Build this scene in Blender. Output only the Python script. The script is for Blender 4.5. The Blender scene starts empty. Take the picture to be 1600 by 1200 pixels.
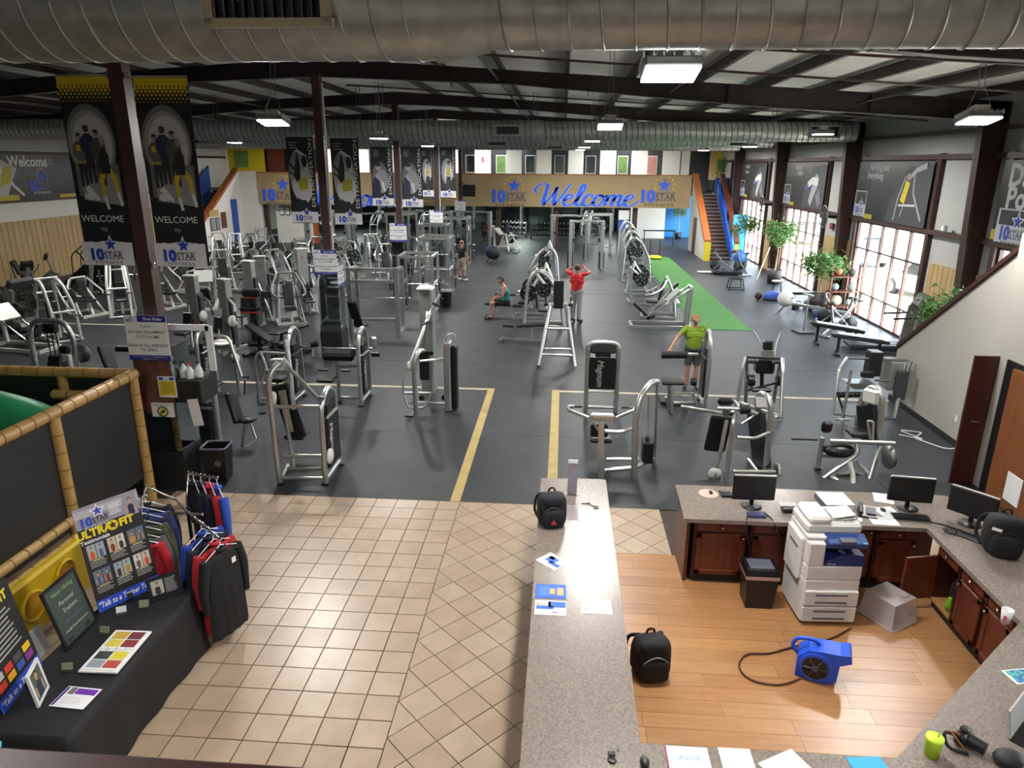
import bpy, math, random
import numpy as np
from mathutils import Vector, Matrix, Euler
random.seed(7)
PI = math.pi
SC = bpy.context.scene
COL = SC.collection
# ---------------------------------------------------------------- camera, world, exposure
H = 4.8
FPX, PIT, YAW, ROL = 1095.7, 0.303725, 0.068943, 0.00678
F_ = np.array([-math.sin(YAW)*math.cos(PIT), math.cos(YAW)*math.cos(PIT), -math.sin(PIT)])
R0 = np.array([math.cos(YAW), math.sin(YAW), 0.0])
D0 = np.cross(F_, R0)
R_ = math.cos(ROL)*R0 - math.sin(ROL)*D0
D_ = math.sin(ROL)*R0 + math.cos(ROL)*D0
cam = bpy.data.cameras.new('camera')
cam.sensor_fit = 'HORIZONTAL'; cam.sensor_width = 36.0; cam.lens = FPX*36.0/1600.0
cam.clip_start = 0.05; cam.clip_end = 400
cam_o = bpy.data.objects.new('camera', cam); COL.objects.link(cam_o)
M_ = Matrix(((R_[0], -D_[0], -F_[0], 0), (R_[1], -D_[1], -F_[1], 0), (R_[2], -D_[2], -F_[2], H), (0, 0, 0, 1)))
cam_o.matrix_world = M_
SC.camera = cam_o
SC.view_settings.view_transform = 'Standard'; SC.view_settings.look = 'None'
SC.view_settings.gamma = 1.0; SC.view_settings.use_curve_mapping = False
SC.view_settings.exposure = 0.7
W = bpy.data.worlds.new('sky'); SC.world = W; W.use_nodes = True
_bg = W.node_tree.nodes['Background']
_bg.inputs[0].default_value = (0.80, 0.89, 1.0, 1); _bg.inputs[1].default_value = 13.0
sun = bpy.data.lights.new('sun', 'SUN'); sun.energy = 40.0; sun.angle = 0.02; sun.color = (1, 0.95, 0.88)
sun_o = bpy.data.objects.new('sun', sun); COL.objects.link(sun_o)
sun_o.rotation_euler = Euler((math.radians(38), math.radians(12), 0)); sun_o.location = (30, 20, 30)
try:
    cy = SC.cycles
    cy.use_denoising = True; cy.max_bounces = 7; cy.diffuse_bounces = 4; cy.glossy_bounces = 3
    cy.transparent_max_bounces = 10; cy.transmission_bounces = 4
    cy.caustics_reflective = False; cy.caustics_refractive = False; cy.sample_clamp_indirect = 6.0
except Exception:
    pass

def _ray(x, y):
    return R_*((x-800)/FPX) + D_*((y-600)/FPX) + F_
def Zp(x, y, z=0.0):          # image point -> world point on the level plane z
    d = _ray(x, y); t = (z-H)/d[2]
    return Vector((d[0]*t, d[1]*t, z))
def Yp(x, y, Y):              # image point -> world point on the plane of depth Y
    d = _ray(x, y); t = Y/d[1]
    return Vector((d[0]*t, Y, H+d[2]*t))
def Xp(x, y, X):
    d = _ray(x, y); t = X/d[0]
    return Vector((X, d[1]*t, H+d[2]*t))

# ---------------------------------------------------------------- materials
def lin(c):
    c = c.lstrip('#'); o = []
    for i in (0, 2, 4):
        v = int(c[i:i+2], 16)/255
        o.append(v/12.92 if v <= .04045 else ((v+.055)/1.055)**2.4)
    return (*o, 1.0)
MATS = {}
def mat(name, col='808080', rough=.5, metal=0.0, var=0.0, scale=6.0, bump=0.0, bscale=40.0, emit=0.0, stretch=(1, 1, 1), alpha=None, coat=0.0, col2=None, thr=None, spec=None):
    m = bpy.data.materials.new(name); m.use_nodes = True
    nt = m.node_tree; b = nt.nodes['Principled BSDF']
    c = lin(col)
    b.inputs['Base Color'].default_value = c
    b.inputs['Roughness'].default_value = rough; b.inputs['Metallic'].default_value = metal
    if spec is not None: b.inputs['Specular IOR Level'].default_value = spec
    if coat: b.inputs['Coat Weight'].default_value = coat
    if emit:
        b.inputs['Emission Color'].default_value = c; b.inputs['Emission Strength'].default_value = emit
    if alpha is not None: b.inputs['Alpha'].default_value = alpha
    if var or col2 or bump:
        tc = nt.nodes.new('ShaderNodeTexCoord'); mp = nt.nodes.new('ShaderNodeMapping')
        mp.inputs['Scale'].default_value = stretch
        nt.links.new(tc.outputs['Object'], mp.inputs[0])
    if var or col2:
        n = nt.nodes.new('ShaderNodeTexNoise'); n.inputs['Scale'].default_value = scale; n.inputs['Detail'].default_value = 5
        nt.links.new(mp.outputs[0], n.inputs['Vector'])
        r = nt.nodes.new('ShaderNodeValToRGB')
        if col2: a_, b_ = c, lin(col2)
        else:
            a_ = tuple(max(0, v*(1-var)) for v in c[:3])+(1,); b_ = tuple(min(1, v*(1+var)) for v in c[:3])+(1,)
        e = r.color_ramp.elements
        lo, hi = thr or (.3, .7)
        e[0].position = lo; e[1].position = hi; e[0].color = a_; e[1].color = b_
        nt.links.new(n.outputs['Fac'], r.inputs[0]); nt.links.new(r.outputs[0], b.inputs['Base Color'])
    if bump:
        n2 = nt.nodes.new('ShaderNodeTexNoise'); n2.inputs['Scale'].default_value = bscale; n2.inputs['Detail'].default_value = 3
        nt.links.new(mp.outputs[0], n2.inputs['Vector'])
        bp = nt.nodes.new('ShaderNodeBump'); bp.inputs['Strength'].default_value = bump; bp.inputs['Distance'].default_value = .01
        nt.links.new(n2.outputs['Fac'], bp.inputs['Height']); nt.links.new(bp.outputs[0], b.inputs['Normal'])
    MATS[name] = m
    return m
def M(n):
    if n not in MATS:
        mat('c_'+n, n, .55); MATS[n] = MATS['c_'+n]
    return MATS[n]

mat('silver', 'c4c6c4', .3, .85, .08, 3)
mat('silver_dark', '8f9291', .35, .8)
mat('whiteframe', 'd2d2cd', .4, .1, .05, 3)
mat('greyframe', '9a9c9a', .42, .5, .06, 4)
mat('chrome', 'd8d8d8', .15, 1.0)
mat('vinyl', '131417', .42, 0, .15, 8, .05, 60)
mat('shroud', '17191b', .35, 0, .1, 3)
mat('rubber', '1b1c1e', .6, 0, .2, 12)
mat('iron', '26282a', .45, .3, .25, 9)
mat('blackmetal', '1a1a1c', .4, .3)
mat('blackplastic', '141417', .38)
mat('darkgrey', '3a3c3f', .5)
mat('white', 'd9d8d4', .6)
mat('paper', 'e4e4e6', .7)
mat('blue', '1f4fc8', .5)
mat('navyprint', '2a2a8c', .5)
mat('ink', '1d1f26', .6)
mat('greyink', '5a5d6a', .6)
mat('yellow', 'd8c023', .5)
mat('skin', 'b5806a', .55, 0, .08, 6)
mat('skin_dark', '6b4534', .55, 0, .08, 6)
mat('steel_brown', '46302b', .5, .1, .12, 2)
mat('steel_brown_shaded', '2b201e', .5, .1, .12, 2)  # darker copy of the brown steel, low light put into the colour
mat('roof_white', 'ecebe9', .8, 0, .08, 1.2, .25, 5, stretch=(1, 6, 1))
mat('wall_white', 'd6d3cc', .8, 0, .03, 1.5)
mat('stair_wall', 'a8a59d', .8, 0, .03, 1.5)
mat('wall_panel', 'b0b0ae', .75, 0, .05, 1.0)
mat('wainscot', 'b59a6b', .6, 0, .10, 4, .05, 20, stretch=(1, 1, .2))
mat('galv', 'abafab', .42, .7, .16, 7, .1, 22)
mat('galv_dark', '5d6162', .5, .6)
mat('mat_floor', '2d3035', .47, 0, .22, 1.6, .2, 150, spec=.33)
mat('tile', 'a6927d', .32, 0, .06, 3.5)
mat('tile_b', 'a28d78', .35, 0, .10, 3.0)
mat('tile_c', 'aa9782', .33, 0, .08, 4.0)
mat('grout', '3d342c', .85)
mat('tape', 'a8925a', .6, 0, .10, 4)
mat('tape_pale', 'b3aa92', .6, 0, .10, 4)
mat('turf', '447a3a', .9, 0, .22, 14, .8, 220)
mat('plank', 'a5774d', .33, 0, .10, 3.0, stretch=(.6, 7, 1))
mat('plank_b', 'a07149', .33, 0, .15, 3.0, stretch=(.6, 7, 1))
mat('plank_c', 'aa7d53', .33, 0, .12, 3.0, stretch=(.6, 7, 1))
mat('cabinet', '5f2c1c', .38, 0, .22, 3.5, .03, 30, stretch=(6, 6, .8))
mat('cabinet_dark', '3d1c14', .45, 0, .15, 3.5)
mat('counter', '897d74', .26, 0, 0, 75, col2='6f655f', thr=(.38, .62))
mat('mezz_tan', 'a08a66', .7, 0, .05, 1.0)
mat('orange_wood', '9a5426', .45, 0, .12, 3)
mat('door_wood', '7d4a26', .42, 0, .16, 3, stretch=(5, 5, .6))
mat('door_red', '4a211b', .4, 0, .14, 3, stretch=(5, 5, .6))
mat('stair_blue', '1d4da8', .5)
mat('bright_blue', '2f93e0', .55)
mat('stair_tread', '3c3230', .7, 0, .15, 5)
mat('bamboo', 'b08d55', .4, 0, .12, 5, .05, 30)
mat('bamboo_node', '7c5f35', .55)
mat('panel_black', '1c1c1d', .55, 0, .08, 2)
mat('tube_green', '1f7a4c', .35, 0, .06, 2)
mat('play_yellow', 'c9a80f', .4, 0, .06, 3)
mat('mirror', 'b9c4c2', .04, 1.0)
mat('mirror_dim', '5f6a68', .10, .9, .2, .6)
mat('concrete', 'b5aea2', .85, 0, .08, 2)
mat('asphalt', '6d6a66', .9, 0, .1, 3)
mat('leaf', '4f7a3c', .5, 0, .25, 3)
mat('leaf_b', '6b9350', .5, 0, .2, 3)
mat('trunk', 'a08a68', .8, 0, .2, 6)
mat('pot', '2a2624', .5, 0, .1, 5)
mat('soil', '2c2019', .95)
mat('cloth_black', '18181b', .8, 0, .1, 3, .1, 90)
mat('led', 'ffffff', .5, emit=30.0)
mat('tub', 'c9c0c2', .35, alpha=.5)
mat('trunk_reflection', '6e4a33', .6, 0, 0, 3, col2='4a2f20', thr=(.4, .62), stretch=(3, 3, .7))
def glassmat(name, tint=(1, 1, 1, 1), gloss=.08, rough=.02):
    m = bpy.data.materials.new(name); m.use_nodes = True; nt = m.node_tree
    nt.nodes.remove(nt.nodes['Principled BSDF'])
    t = nt.nodes.new('ShaderNodeBsdfTransparent'); t.inputs[0].default_value = tint
    g = nt.nodes.new('ShaderNodeBsdfGlossy'); g.inputs['Roughness'].default_value = rough
    mx = nt.nodes.new('ShaderNodeMixShader'); mx.inputs[0].default_value = gloss
    nt.links.new(t.outputs[0], mx.inputs[1]); nt.links.new(g.outputs[0], mx.inputs[2])
    nt.links.new(mx.outputs[0], nt.nodes['Material Output'].inputs[0]); MATS[name] = m
glassmat('glass', (.93, .95, .95, 1)); glassmat('clearplastic', (.86, .84, .84, 1), .16, .25); glassmat('haze_glass', (.55, .62, .62, 1), .22, .06)

# ---------------------------------------------------------------- mesh builder
def rotm(rx=0, ry=0, rz=0): return Euler((rx, ry, rz)).to_matrix()
_TXT = {}
def text_mesh(s, shear=0.0, bold=0.0):
    k = (s, shear, bold)
    if k not in _TXT:
        cu = bpy.data.curves.new('txt', 'FONT'); cu.body = s; cu.size = 1.0; cu.resolution_u = 2
        cu.shear = shear; cu.offset = bold; cu.align_x = 'CENTER'; cu.align_y = 'CENTER'; cu.fill_mode = 'FRONT'
        o = bpy.data.objects.new('txt', cu); COL.objects.link(o)
        dg = bpy.context.evaluated_depsgraph_get(); ev = o.evaluated_get(dg); me = ev.to_mesh()
        vs = [tuple(v.co) for v in me.vertices]; fs = [tuple(p.vertices) for p in me.polygons]
        ev.to_mesh_clear(); bpy.data.objects.remove(o); bpy.data.curves.remove(cu)
        if vs:
            cx = (min(v[0] for v in vs)+max(v[0] for v in vs))/2; cyy = (min(v[1] for v in vs)+max(v[1] for v in vs))/2
            vs = [(v[0]-cx, v[1]-cyy) for v in vs]
        _TXT[k] = (vs, fs)
    return _TXT[k]

class MB:
    def __init__(s):
        s.v = []; s.f = []; s.m = []; s.sm = []; s.mats = []; s.T = None
    def mi(s, m):
        if m not in s.mats: s.mats.append(m)
        return s.mats.index(m)
    def add(s, vs, fs, m, smooth=False):
        o = len(s.v)
        if s.T is not None: vs = [s.T @ Vector(v) for v in vs]
        s.v.extend([tuple(v) for v in vs]); i = s.mi(m)
        for f in fs:
            s.f.append([a+o for a in f]); s.m.append(i); s.sm.append(smooth)
        return s
    def box(s, c, d, m, rot=None):
        x, y, z = d[0]/2, d[1]/2, d[2]/2
        vs = [Vector(p) for p in ((-x,-y,-z),(x,-y,-z),(x,y,-z),(-x,y,-z),(-x,-y,z),(x,-y,z),(x,y,z),(-x,y,z))]
        if rot is not None:
            R = rot if isinstance(rot, Matrix) else rotm(*rot); vs = [R @ v for v in vs]
        c = Vector(c)
        return s.add([v+c for v in vs], [(0,3,2,1),(4,5,6,7),(0,1,5,4),(1,2,6,5),(2,3,7,6),(3,0,4,7)], m)
    def rbox(s, c, d, m, b=.02, rot=None, smooth=True):   # box with chamfered edges
        hx, hy, hz = d[0]/2, d[1]/2, d[2]/2
        b = min(b, hx*.95, hy*.95, hz*.95); vs = []; idx = {}
        for sx in (-1, 1):
            for sy in (-1, 1):
                for sz in (-1, 1):
                    for a in range(3):
                        p = [sx*hx, sy*hy, sz*hz]
                        for k in range(3):
                            if k != a: p[k] -= (sx, sy, sz)[k]*b
                        idx[(sx, sy, sz, a)] = len(vs); vs.append(Vector(p))
        fs = []
        for a in range(3):
            u, w = (a+1) % 3, (a+2) % 3
            for sg in (-1, 1):
                q = []
                for su, sw in ((-1,-1),(1,-1),(1,1),(-1,1)):
                    t = [0]*3; t[a] = sg; t[u] = su; t[w] = sw; q.append(idx[(*t, a)])
                fs.append(q if sg > 0 else q[::-1])
            for su in (-1, 1):
                for sw in (-1, 1):
                    t0 = [0]*3; t0[a] = -1; t0[u] = su; t0[w] = sw; t1 = list(t0); t1[a] = 1
                    q = [idx[(*t0, u)], idx[(*t1, u)], idx[(*t1, w)], idx[(*t0, w)]]
                    fs.append(q if su*sw < 0 else q[::-1])
        for sx in (-1, 1):
            for sy in (-1, 1):
                for sz in (-1, 1):
                    q = [idx[(sx, sy, sz, a)] for a in range(3)]
                    fs.append(q if sx*sy*sz > 0 else q[::-1])
        if rot is not None:
            R = rot if isinstance(rot, Matrix) else rotm(*rot); vs = [R @ v for v in vs]
        c = Vector(c)
        return s.add([v+c for v in vs], fs, m, smooth and False)
    def tube(s, pts, r, m, n=8, fil=0.0, closed=False, r2=None, caps=True, sq=False, seg=4):
        P = [Vector(p) for p in pts]
        if fil and len(P) > 2:
            Q = []; L = len(P)
            for i, p in enumerate(P):
                if not closed and i in (0, L-1): Q.append(p); continue
                a, b = P[(i-1) % L], P[(i+1) % L]
                d1, d2 = (a-p), (b-p); l1, l2 = d1.length, d2.length
                if l1 < 1e-6 or l2 < 1e-6: continue
                t = min(fil, l1*.49, l2*.49); p1 = p+d1/l1*t; p2 = p+d2/l2*t
                for k in range(seg+1):
                    u = k/seg; Q.append(p1*(1-u)**2+p*2*u*(1-u)+p2*u*u)
            P = Q
        N = len(P)
        if sq: n = 4
        ring = []; prev = None
        for i in range(N):
            if closed: t = P[(i+1) % N]-P[(i-1) % N]
            else: t = P[min(i+1, N-1)]-P[max(i-1, 0)]
            if t.length < 1e-9: t = Vector((0, 0, 1))
            t.normalize()
            if prev is None:
                up = Vector((0, 0, 1)) if abs(t.z) < .9 else Vector((0, 1, 0))
                u = t.cross(up).normalized()
            else:
                u = prev-t*prev.dot(t)
                if u.length < 1e-6: u = t.orthogonal()
                u.normalize()
            prev = u; w = t.cross(u)
            rr = r if r2 is None else r+(r2-r)*i/max(1, N-1)
            if callable(r): rr = r(i/max(1, N-1))
            off = PI/4 if sq else 0; k_ = 1.4142 if sq else 1
            ring.append([P[i]+(u*math.cos(2*PI*j/n+off)+w*math.sin(2*PI*j/n+off))*rr*k_ for j in range(n)])
        vs = [v for g in ring for v in g]; fs = []
        for i in range(N if closed else N-1):
            a, b = i*n, ((i+1) % N)*n
            for j in range(n):
                k = (j+1) % n; fs.append((a+j, a+k, b+k, b+j))
        s.add(vs, fs, m, not sq)
        if caps and not closed:
            s.add(ring[0], [tuple(range(n))[::-1]], m); s.add(ring[-1], [tuple(range(n))], m)
        return s
    def cyl(s, a, b, r, m, n=14, r2=None): return s.tube([a, b], r, m, n=n, r2=r2)
    def sph(s, c, r, m, n=12, k=8, sc=(1, 1, 1), rot=None):
        vs = []; fs = []; c = Vector(c)
        for i in range(k+1):
            th = PI*i/k
            for j in range(n):
                ph = 2*PI*j/n
                v = Vector((math.sin(th)*math.cos(ph)*r*sc[0], math.sin(th)*math.sin(ph)*r*sc[1], math.cos(th)*r*sc[2]))
                if rot is not None: v = rotm(*rot) @ v
                vs.append(c+v)
        for i in range(k):
            for j in range(n):
                q = (i+1)*n; fs.append((i*n+j, q+j, q+(j+1) % n, i*n+(j+1) % n))
        return s.add(vs, fs, m, True)
    def sup(s, c, d, m, e=.5, n=20, k=12):
        vs = []; fs = []; c = Vector(c); pw = lambda x: math.copysign(abs(x)**e, x)
        for i in range(k+1):
            th = PI*i/k-PI/2
            for j in range(n):
                ph = 2*PI*j/n; w_ = 1+.03*math.sin(5*ph+3*th)
                vs.append(c+Vector((d[0]*pw(math.cos(th))*pw(math.cos(ph))*w_, d[1]*pw(math.cos(th))*pw(math.sin(ph))*w_, d[2]*pw(math.sin(th)))))
        for i in range(k):
            for j in range(n):
                q = (i+1)*n; fs.append((i*n+j, i*n+(j+1) % n, q+(j+1) % n, q+j))
        return s.add(vs, fs, m, True)
    def lathe(s, prof, m, c=(0, 0, 0), n=20, axis='z'):
        vs = []; fs = []; c = Vector(c)
        for (r, h) in prof:
            for j in range(n):
                a = 2*PI*j/n
                p = (r*math.cos(a), r*math.sin(a), h)
                if axis == 'x': p = (h, p[0], p[1])
                elif axis == 'y': p = (p[0], h, p[1])
                vs.append(c+Vector(p))
        for i in range(len(prof)-1):
            for j in range(n):
                k = (j+1) % n; fs.append((i*n+j, i*n+k, (i+1)*n+k, (i+1)*n+j))
        return s.add(vs, fs, m, True)
    def prism(s, pts, d, m, o=(0, 0, 0), ax=((1, 0, 0), (0, 0, 1)), smooth=False):
        """polygon pts (u,v) in axes ax, pushed d along u x v."""
        U, V = Vector(ax[0]), Vector(ax[1]); n = U.cross(V).normalized(); o = Vector(o)
        a = [o+U*p[0]+V*p[1]-n*d/2 for p in pts]; b = [p+n*d for p in a]; L = len(pts)
        fs = [tuple(range(L))[::-1], tuple(range(L, 2*L))]+[(i, (i+1) % L, L+(i+1) % L, L+i) for i in range(L)]
        area = sum(pts[i][0]*pts[(i+1) % L][1]-pts[(i+1) % L][0]*pts[i][1] for i in range(L))
        if area < 0: fs = [f[::-1] for f in fs]
        return s.add(a+b, fs, m, smooth)
    def poly(s, pts, m): return s.add([Vector(p) for p in pts], [tuple(range(len(pts)))], m)
    def text(s, t, size, m, o, U=(1, 0, 0), V=(0, 0, 1), shear=0.0, bold=0.0, width=None):
        vs, fs = text_mesh(t, shear, bold)
        if not vs: return s
        U, V, o = Vector(U).normalized(), Vector(V).normalized(), Vector(o); k = size
        kx = k
        if width is not None:
            w = max(v[0] for v in vs)-min(v[0] for v in vs); kx = width/w
        return s.add([o+U*v[0]*kx+V*v[1]*k for v in vs], fs, m)
    def build(s, name, parent=None, **kw):
        me = bpy.data.meshes.new(name); me.from_pydata(s.v, [], s.f)
        for m in s.mats: me.materials.append(M(m))
        me.polygons.foreach_set('material_index', s.m); me.polygons.foreach_set('use_smooth', s.sm)
        me.update()
        return link(name, me, parent, **kw)

def link(name, me, parent=None, loc=None, rot=None, label=None, cat=None, group=None, kind=None):
    o = bpy.data.objects.new(name, me); COL.objects.link(o)
    if parent is not None: o.parent = parent
    if loc is not None: o.location = loc
    if rot is not None: o.rotation_euler = rot
    return tag(o, label, cat, group, kind)
def tag(o, label=None, cat=None, group=None, kind=None):
    if label: o['label'] = label
    if cat: o['category'] = cat
    if group: o['group'] = group
    if kind: o['kind'] = kind
    return o
def thing(name, label, cat, loc=(0, 0, 0), rz=0.0, group=None, kind=None):
    return link(name, None, None, loc, (0, 0, rz), label, cat, group, kind)
def struct(name, mb, label=None, parent=None):
    return mb.build(name, parent, kind='structure', label=label)
def one(name, label, cat, mb, group=None, loc=None, rz=None):
    return mb.build(name, None, label=label, cat=cat, group=group, loc=loc, rot=None if rz is None else (0, 0, rz))
def copy_tree(o, loc=None, rz=None, label=None, parent=None):
    c = o.copy(); COL.objects.link(c); c.parent = parent
    if loc is not None: c.location = loc
    if rz is not None: c.rotation_euler = (0, 0, rz)
    if label: c['label'] = label
    for ch in list(o.children): copy_tree(ch, parent=c)
    return c
# ================================================================ SETTING
XR, XL, XC = 9.97, -21.8, -5.9          # right wall, left wall, ridge / centre column row
YB, YF = 60.0, -6.0                     # far wall, wall behind the camera
EDGE = 9.36                             # where rubber floor meets tile
# ---- floor
fb = struct('floor', MB().box(((XL+XR)/2, (YF+YB)/2, -.11), (XR-XL+.6, YB-YF+.4, .2), 'grout'), 'gym and lobby floor')
struct('rubber_floor', MB().box(((XL+XR)/2, (EDGE+YB)/2, -.004), (XR-XL, YB-EDGE, .012), 'mat_floor'), parent=fb)
# seams between the rubber rolls
mb = MB()
for y in (12.1, 17.0, 22.0, 27.2, 32.2, 37.2):
    mb.box(((XL+XR)/2, y, .0025), (XR-XL, .006, .003), 'darkgrey')
struct('floor_seam', mb, parent=fb)
# straight tiles and diagonal tiles, each its own piece
TS = .3125; BX = -1.41
def tile_mesh(pts, m):
    b = MB(); L = len(pts)
    cx = sum(p[0] for p in pts)/L; cyy = sum(p[1] for p in pts)/L
    q = [(cx+(p[0]-cx)*.998, cyy+(p[1]-cyy)*.998) for p in pts]
    vs = [(p[0], p[1], -.01) for p in pts]+[(p[0], p[1], .0) for p in pts]+[(p[0], p[1], .002) for p in q]
    fs = [tuple(range(2*L, 3*L))]+[(i, (i+1) % L, L+(i+1) % L, L+i) for i in range(L)]+[(L+i, L+(i+1) % L, 2*L+(i+1) % L, 2*L+i) for i in range(L)]
    return b.add(vs, fs, m)
_h = TS/2-.006
_tm = {}
for k in ('tile', 'tile_b', 'tile_c'):
    o = tile_mesh([(-_h, -_h), (_h, -_h), (_h, _h), (-_h, _h)], k).build('tile_src'); _tm[k] = o.data; bpy.data.objects.remove(o)
rest = MB(); ntile = 0
for i in range(0, 30):
    for j in range(-2, 26):
        x = BX-TS/2-i*TS; y = 7.22-TS/2+(j-14)*TS+TS*0
        if y > EDGE-.2 or x < -9.5: continue
        k = random.choice(('tile', 'tile', 'tile_b', 'tile_c'))
        vis = y > 3.9 and x > -5.5 and (x > -3.9 or y > 5.5)
        if vis and ntile < 190:
            ntile += 1; yy = min(y, EDGE)
            link('tile', _tm[k], fb, (x, y, 0), (0, 0, random.choice((0, PI/2, PI, -PI/2))))
        else:
            rest.T = Matrix.Translation((x, y, 0)); rest.v, n0 = rest.v, None
            b = tile_mesh([(-_h, -_h), (_h, -_h), (_h, _h), (-_h, _h)], k); rest.add(b.v, b.f, k)
    # last cut row at the rubber edge
    y1 = 7.22+7*TS-TS/2-TS/2-TS
rest.T = None
# cut strip against the rubber
ytop = 7.22-TS/2+(20-14)*TS+TS/2
for i in range(0, 14):
    x = BX-TS/2-i*TS
    if EDGE-ytop > .05:
        tile_mesh([(x-_h, ytop+.004), (x+_h, ytop+.004), (x+_h, EDGE-.004), (x-_h, EDGE-.004)], 'tile').build('tile', fb)
def clip(poly, inside, cut):
    out = []
    for i in range(len(poly)):
        a, b = poly[i], poly[(i+1) % len(poly)]; ia, ib = inside(a), inside(b)
        if ia: out.append(a)
        if ia != ib: out.append(cut(a, b))
    return out
def clip_ax(poly, ax, val, sg):
    def cut(a, b):
        t = (val-a[ax])/(b[ax]-a[ax]); return (a[0]+(b[0]-a[0])*t, a[1]+(b[1]-a[1])*t)
    return clip(poly, lambda p: (p[ax]-val)*sg >= 0, cut)
DG = TS*math.sqrt(2)/2
def diag_area(x0, x1, y0, y1, y_off):
    n = 0
    for i in range(-4, 40):
        for j in range(-4, 60):
            cx = x0+i*DG; cyy = y_off+j*DG
            if (i+j) % 2: continue
            g = DG-.006
            p = [(cx-g, cyy), (cx, cyy-g), (cx+g, cyy), (cx, cyy+g)]
            for ax, v, sg in ((0, x0+.004, 1), (0, x1, -1), (1, y0, 1), (1, y1-.004, -1)):
                p = clip_ax(p, ax, v, sg)
                if len(p) < 3: break
            if len(p) < 3: continue
            tile_mesh(p, random.choice(('tile', 'tile', 'tile_b', 'tile_c'))).build('tile', fb) if y1 > 3.6 and cyy > 3.3 else rest.add(*(lambda b: (b.v, b.f))(tile_mesh(p, 'tile')), 'tile')
diag_area(BX, .02, 2.9, EDGE, 4.62)
diag_area(.62, 1.52, 8.1, EDGE, 8.3)
rest.box((6.2, 8.3, -.004), (3.4, 2.1, .01), 'tile')
o = rest.build('tile_field', fb); o['kind'] = 'stuff'
# planks behind the desk
PW = .185; y = 2.0; r = 0
while y < 8.09:
    x = .3-random.uniform(0, 1.3); w = min(PW, 8.09-y)
    while x < 4.5:
        L = 1.35; x0 = max(x, .3); x1 = min(x+L, 4.5)
        if x1-x0 > .05:
            MB().box(((x0+x1)/2, y+w/2, -.002), (x1-x0-.003, w-.003, .012), random.choice(('plank', 'plank', 'plank_b', 'plank_c'))).build('plank', fb)
        x += L
    y += PW
struct('mat_by_door', MB().box((5.9, 10.0, .004), (1.5, 1.3, .008), 'rubber'), parent=fb)
# tape lines and turf
def strip(name, label, cat, x0, x1, y0, y1, m, z=.0045, t=.003):
    return one(name, label, cat, MB().box(((x0+x1)/2, (y0+y1)/2, z), (x1-x0, y1-y0, t), m))
strip('floor_tape', 'wide gold tape line on black floor, left side of the walkway', 'tape', -1.56, -1.41, EDGE, 14.9, 'tape')
strip('floor_tape', 'wide gold tape line on black floor, right side of the walkway by the counter', 'tape', -.13, .03, EDGE, 14.9, 'tape')
strip('floor_tape', 'narrow pale tape line crossing the floor under the left machines', 'tape', -12, -1.565, 14.76, 14.9, 'tape_pale')
strip('floor_tape', 'narrow pale tape line crossing the floor under the right machines', 'tape', .035, 7.1, 14.76, 14.88, 'tape_pale')
strip('floor_tape', 'pale tape line in the far left cardio area', 'tape', -16, -11.2, 20.2, 20.3, 'tape_pale')
tf = MB().box((5.02, 30.25, .008), (1.62, 17.8, .014), 'turf')
tf = one('turf_strip', 'long bright green artificial turf strip beside the plate machines', 'turf', tf)

# ---- roof
def roof_z(x): return 7.36-.0595*abs(x-XC)
cl = MB()
for a, b in ((XL-.2, XC), (XC, XR+.2)):
    cl.add([(a, YF, roof_z(a)), (b, YF, roof_z(b)), (b, YB, roof_z(b)), (a, YB, roof_z(a)),
            (a, YF, roof_z(a)+.1), (b, YF, roof_z(b)+.1), (b, YB, roof_z(b)+.1), (a, YB, roof_z(a)+.1)],
           [(0, 1, 2, 3), (7, 6, 5, 4), (0, 4, 5, 1), (1, 5, 6, 2), (2, 6, 7, 3), (3, 7, 4, 0)], 'roof_white')
ceil = struct('ceiling', cl, 'white insulated metal roof on brown steel frame')
BAYS = [1.7, 9.7, 17.7, 25.7, 33.7, 41.7, 49.7]
for y in BAYS:
    mb = MB()
    RB = ((0, 6.75), (4.63, 6.58), (10.55, 6.08), (15.9, 5.78))
    for sg in (-1, 1):
        for (d0, b0), (d1, b1) in zip(RB, RB[1:]):
            x0, x1 = XC+sg*d0, XC+sg*d1; t0, t1 = roof_z(x0)-.205, roof_z(x1)-.205
            for (h0, h1, k0, k1, w) in ((b0, b1, b0+.02, b1+.02, .2), (t0-.02, t1-.02, t0, t1, .2), (b0, b1, t0, t1, .02)):
                mb.add([(x0, y-w/2, h0), (x1, y-w/2, h1), (x1, y+w/2, h1), (x0, y+w/2, h0), (x0, y-w/2, k0), (x1, y-w/2, k1), (x1, y+w/2, k1), (x0, y+w/2, k0)],
                       [(0, 3, 2, 1), (4, 5, 6, 7), (0, 1, 5, 4), (1, 2, 6, 5), (2, 3, 7, 6), (3, 0, 4, 7)], 'steel_brown_shaded')
        for k in range(1, 5): mb.box((XC+sg*k*3.2, y, roof_z(XC+sg*k*3.2)-.43), (.012, .19, .42), 'steel_brown_shaded')
    mb.build('rafter', ceil)
x = XL+.5
while x < XR:
    if abs(x-XC) > .3:
        z = roof_z(x)-.11
        MB().box((x, (YF+YB)/2, z), (.02, YB-YF, .2), 'steel_brown_shaded').box((x+.04, (YF+YB)/2, z-.095), (.08, YB-YF, .012), 'steel_brown_shaded').build('purlin', ceil)
    x += 1.52
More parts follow.
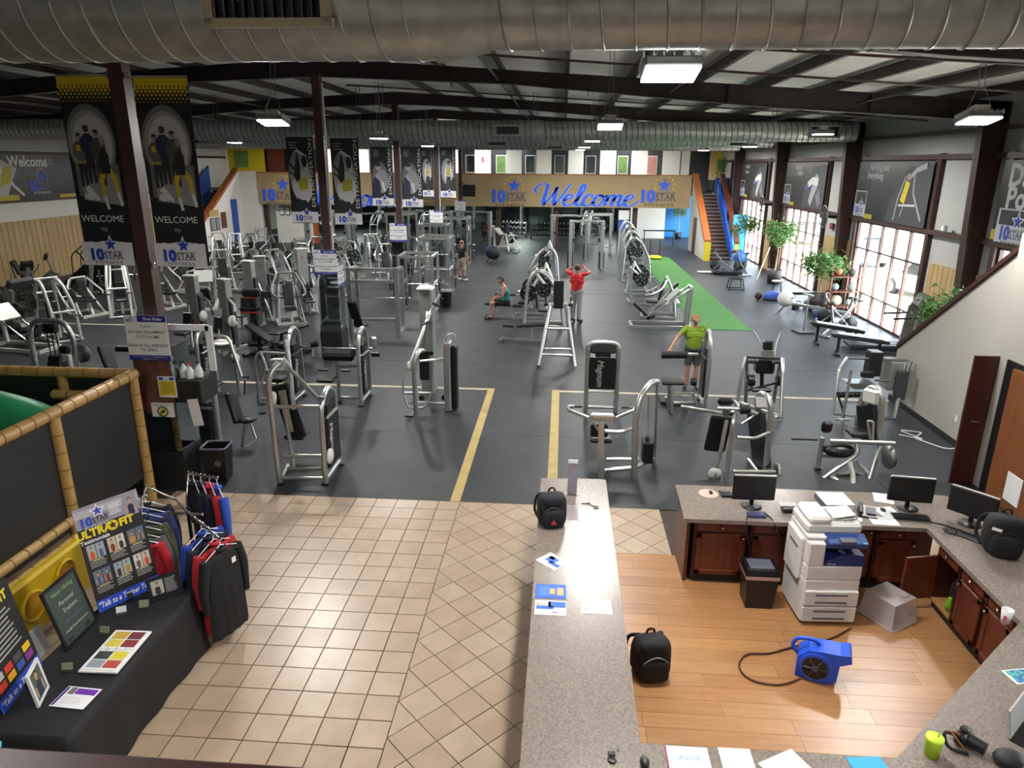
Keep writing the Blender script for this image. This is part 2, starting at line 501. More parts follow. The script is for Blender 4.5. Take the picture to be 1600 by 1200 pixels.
# sprinkler and gas pipes, brace rods
for i, (x, z, r) in enumerate(((2.4, 6.42, .022), (6.6, 6.18, .022), (-1.6, 6.68, .022), (-10.5, 6.65, .022), (-15.5, 6.4, .022))):
    MB().cyl((x, YF, z), (x, 42, z), r, 'steel_brown', 8).build('roof_pipe', ceil)
for a, b in (((-5, 11.0, 6.8), (9.8, 11.6, 6.05)), ((-5.5, 12.6, 6.8), (9.8, 14.3, 6.0)), ((-5.9, 20, 6.8), (9.8, 21, 6.0)), ((-21, 13, 6.1), (-6, 12, 6.8))):
    MB().cyl(a, b, .02, 'steel_brown', 8).build('roof_pipe', ceil)

# ---- walls
wl = MB().box((XL-.1, (YF+YB)/2, 3.3), (.2, YB-YF, 6.6), 'wall_white')
wleft = struct('wall_left', wl, 'white left wall with tan wooden wainscot')
for k in range(60):
    y = 20.0+k*.31
    MB().rbox((XL+.012, y, 1.25), (.03, .285, 2.5), 'wainscot', .006).build('plank', wleft)
MB().box((XL+.02, 26, 3.25), (.06, 40, .1), 'steel_brown').build('ledge_trim', wleft)
MB().box((XL+.02, 26, 5.1), (.06, 40, .14), 'steel_brown').build('ledge_trim', wleft)
MB().box((XL+.01, 26, 5.45), (.05, 40, .5), 'wall_panel').build('upper_panel', wleft)
struct('wall_back', MB().box(((XL+XR)/2, YF-.1, 3.7), (XR-XL, .2, 7.6), 'wall_white'), 'wall behind the viewer')
struct('wall_far', MB().box(((XL+XR)/2, YB+.1, 3.7), (XR-XL, .2, 7.6), 'darkgrey'), 'dark far wall under the mezzanine')
# right wall: columns, girts, panels, windows
wr = MB()
COLS = [1.7, 9.7, 17.7, 25.7, 33.7, 41.7]
x = XR+.1
for i, yc in enumerate(COLS):
    w0, w1, yn = yc+2.55, yc+7.2, (COLS[i+1] if i+1 < len(COLS) else YB)
    for (a, b, z0, z1) in ((yc, w0, 0, 6.7), (w1, yn, 0, 6.7), (w0, w1, 3.1, 6.7)):
        wr.box((x, (a+b)/2, (z0+z1)/2), (.2, b-a, z1-z0), 'wall_panel')
wr.box((x, (YF+1.7)/2, 3.3), (.2, 1.7-YF, 6.7), 'wall_panel')
wright = struct('wall_right', wr, 'right outer wall of pale panels and brown steel columns with windows')
for i, yc in enumerate(COLS):
    mb = MB()
    mb.prism([(-.3, 0), (0, 0), (0, 6.2), (-.55, 6.2), (-.55, 5.6)], .02, 'steel_brown', (XR, yc, 0)); mb.box((XR-.012, yc, 3.1), (.02, .24, 6.2), 'steel_brown').prism([(-.3, 0), (-.28, 0), (-.53, 5.7), (-.55, 5.7)], .24, 'steel_brown', (XR, yc, 0))
    mb.build('steel_column', wright)
    yn = COLS[i+1] if i+1 < len(COLS) else YB
    for z, h in ((3.14, .12), (5.06, .13), (5.66, .09)):
        MB().box((XR-.07, (yc+yn)/2, z), (.16, yn-yc, h), 'steel_brown').build('girt', wright)
    for yy in (yc+2.4, yc+7.3):
        MB().box((XR-.06, yy, 2.6), (.13, .18, 5.1), 'steel_brown').build('stud', wright)
    if yc > 9:
        for k in range(8):
            y = yc+.27+k*.25
            if y < yc+2.3: MB().rbox((XR-.02, y, 1.17), (.035, .235, 2.34), 'wainscot', .006).build('plank', wright)
        for y in (yn-.52, yn-.24):
            MB().rbox((XR-.02, y, 1.17), (.035, .27, 2.34), 'wainscot', .006).build('plank', wright)
for i, yc in enumerate(COLS[1:5]):
    w0, w1 = yc+2.55, yc+7.2
    mb = MB()
    for z in (.04, 3.06): mb.box((XR, (w0+w1)/2, z), (.09, w1-w0, .08), 'steel_brown')
    for y in (w0+.03, w1-.03): mb.box((XR, y, 1.55), (.09, .07, 3.1), 'steel_brown')
    wo = struct('window_%d' % (i+1), mb, 'tall window with brown bars')
    n = 5; dy = (w1-w0)/n
    for k in range(1, n): MB().box((XR, w0+k*dy, 1.55), (.09, .065, 3.0), 'steel_brown').build('mullion', wo)
    for z in (.8, 2.2): MB().box((XR+.005, (w0+w1)/2, z), (.07, w1-w0, .045), 'steel_brown').build('rail', wo)
    for k in range(n):
        for z0, z1 in ((.08, .78), (.82, 2.18), (2.22, 3.02)):
            MB().box((XR+.012, w0+(k+.5)*dy, (z0+z1)/2), (.008, dy-.065, z1-z0), 'glass').build('pane', wo)
# centre columns
def column(y, label):
    mb = MB()
    mb.box((XC-.09, y, 3.4), (.018, .2, 6.8), 'steel_brown').box((XC+.09, y, 3.4), (.018, .2, 6.8), 'steel_brown').box((XC, y, 3.4), (.17, .012, 6.8), 'steel_brown')
    mb.box((XC, y-.09, 3.4), (.2, .018, 6.8), 'steel_brown')
    return mb.build('column', None, kind='structure', label=label)
for y, l in ((9.68, 'nearest brown steel column carrying the welcome banners'), (17.6, 'brown steel column carrying the determination banners'), (25.7, 'brown steel column carrying the dedication banners'), (33.6, 'brown steel column carrying the strength banners'), (41.5, 'far brown steel column in front of the tan mezzanine')):
    column(y, l)
MB().cyl((XC+.16, 17.5, 2.2), (XC+.16, 17.5, 6.6), .018, 'white', 8).build('conduit', bpy.data.objects['column.001'])
MB().cyl((XC+.16, 33.5, 2.0), (XC+.16, 33.5, 6.6), .018, 'white', 8).build('conduit', bpy.data.objects['column.003'])

# ---- far mezzanine, sign, stairs
YM = 43.0
mz = MB()
mz.box(((-20.4+7.4)/2, (YM+YB)/2+.1, 2.85), (27.8, YB-YM-.2, .5), 'wall_white')
mez = struct('mezzanine', mz, 'far mezzanine with tan welcome fascia')
MB().box(((-18.5+7.4)/2, YM, 3.3), (25.9, .16, 1.82), 'mezz_tan').build('fascia', mez)
MB().box(((-18.5+7.4)/2, YM, 4.24), (25.9, .22, .06), 'orange_wood').build('handrail', mez)
# panelled wall with openings above the mezzanine
YW = 46.0
xs = [-6.5, -5.61, -4.6, -3.63, -2.67, -1.75, -.8, .24, 1.19, 2.22, 3.2, 4.14, 5.12, 6.06, 7.11]
for k in range(0, len(xs)-1):
    a, b = xs[k], xs[k+1]
    if k % 2: MB().box(((a+b)/2, YW, 4.5), (b-a, .12, 2.8), 'white').build('wall_panel', mez)
k = 0; x = -6.5
while x > -18:
    if k % 2 == 0: MB().box((x-.5, YW, 4.5), (1.0, .12, 2.8), 'white').build('wall_panel', mez)
    x -= .98; k += 1
MB().box((-5.5, YW+3.0, 4.5), (29, .1, 2.8), 'darkgrey').build('back_partition', mez)
MB().box((-5.5, YW, 6.6), (29, .12, 1.5), 'wall_white').build('wall_panel', mez)
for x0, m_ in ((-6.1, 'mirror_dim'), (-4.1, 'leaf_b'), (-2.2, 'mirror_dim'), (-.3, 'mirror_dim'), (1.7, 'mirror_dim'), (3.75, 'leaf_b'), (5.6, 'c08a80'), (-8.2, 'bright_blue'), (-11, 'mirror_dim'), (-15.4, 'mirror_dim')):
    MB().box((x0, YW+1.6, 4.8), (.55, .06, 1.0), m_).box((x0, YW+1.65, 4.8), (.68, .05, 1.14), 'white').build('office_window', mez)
# stairs
def stair(name, label, x0, x1, wall_side, wallm):
    t = thing(name, label, 'staircase', (0, 0, 0), kind='structure')
    n = 18; rise = 3.22/n; run = 5.0/n
    for k in range(n):
        MB().box(((x0+x1)/2, 38.1+(k+.5)*run, (k+1)*rise-.02), (x1-x0, run+.03, .04), 'stair_tread').box(((x0+x1)/2, 38.1+k*run+.01, (k+.5)*rise), (x1-x0, .02, rise), 'cabinet_dark').box(((x0+x1)/2, 38.09+k*run, (k+1)*rise-.02), (x1-x0, .02, .03), 'greyframe').build('step', t)
    return t
def slope_wall(mb, x, w, y0, z0, y1, z1, m, zb=0.0):
    mb.prism([(y0, zb), (y1, zb), (y1, z1), (y0, z0)], w, m, (x, 0, 0), ((0, 1, 0), (0, 0, 1)))
def slope_cap(mb, x, w, y0, z0, y1, z1, m, t=.1):
    mb.prism([(y0, z0-t*.3), (y1, z1-t*.3), (y1, z1+t), (y0, z0+t)], w, m, (x, 0, 0), ((0, 1, 0), (0, 0, 1)))
st = stair('stairs_right', 'dark stairs with blue and orange rails beside the windows', 7.75, 8.85, 0, 0)
mb = MB(); slope_wall(mb, 7.6, .22, 37.9, .95, 43.0, 4.22, 'wall_white'); mb.build('side_wall', st)
mb = MB(); slope_cap(mb, 7.6, .34, 37.9, .98, 43.0, 4.25, 'orange_wood', .12); mb.build('wood_cap', st)
MB().box((7.6, 37.85, .48), (.34, .08, .96), 'yellow').build('end_panel', st)
MB().box((7.47, 41.2, 1.0), (.04, .8, 2.0), 'cabinet_dark').build('closet_door', st)
mb = MB(); slope_wall(mb, 8.95, .1, 38.0, .55, 43.0, 3.9, 'stair_blue'); mb.build('side_wall', st)
mb = MB(); slope_cap(mb, 9.15, .26, 38.0, .9, 43.0, 4.25, 'cabinet', .1); mb.build('wood_cap', st)
MB().box((9.2, 38.3, .5), (.18, .1, 1.0), 'yellow').build('end_panel', st)
MB().box((9.5, 39.2, 1.15), (.75, .1, 2.3), 'bright_blue').build('blue_panel', st)
MB().box((8.3, 46.4, 4.6), (1.3, .08, 2.8), 'shroud').build('dark_doorway', st)
MB().box((7.5, 46.3, 4.6), (.5, .12, 2.9), 'wall_white').build('wall_panel', st)
MB().box((9.35, 46.3, 4.9), (.75, .12, 1.9), 'wainscot').box((9.55, 46.2, 5.0), (.35, .05, 1.6), 'yellow').build('upper_panel', st)
MB().box((9.5, 44.5, 2.6), (.9, .1, 3.0), 'stair_blue').build('blue_wall', st)
st2 = stair('stairs_left', 'dark stairs with blue wall in the far left corner', -21.3, -19.95, 0, 0)
mb = MB(); slope_wall(mb, -19.75, .22, 36.9, .9, 43.0, 4.3, 'wall_white'); mb.build('side_wall', st2)
mb = MB(); slope_cap(mb, -19.8, .34, 36.9, .95, 43.0, 4.35, 'orange_wood', .14); mb.build('wood_cap', st2)
mb = MB(); slope_wall(mb, -21.5, .1, 39.2, 2.2, 43.0, 4.6, 'stair_blue'); mb.build('side_wall', st2)
MB().box((-19.1, YM+.1, 2.15), (1.3, .2, 4.3), 'wall_white').build('wall_panel', st2)
MB().box((-19.62, 41.9, 1.35), (.05, .75, 2.7), 'stair_blue').build('blue_door', st2)
MB().box((-19.62, 40.4, 1.6), (.04, .6, .9), 'cabinet').build('wood_board', st2)
for k in range(2): MB().box((-19.62, 39.0+k*.65, 1.45), (.03, .5, .7), 'darkgrey').box((-19.6, 39.0+k*.65, 1.45), (.02, .4, .6), 'greyframe').build('picture', st2)
MB().box((-19.62, 39.3, 2.05), (.03, 1.1, .35), 'tape').build('sign_board', st2)
MB().box((-20.6, 46.5, 4.6), (2.4, .1, 3.0), 'yellow').build('yellow_wall', st2)
MB().box((-20.9, 46.4, 5.0), (.9, .06, 1.0), 'leaf_b').build('office_window', st2)
MB().box((-18.6, 46.4, 4.4), (1.1, .08, 2.5), 'cabinet').build('upper_door', st2)
# under the mezzanine
MB().box((5.5, 49.6, 1.4), (2.9, .12, 2.8), 'wall_white').build('lower_wall', mez)
MB().box((7.9, 50.6, 1.4), (1.9, .12, 2.8), 'bright_blue').build('lower_wall', mez)
for x in (-18.3, -12.9, -3.9, -.4, 4.3):
    MB().box((x, YM+.5, 1.3), (.28, .28, 2.6), 'steel_brown').build('post', mez)
for x in range(-18, 4, 2):
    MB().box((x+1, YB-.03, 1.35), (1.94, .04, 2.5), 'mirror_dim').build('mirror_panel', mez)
MB().box((-15.3, YM+.6, 1.25), (.34, .1, 2.5), 'orange_wood').build('brown_door', mez)
MB().box((-16.6, YM+.7, 1.3), (2.4, .1, 2.6), 'wall_white').build('lower_wall', mez)
for k in range(5): MB().box((-17.4+k*.36, YM+.63, 1.95), (.28, .03, .55), 'blackplastic').box((-17.4+k*.36, YM+.61, 1.95), (.2, .02, .42), 'paper').build('picture', mez)

# ---- stair wall and doors on the right, near
sw = MB()
sw.prism([(10.75, 0), (14.95, 0), (14.95, 1.1), (14.89, 1.19), (11.55, 3.61), (9.7, 4.95), (9.7, 6.2), (8.5, 6.2), (8.5, 2.6), (10.75, 2.6)], .14, 'stair_wall', (7.22, 0, 0), ((0, 1, 0), (0, 0, 1)))
wst = struct('wall_stair', sw, 'pale sloping stair wall with dark brown cap at the right')
mb = MB(); slope_cap(mb, 7.2, .2, 9.6, 5.03, 14.92, 1.17, 'cabinet_dark', .07); mb.build('wood_cap', wst)
MB().box((7.145, 12.9, .06), (.02, 4.1, .12), 'rubber').build('baseboard', wst)
wd = MB()
wd.box((6.66, 10.615, 1.45), (.1, .33, 2.9), 'stair_wall').box((6.66, 9.775, 2.505), (.1, 1.35, .79), 'stair_wall').box((6.66, 7.2, 1.45), (.1, 3.8, 2.9), 'stair_wall').box((6.94, 10.74, 1.4), (.56, .06, 2.8), 'stair_wall').box((6.66, 8.04, 3.4), (.1, 5.48, 1.0), 'stair_wall')
wdo = struct('wall_doors', wd, 'white wall with doors at the right')
d1 = MB(); d1.box((6.64, 9.79, 1.055), (.12, 1.3, 2.11), 'blackplastic')
dr = struct('door_1', d1, 'wooden door in black frame')
MB().box((6.565, 9.72, 1.03), (.05, .98, 2.0), 'door_wood').build('door_leaf', dr)
MB().box((6.535, 9.62, .4), (.012, .34, .42), 'paper').build('notice', dr)
d2 = MB().rbox((6.45, 10.68, 1.05), (.4, .045, 2.09), 'door_red', .006)
dr2 = struct('door_2', d2, 'dark red door leaf standing open')
MB().cyl((6.36, 10.65, 1.07), (6.36, 10.6, 1.07), .03, 'chrome').tube([(6.36, 10.6, 1.07), (6.47, 10.6, 1.06)], .012, 'chrome').build('handle', dr2)
MB().box((7.14, 11.6, .5), (.01, .08, .12), 'white').build('outlet', wst)
MB().box((7.14, 12.35, .5), (.01, .08, .12), 'white').build('outlet', wst)
# ---- balcony the photo is taken from
bl = MB()
bl.box((-6, -2.7, 3.05), (31, 6.6, .3), 'wall_white')
bal = struct('balcony', bl, 'balcony with brown rail at the bottom edge')
MB().rbox((-4.9, .635, 4.04), (18, .14, .05), 'door_red', .02).box((-4.9, .62, 3.6), (18, .08, .86), 'wall_white').build('handrail', bal)
# ---- outside
struct('outside_ground', MB().box((60, 25, -.12), (99.4, 160, .1), 'concrete'), 'pale concrete parking lot outside')
struct('outside_kerb', MB().box((18.5, 25, -.02), (.3, 100, .16), 'asphalt').box((12.6, 25, -.06), (3.4, 100, .1), 'concrete'), 'kerb outside the windows')
struct('outside_hedge', MB().box((58, 30, 1.2), (3, 120, 3), 'leaf_b').box((64, 20, 3), (4, 40, 6), 'c9b49a'), 'hedge and building across the lot')
# ================================================================ LIGHTS AND DUCTS
mat('led_soft', 'e8fff2', .5, emit=5.0)
LIGHTS = [((.86, 6.42, 5.51), 'nearest high bay lamp hanging below the big duct'), ((.83, 14.0, 5.46), 'second high bay lamp of the middle row'), ((.82, 22.5, 5.46), 'third high bay lamp of the middle row'),
          ((.8, 30.5, 5.46), 'fourth high bay lamp of the middle row'), ((.8, 38.0, 5.5), 'farthest high bay lamp of the middle row'), ((-5.2, 13.0, 5.46), 'high bay lamp between the welcome and determination banners'),
          ((-5.4, 21.3, 5.47), 'high bay lamp above the dedication banner'), ((-5.6, 30, 5.47), 'small far high bay lamp above the strength banner'), ((5.9, 11.15, 5.42), 'high bay lamp near the right wall above the stair wall'),
          ((7.05, 28.8, 5.47), 'high bay lamp above the far right windows'), ((6.9, 37.4, 5.5), 'high bay lamp in front of the right stairs'), ((-13.5, 29.5, 5.55), 'high bay lamp over the far left weights'),
          ((-13.5, 20, 5.5), 'high bay lamp over the left machines'), ((-14, 38, 5.55), 'far left high bay lamp'), ((6.9, 20.5, 5.6), 'high bay lamp over the turf'), ((-3.2, 2.6, 5.6), 'high bay lamp over the lobby tiles'), ((2.8, 1.6, 5.6), 'high bay lamp over the reception desk')]  # last two hang out of view, added to light lobby and desk
def lamp(loc, label, k_=1.0):
    t = thing('high_bay_lamp', label, 'lamp', loc, 0, 'high bay lamps')
    w, d = .46, .4; t.rotation_euler = (-.2 if 4 < loc[1] < 15 else 0, 0, 0)
    MB().rbox((0, 0, .06), (w, d, .08), 'silver_dark', .015).rbox((0, 0, .16), (.22, .14, .13), 'white', .01).build('housing', t)
    mb = MB()
    for k in range(7): mb.box((-.24+k*.08, 0, .11), (.012, d*.9, .05), 'silver')
    mb.build('heat_sink', t)
    MB().box((0, 0, .012), (w*.96, d*.94, .014), 'led').build('diffuser', t)
    zt = roof_z(loc[0])-.012-loc[2]
    for sx in (-1, 1): MB().tube([(sx*.2, 0, .1), (sx*.04, 0, .5), (sx*.04, 0, zt)], .006, 'silver_dark', 6).build('cable', t)
    l = bpy.data.lights.new('lamp_light', 'AREA'); l.shape = 'RECTANGLE'; l.size = w; l.size_y = d; l.energy = LAMP_W*k_; l.color = (1.0, .98, .93)
    lo = bpy.data.objects.new('lamp_light', l); COL.objects.link(lo); lo.parent = t; lo.location = (0, 0, -.01)
    return t
LAMP_W = 170.0
for loc, label in LIGHTS: lamp(loc, label, .37 if loc[1] < 4 else 1.7 if loc[1] > 36.9 else 1)
for x in (-15, -9, -3, 3):
    t = one('ceiling_panel_light', 'pale green tinted panel light under the mezzanine, %s' % {-15: 'far left', -9: 'left of middle', -3: 'right of middle', 3: 'far right'}[x], 'lamp', MB().rbox((x, 49.5, 2.57), (1.2, 5, .05), 'led_soft', .01), 'panel lights under the mezzanine')
    l = bpy.data.lights.new('panel_light', 'AREA'); l.shape = 'RECTANGLE'; l.size = 1.2; l.size_y = 5; l.energy = 70; l.color = (.92, 1.0, .95)
    lo = bpy.data.objects.new('panel_light', l); COL.objects.link(lo); lo.location = (x, 49.5, 2.53)
for x, n_ in ((-14, 'left'), (-6, 'middle'), (3, 'right')):  # unseen lamps added behind the duct to brighten the upper panels
    one('fill_strip', '%s white strip light over the mezzanine walkway' % n_, 'lamp', MB().rbox((x, 44.4, 6.02), (4, .14, .08), 'led_soft', .02).cyl((x, 44.4, 6.05), (x, 44.4, roof_z(x)), .012, 'galv_dark', 6), 'strip lights')
    l = bpy.data.lights.new('fill_strip', 'AREA'); l.shape = 'RECTANGLE'; l.size = 4; l.size_y = .14; l.energy = 110
    lo = bpy.data.objects.new('fill_strip', l); COL.objects.link(lo); lo.location = (x, 44.4, 5.97)
for x in (-12, -4, 4):  # bare area lights without fittings, added to brighten the upper level
    l = bpy.data.lights.new('office_fill', 'AREA'); l.size = 3; l.energy = 60
    lo = bpy.data.objects.new('office_fill', l); COL.objects.link(lo); lo.location = (x, 47.5, 5.8)

def duct(label, y, z, segs, vents, pitch=.24, seam=.012, rods=()):
    """segs: (x0,x1,r); helical lock seams are real ridges"""
    t = thing('air_duct', label, 'duct', (0, y, z), 0, 'round ceiling ducts', )
    for i, (x0, x1, r) in enumerate(segs):
        MB().lathe([(r, x0), (r, x1)], 'galv', n=40, axis='x').build('duct_section', t)
        if i+1 < len(segs):
            r2 = segs[i+1][2]; xn = segs[i+1][0]
            MB().lathe([(r+.015, x1-.03), (r+.015, x1), (r2+.02, xn), (r2+.02, xn+.03)], 'galv', n=40, axis='x').build('reducer', t)
        # helix
        n = int((x1-x0)/pitch*20); pts = []
        for k in range(n+1):
            a = k/20*2*PI; pts.append((x0+k/20*pitch, math.cos(a)*(r+.002), math.sin(a)*(r+.002)))
        MB().tube(pts, seam, 'galv' if pitch > .23 and y < 9 else 'galv_dark', n=4, caps=False).build('lock_seam', t)
    for (vx, w, h, r, el) in vents:
        # side register tilted on the duct: el = elevation angle on the camera side
        v = MB(); c = Vector((vx, -(r+.03)*math.cos(el), (r+.03)*math.sin(el))); R = rotm(-el, 0, 0)
        for dx, dz, sx, sz in ((0, h/2, w+.1, .06), (0, -h/2, w+.1, .06), (-w/2, 0, .06, h), (w/2, 0, .06, h)):
            v.box(c+R @ Vector((dx, 0, dz)), (sx, .07, sz), 'galv' if r < .36 else 'tape_pale', R)
        vo = v.build('vent_frame', t)
        MB().box(c+R @ Vector((0, .03, 0)), (w, .01, h), 'shroud', R).build('vent_back', vo)
        for k in range(12):
            MB().box(c+R @ Vector((-w/2+(k+.5)*w/12, 0, 0)), (.012, .04, h-.04), 'galv_dark', rotm(0, 0, .5).to_4x4().to_3x3() @ R).build('louver', vo)
    for x in rods:
        for dx in (-.06, .06): MB().cyl((x+dx, 0, .1), (x+dx, 0, roof_z(x)-z), .012, 'galv_dark', 6).build('hanger_rod', t)
    return t
duct('large galvanised spiral duct crossing the top of the picture', 5.92, 5.955, [(-9, -.98, .39), (-.62, 7.2, .315)], [(-2.17, .86, .36, .39, -.02), (3.68, .8, .36, .315, -.05)], rods=(-4.2, -1.0, 2.6))
duct('long galvanised duct hanging across the middle of the hall', 25.0, 5.87, [(-21, -.95, .335), (-.75, 9.45, .305)], [(-1.9, .8, .3, .335, 0), (8.35, .9, .34, .305, 0), (-13.4, .8, .3, .335, 0)], .19, .016, rods=(-15, -12, -7, -6.2, -1, 1.5, 6.8))
duct('third galvanised duct in front of the determination banners far behind', 33.0, 5.87, [(-21, 9.0, .31)], [(-3, .8, .22, .31, -.6), (7.6, 1.0, .2, .31, -.5), (-17, .8, .22, .31, -.5)], .22, .018, rods=(-10, -2, 4))
duct('farthest galvanised duct just before the tan mezzanine', 39.0, 5.82, [(-21, 9.0, .3)], [(-.5, .8, .25, .3, -.4)], .3, .018)
# ================================================================ RECEPTION DESK
CT = .9
def logo(mb, o, U, V, w, dark='greyink', blue='blue', halo=None, fit='ink', dots=False, n_off=.002):
    """10 STAR FITNESS mark, w = overall width, o = centre"""
    U, V, o = Vector(U).normalized(), Vector(V).normalized(), Vector(o); N = U.cross(V)*n_off
    mb.text('10', w*.46, blue, o-U*w*.33-V*w*.035+N, U, V, bold=.06)
    mb.text('STAR', w*.27, dark, o+U*w*.17-V*w*.05+N, U, V, bold=.015, width=w*.58)
    mb.text('FITNESS', w*.12, fit, o-V*w*.28+N, U, V, width=w*.85)
    for k, m, r, nn in ((0, halo, .30, .5), (1, blue, .21, 1.0)):
        if not m: continue
        pts = []
        for i in range(10):
            a = PI/2+i*PI/5; rr = r if i % 2 == 0 else r*.42
            pts.append(o+U*(w*.12+w*rr*math.cos(a))+V*(w*.27+w*rr*math.sin(a))+N*nn)
        mb.add(pts, [tuple(range(10))], m)
    for a, b in ((.06, .075), (-.165, -.15)):
        mb.add([o-U*w*.12+V*w*a+N, o+U*w*.48+V*w*a+N, o+U*w*.48+V*w*b+N, o-U*w*.12+V*w*b+N], [(0, 1, 2, 3)], dark)
    if dots:
        for i in range(9):
            a = PI*(-.1+1.2*i/8); c = o+U*(w*.12+w*.27*math.cos(a))+V*(w*.27+w*.27*math.sin(a))+N
            s = w*.022; mb.add([c-U*s-V*s, c+U*s-V*s, c+U*s+V*s, c-U*s+V*s], [(0, 1, 2, 3)], 'yellow' if dots == 1 else 'white')
wt = MB()
def slab(mb, q, z0, z1, m):
    L = len(q); vs = [(p[0], p[1], z0) for p in q]+[(p[0], p[1], z1) for p in q]
    mb.add(vs, [tuple(range(L))[::-1], tuple(range(L, 2*L))]+[(i, (i+1) % L, L+(i+1) % L, L+i) for i in range(L)], m)
for q in (((-.19, 8.36), (-.19, 3.08), (.65, 4.03), (.65, 8.4)), ((-.19, 3.08), (2.77, 3.08), (2.4, 4.03), (.65, 4.03)), ((2.77, 3.08), (5.1, 5.33), (4.21, 5.7), (2.4, 4.03)),
          ((5.1, 5.33), (5.1, 7.89), (4.21, 7.4), (4.21, 5.7)), ((5.1, 7.89), (4.83, 8.28), (1.53, 8.31), (1.5, 7.4), (4.21, 7.4))):
    slab(wt, q, CT-.05, CT, 'counter')
tops = one('worktop', 'speckled granite-look worktop running round the reception desk', 'worktop', wt)
t = thing('counter_cabinet', 'brown wooden base under the long left counter arm', 'cabinet', (0, 0, 0))
MB().box((.23, 5.8, .46), (.66, 4.95, .78), 'cabinet').build('body', t)
MB().box((.23, 5.8, .035), (.6, 4.9, .07), 'rubber').build('kick', t)
t = thing('counter_cabinet', 'brown wooden base under the near counter arm', 'cabinet', (0, 0, 0))
MB().box((1.65, 3.55, .46), (1.94, .6, .78), 'cabinet').build('body', t)
t = thing('counter_cabinet', 'brown wooden base under the slanted counter arm at lower right', 'cabinet', (3.5, 4.5, 0), math.radians(43.5))
MB().box((.3, -.02, .46), (1.9, .6, .78), 'cabinet').build('body', t)
def cabinet(name, label, loc, rz, w, door='closed', drawer=True, h=1.0, kn='chrome', knob=1):
    """front faces local -y, origin at front left bottom"""
    t = thing(name, label, 'cabinet', loc, rz, 'reception desk cabinets')
    MB().box((w/2, .22, .47), (w, .4, .74), 'cabinet_dark').build('body', t) if door != 'open' else MB().box((w/2, .4, .47), (w, .03, .74), 'cabinet_dark').box((.01, .21, .47), (.02, .4, .74), 'cabinet_dark').box((w-.01, .21, .47), (.02, .4, .74), 'cabinet_dark').box((w/2, .21, .12), (w, .4, .02), 'plank').box((w/2, .21, .83), (w, .4, .02), 'cabinet_dark').build('body', t)
    MB().box((w/2, .1, .05), (w, .1, .1), 'rubber').build('kick', t)
    if drawer:
        d = MB().rbox((w/2, .005, .76), (w-.06, .03, .13), 'cabinet', .008).build('drawer', t)
        MB().sph((w/2, -.03, .76), .02, kn, 8, 6).build('knob', d)
    z1 = .67 if drawer else .82
    mb = MB()
    dw = w-.06
    mb.rbox((dw/2, 0, (z1+.13)/2), (dw, .025, z1-.13), 'cabinet', .006)
    for a, b, c_, d_ in ((dw/2, z1-.03, dw, .06), (dw/2, .16, dw, .06), (.03, (z1+.13)/2, .06, z1-.13), (dw-.03, (z1+.13)/2, .06, z1-.13)):
        mb.rbox((a, -.012, b), (c_, .02, d_), 'cabinet', .005)
    dr = mb.build('door', t); dr.location = (.03, .005, 0)
    if door == 'open': dr.rotation_euler = (0, 0, math.radians(-78))
    MB().sph((dw-.03 if knob > 0 else .03, -.04, z1-.04), .018, kn, 8, 6).build('knob', dr)
    return t
cabinet('base_cabinet', 'wooden cabinet with drawer and door at the left end of the back counter', (1.65, 7.5, 0), 0, .62)
cabinet('base_cabinet', 'wooden cabinet behind the black waste bin and monitor cables', (2.3, 7.5, 0), 0, .55)
cabinet('base_cabinet', 'dark wooden cabinet half hidden behind the copier', (3.2, 7.5, 0), 0, .5, drawer=False)
cabinet('base_cabinet', 'dark wooden cabinet in the corner behind the clear plastic box', (3.72, 7.5, 0), 0, .48)
cabinet('base_cabinet', 'wooden cabinet with its door standing open on dark shelves', (4.28, 7.24, 0), -PI/2, .45, door='open')
cabinet('base_cabinet', 'wooden cabinet right of the open one, with drawer and door', (4.28, 6.77, 0), -PI/2, .46, knob=-1)
cabinet('base_cabinet', 'last wooden cabinet of the right counter near the slanted worktop', (4.28, 6.29, 0), -PI/2, .46, knob=-1)
one('end_panel', 'brown wooden end panel of the back counter by the tiled entry', 'panel', MB().box((1.58, 7.85, .42), (.04, .66, .85), 'cabinet').box((1.63, 8.16, .42), (.1, .04, .85), 'cabinet'))
one('modesty_panel', 'brown wooden back panel of the counter facing the machines', 'panel', MB().box((3.2, 8.2, .42), (3.1, .03, .85), 'cabinet'))
one('black_bag', 'dark blue bag stored inside the open cabinet', 'bag', MB().sph((4.5, 7.02, .32), .14, 'ink', 10, 8, (.8, 1, 1.3)))
one('green_bottle', 'bright green bottle top inside the open cabinet', 'bottle', MB().lathe([(0, .13), (.03, .13), (.035, .22), (.02, .26), (.02, .29), (0, .29)], '7ecb2a', (4.36, 6.97, 0), 10))
# copier
cp = thing('copier', 'large white office copier with dark blue output tray', 'copier', (2.70, 6.76, 0), .05)
MB().rbox((.3, .3, .3), (.6, .58, .52), 'white', .02).build('lower_body', cp)
for k in range(2):
    d = MB().rbox((.3, -.005, .145+k*.2), (.58, .03, .185), 'white', .01).build('paper_drawer', cp)
    MB().box((.3, -.022, .19+k*.2), (.34, .01, .018), 'greyink').build('grip', d)
    MB().box((.3, -.022, .10+k*.2), (.34, .01, .018), 'greyink').build('grip', d)
MB().rbox((.3, .3, .64), (.6, .58, .18), 'white', .02).build('front_cover', cp)
MB().rbox((.09, .3, .86), (.18, .58, .28), 'white', .015).box((.39, .5, .86), (.42, .18, .28), 'shroud').build('side_body', cp)
MB().prism([(0, 0), (.42, 0), (.42, .12), (.3, .14), (.15, .12), (0, .04)], .3, '1c2f6b', (.18, .165, .73), ((1, 0, 0), (0, 0, 1))).build('output_tray', cp)
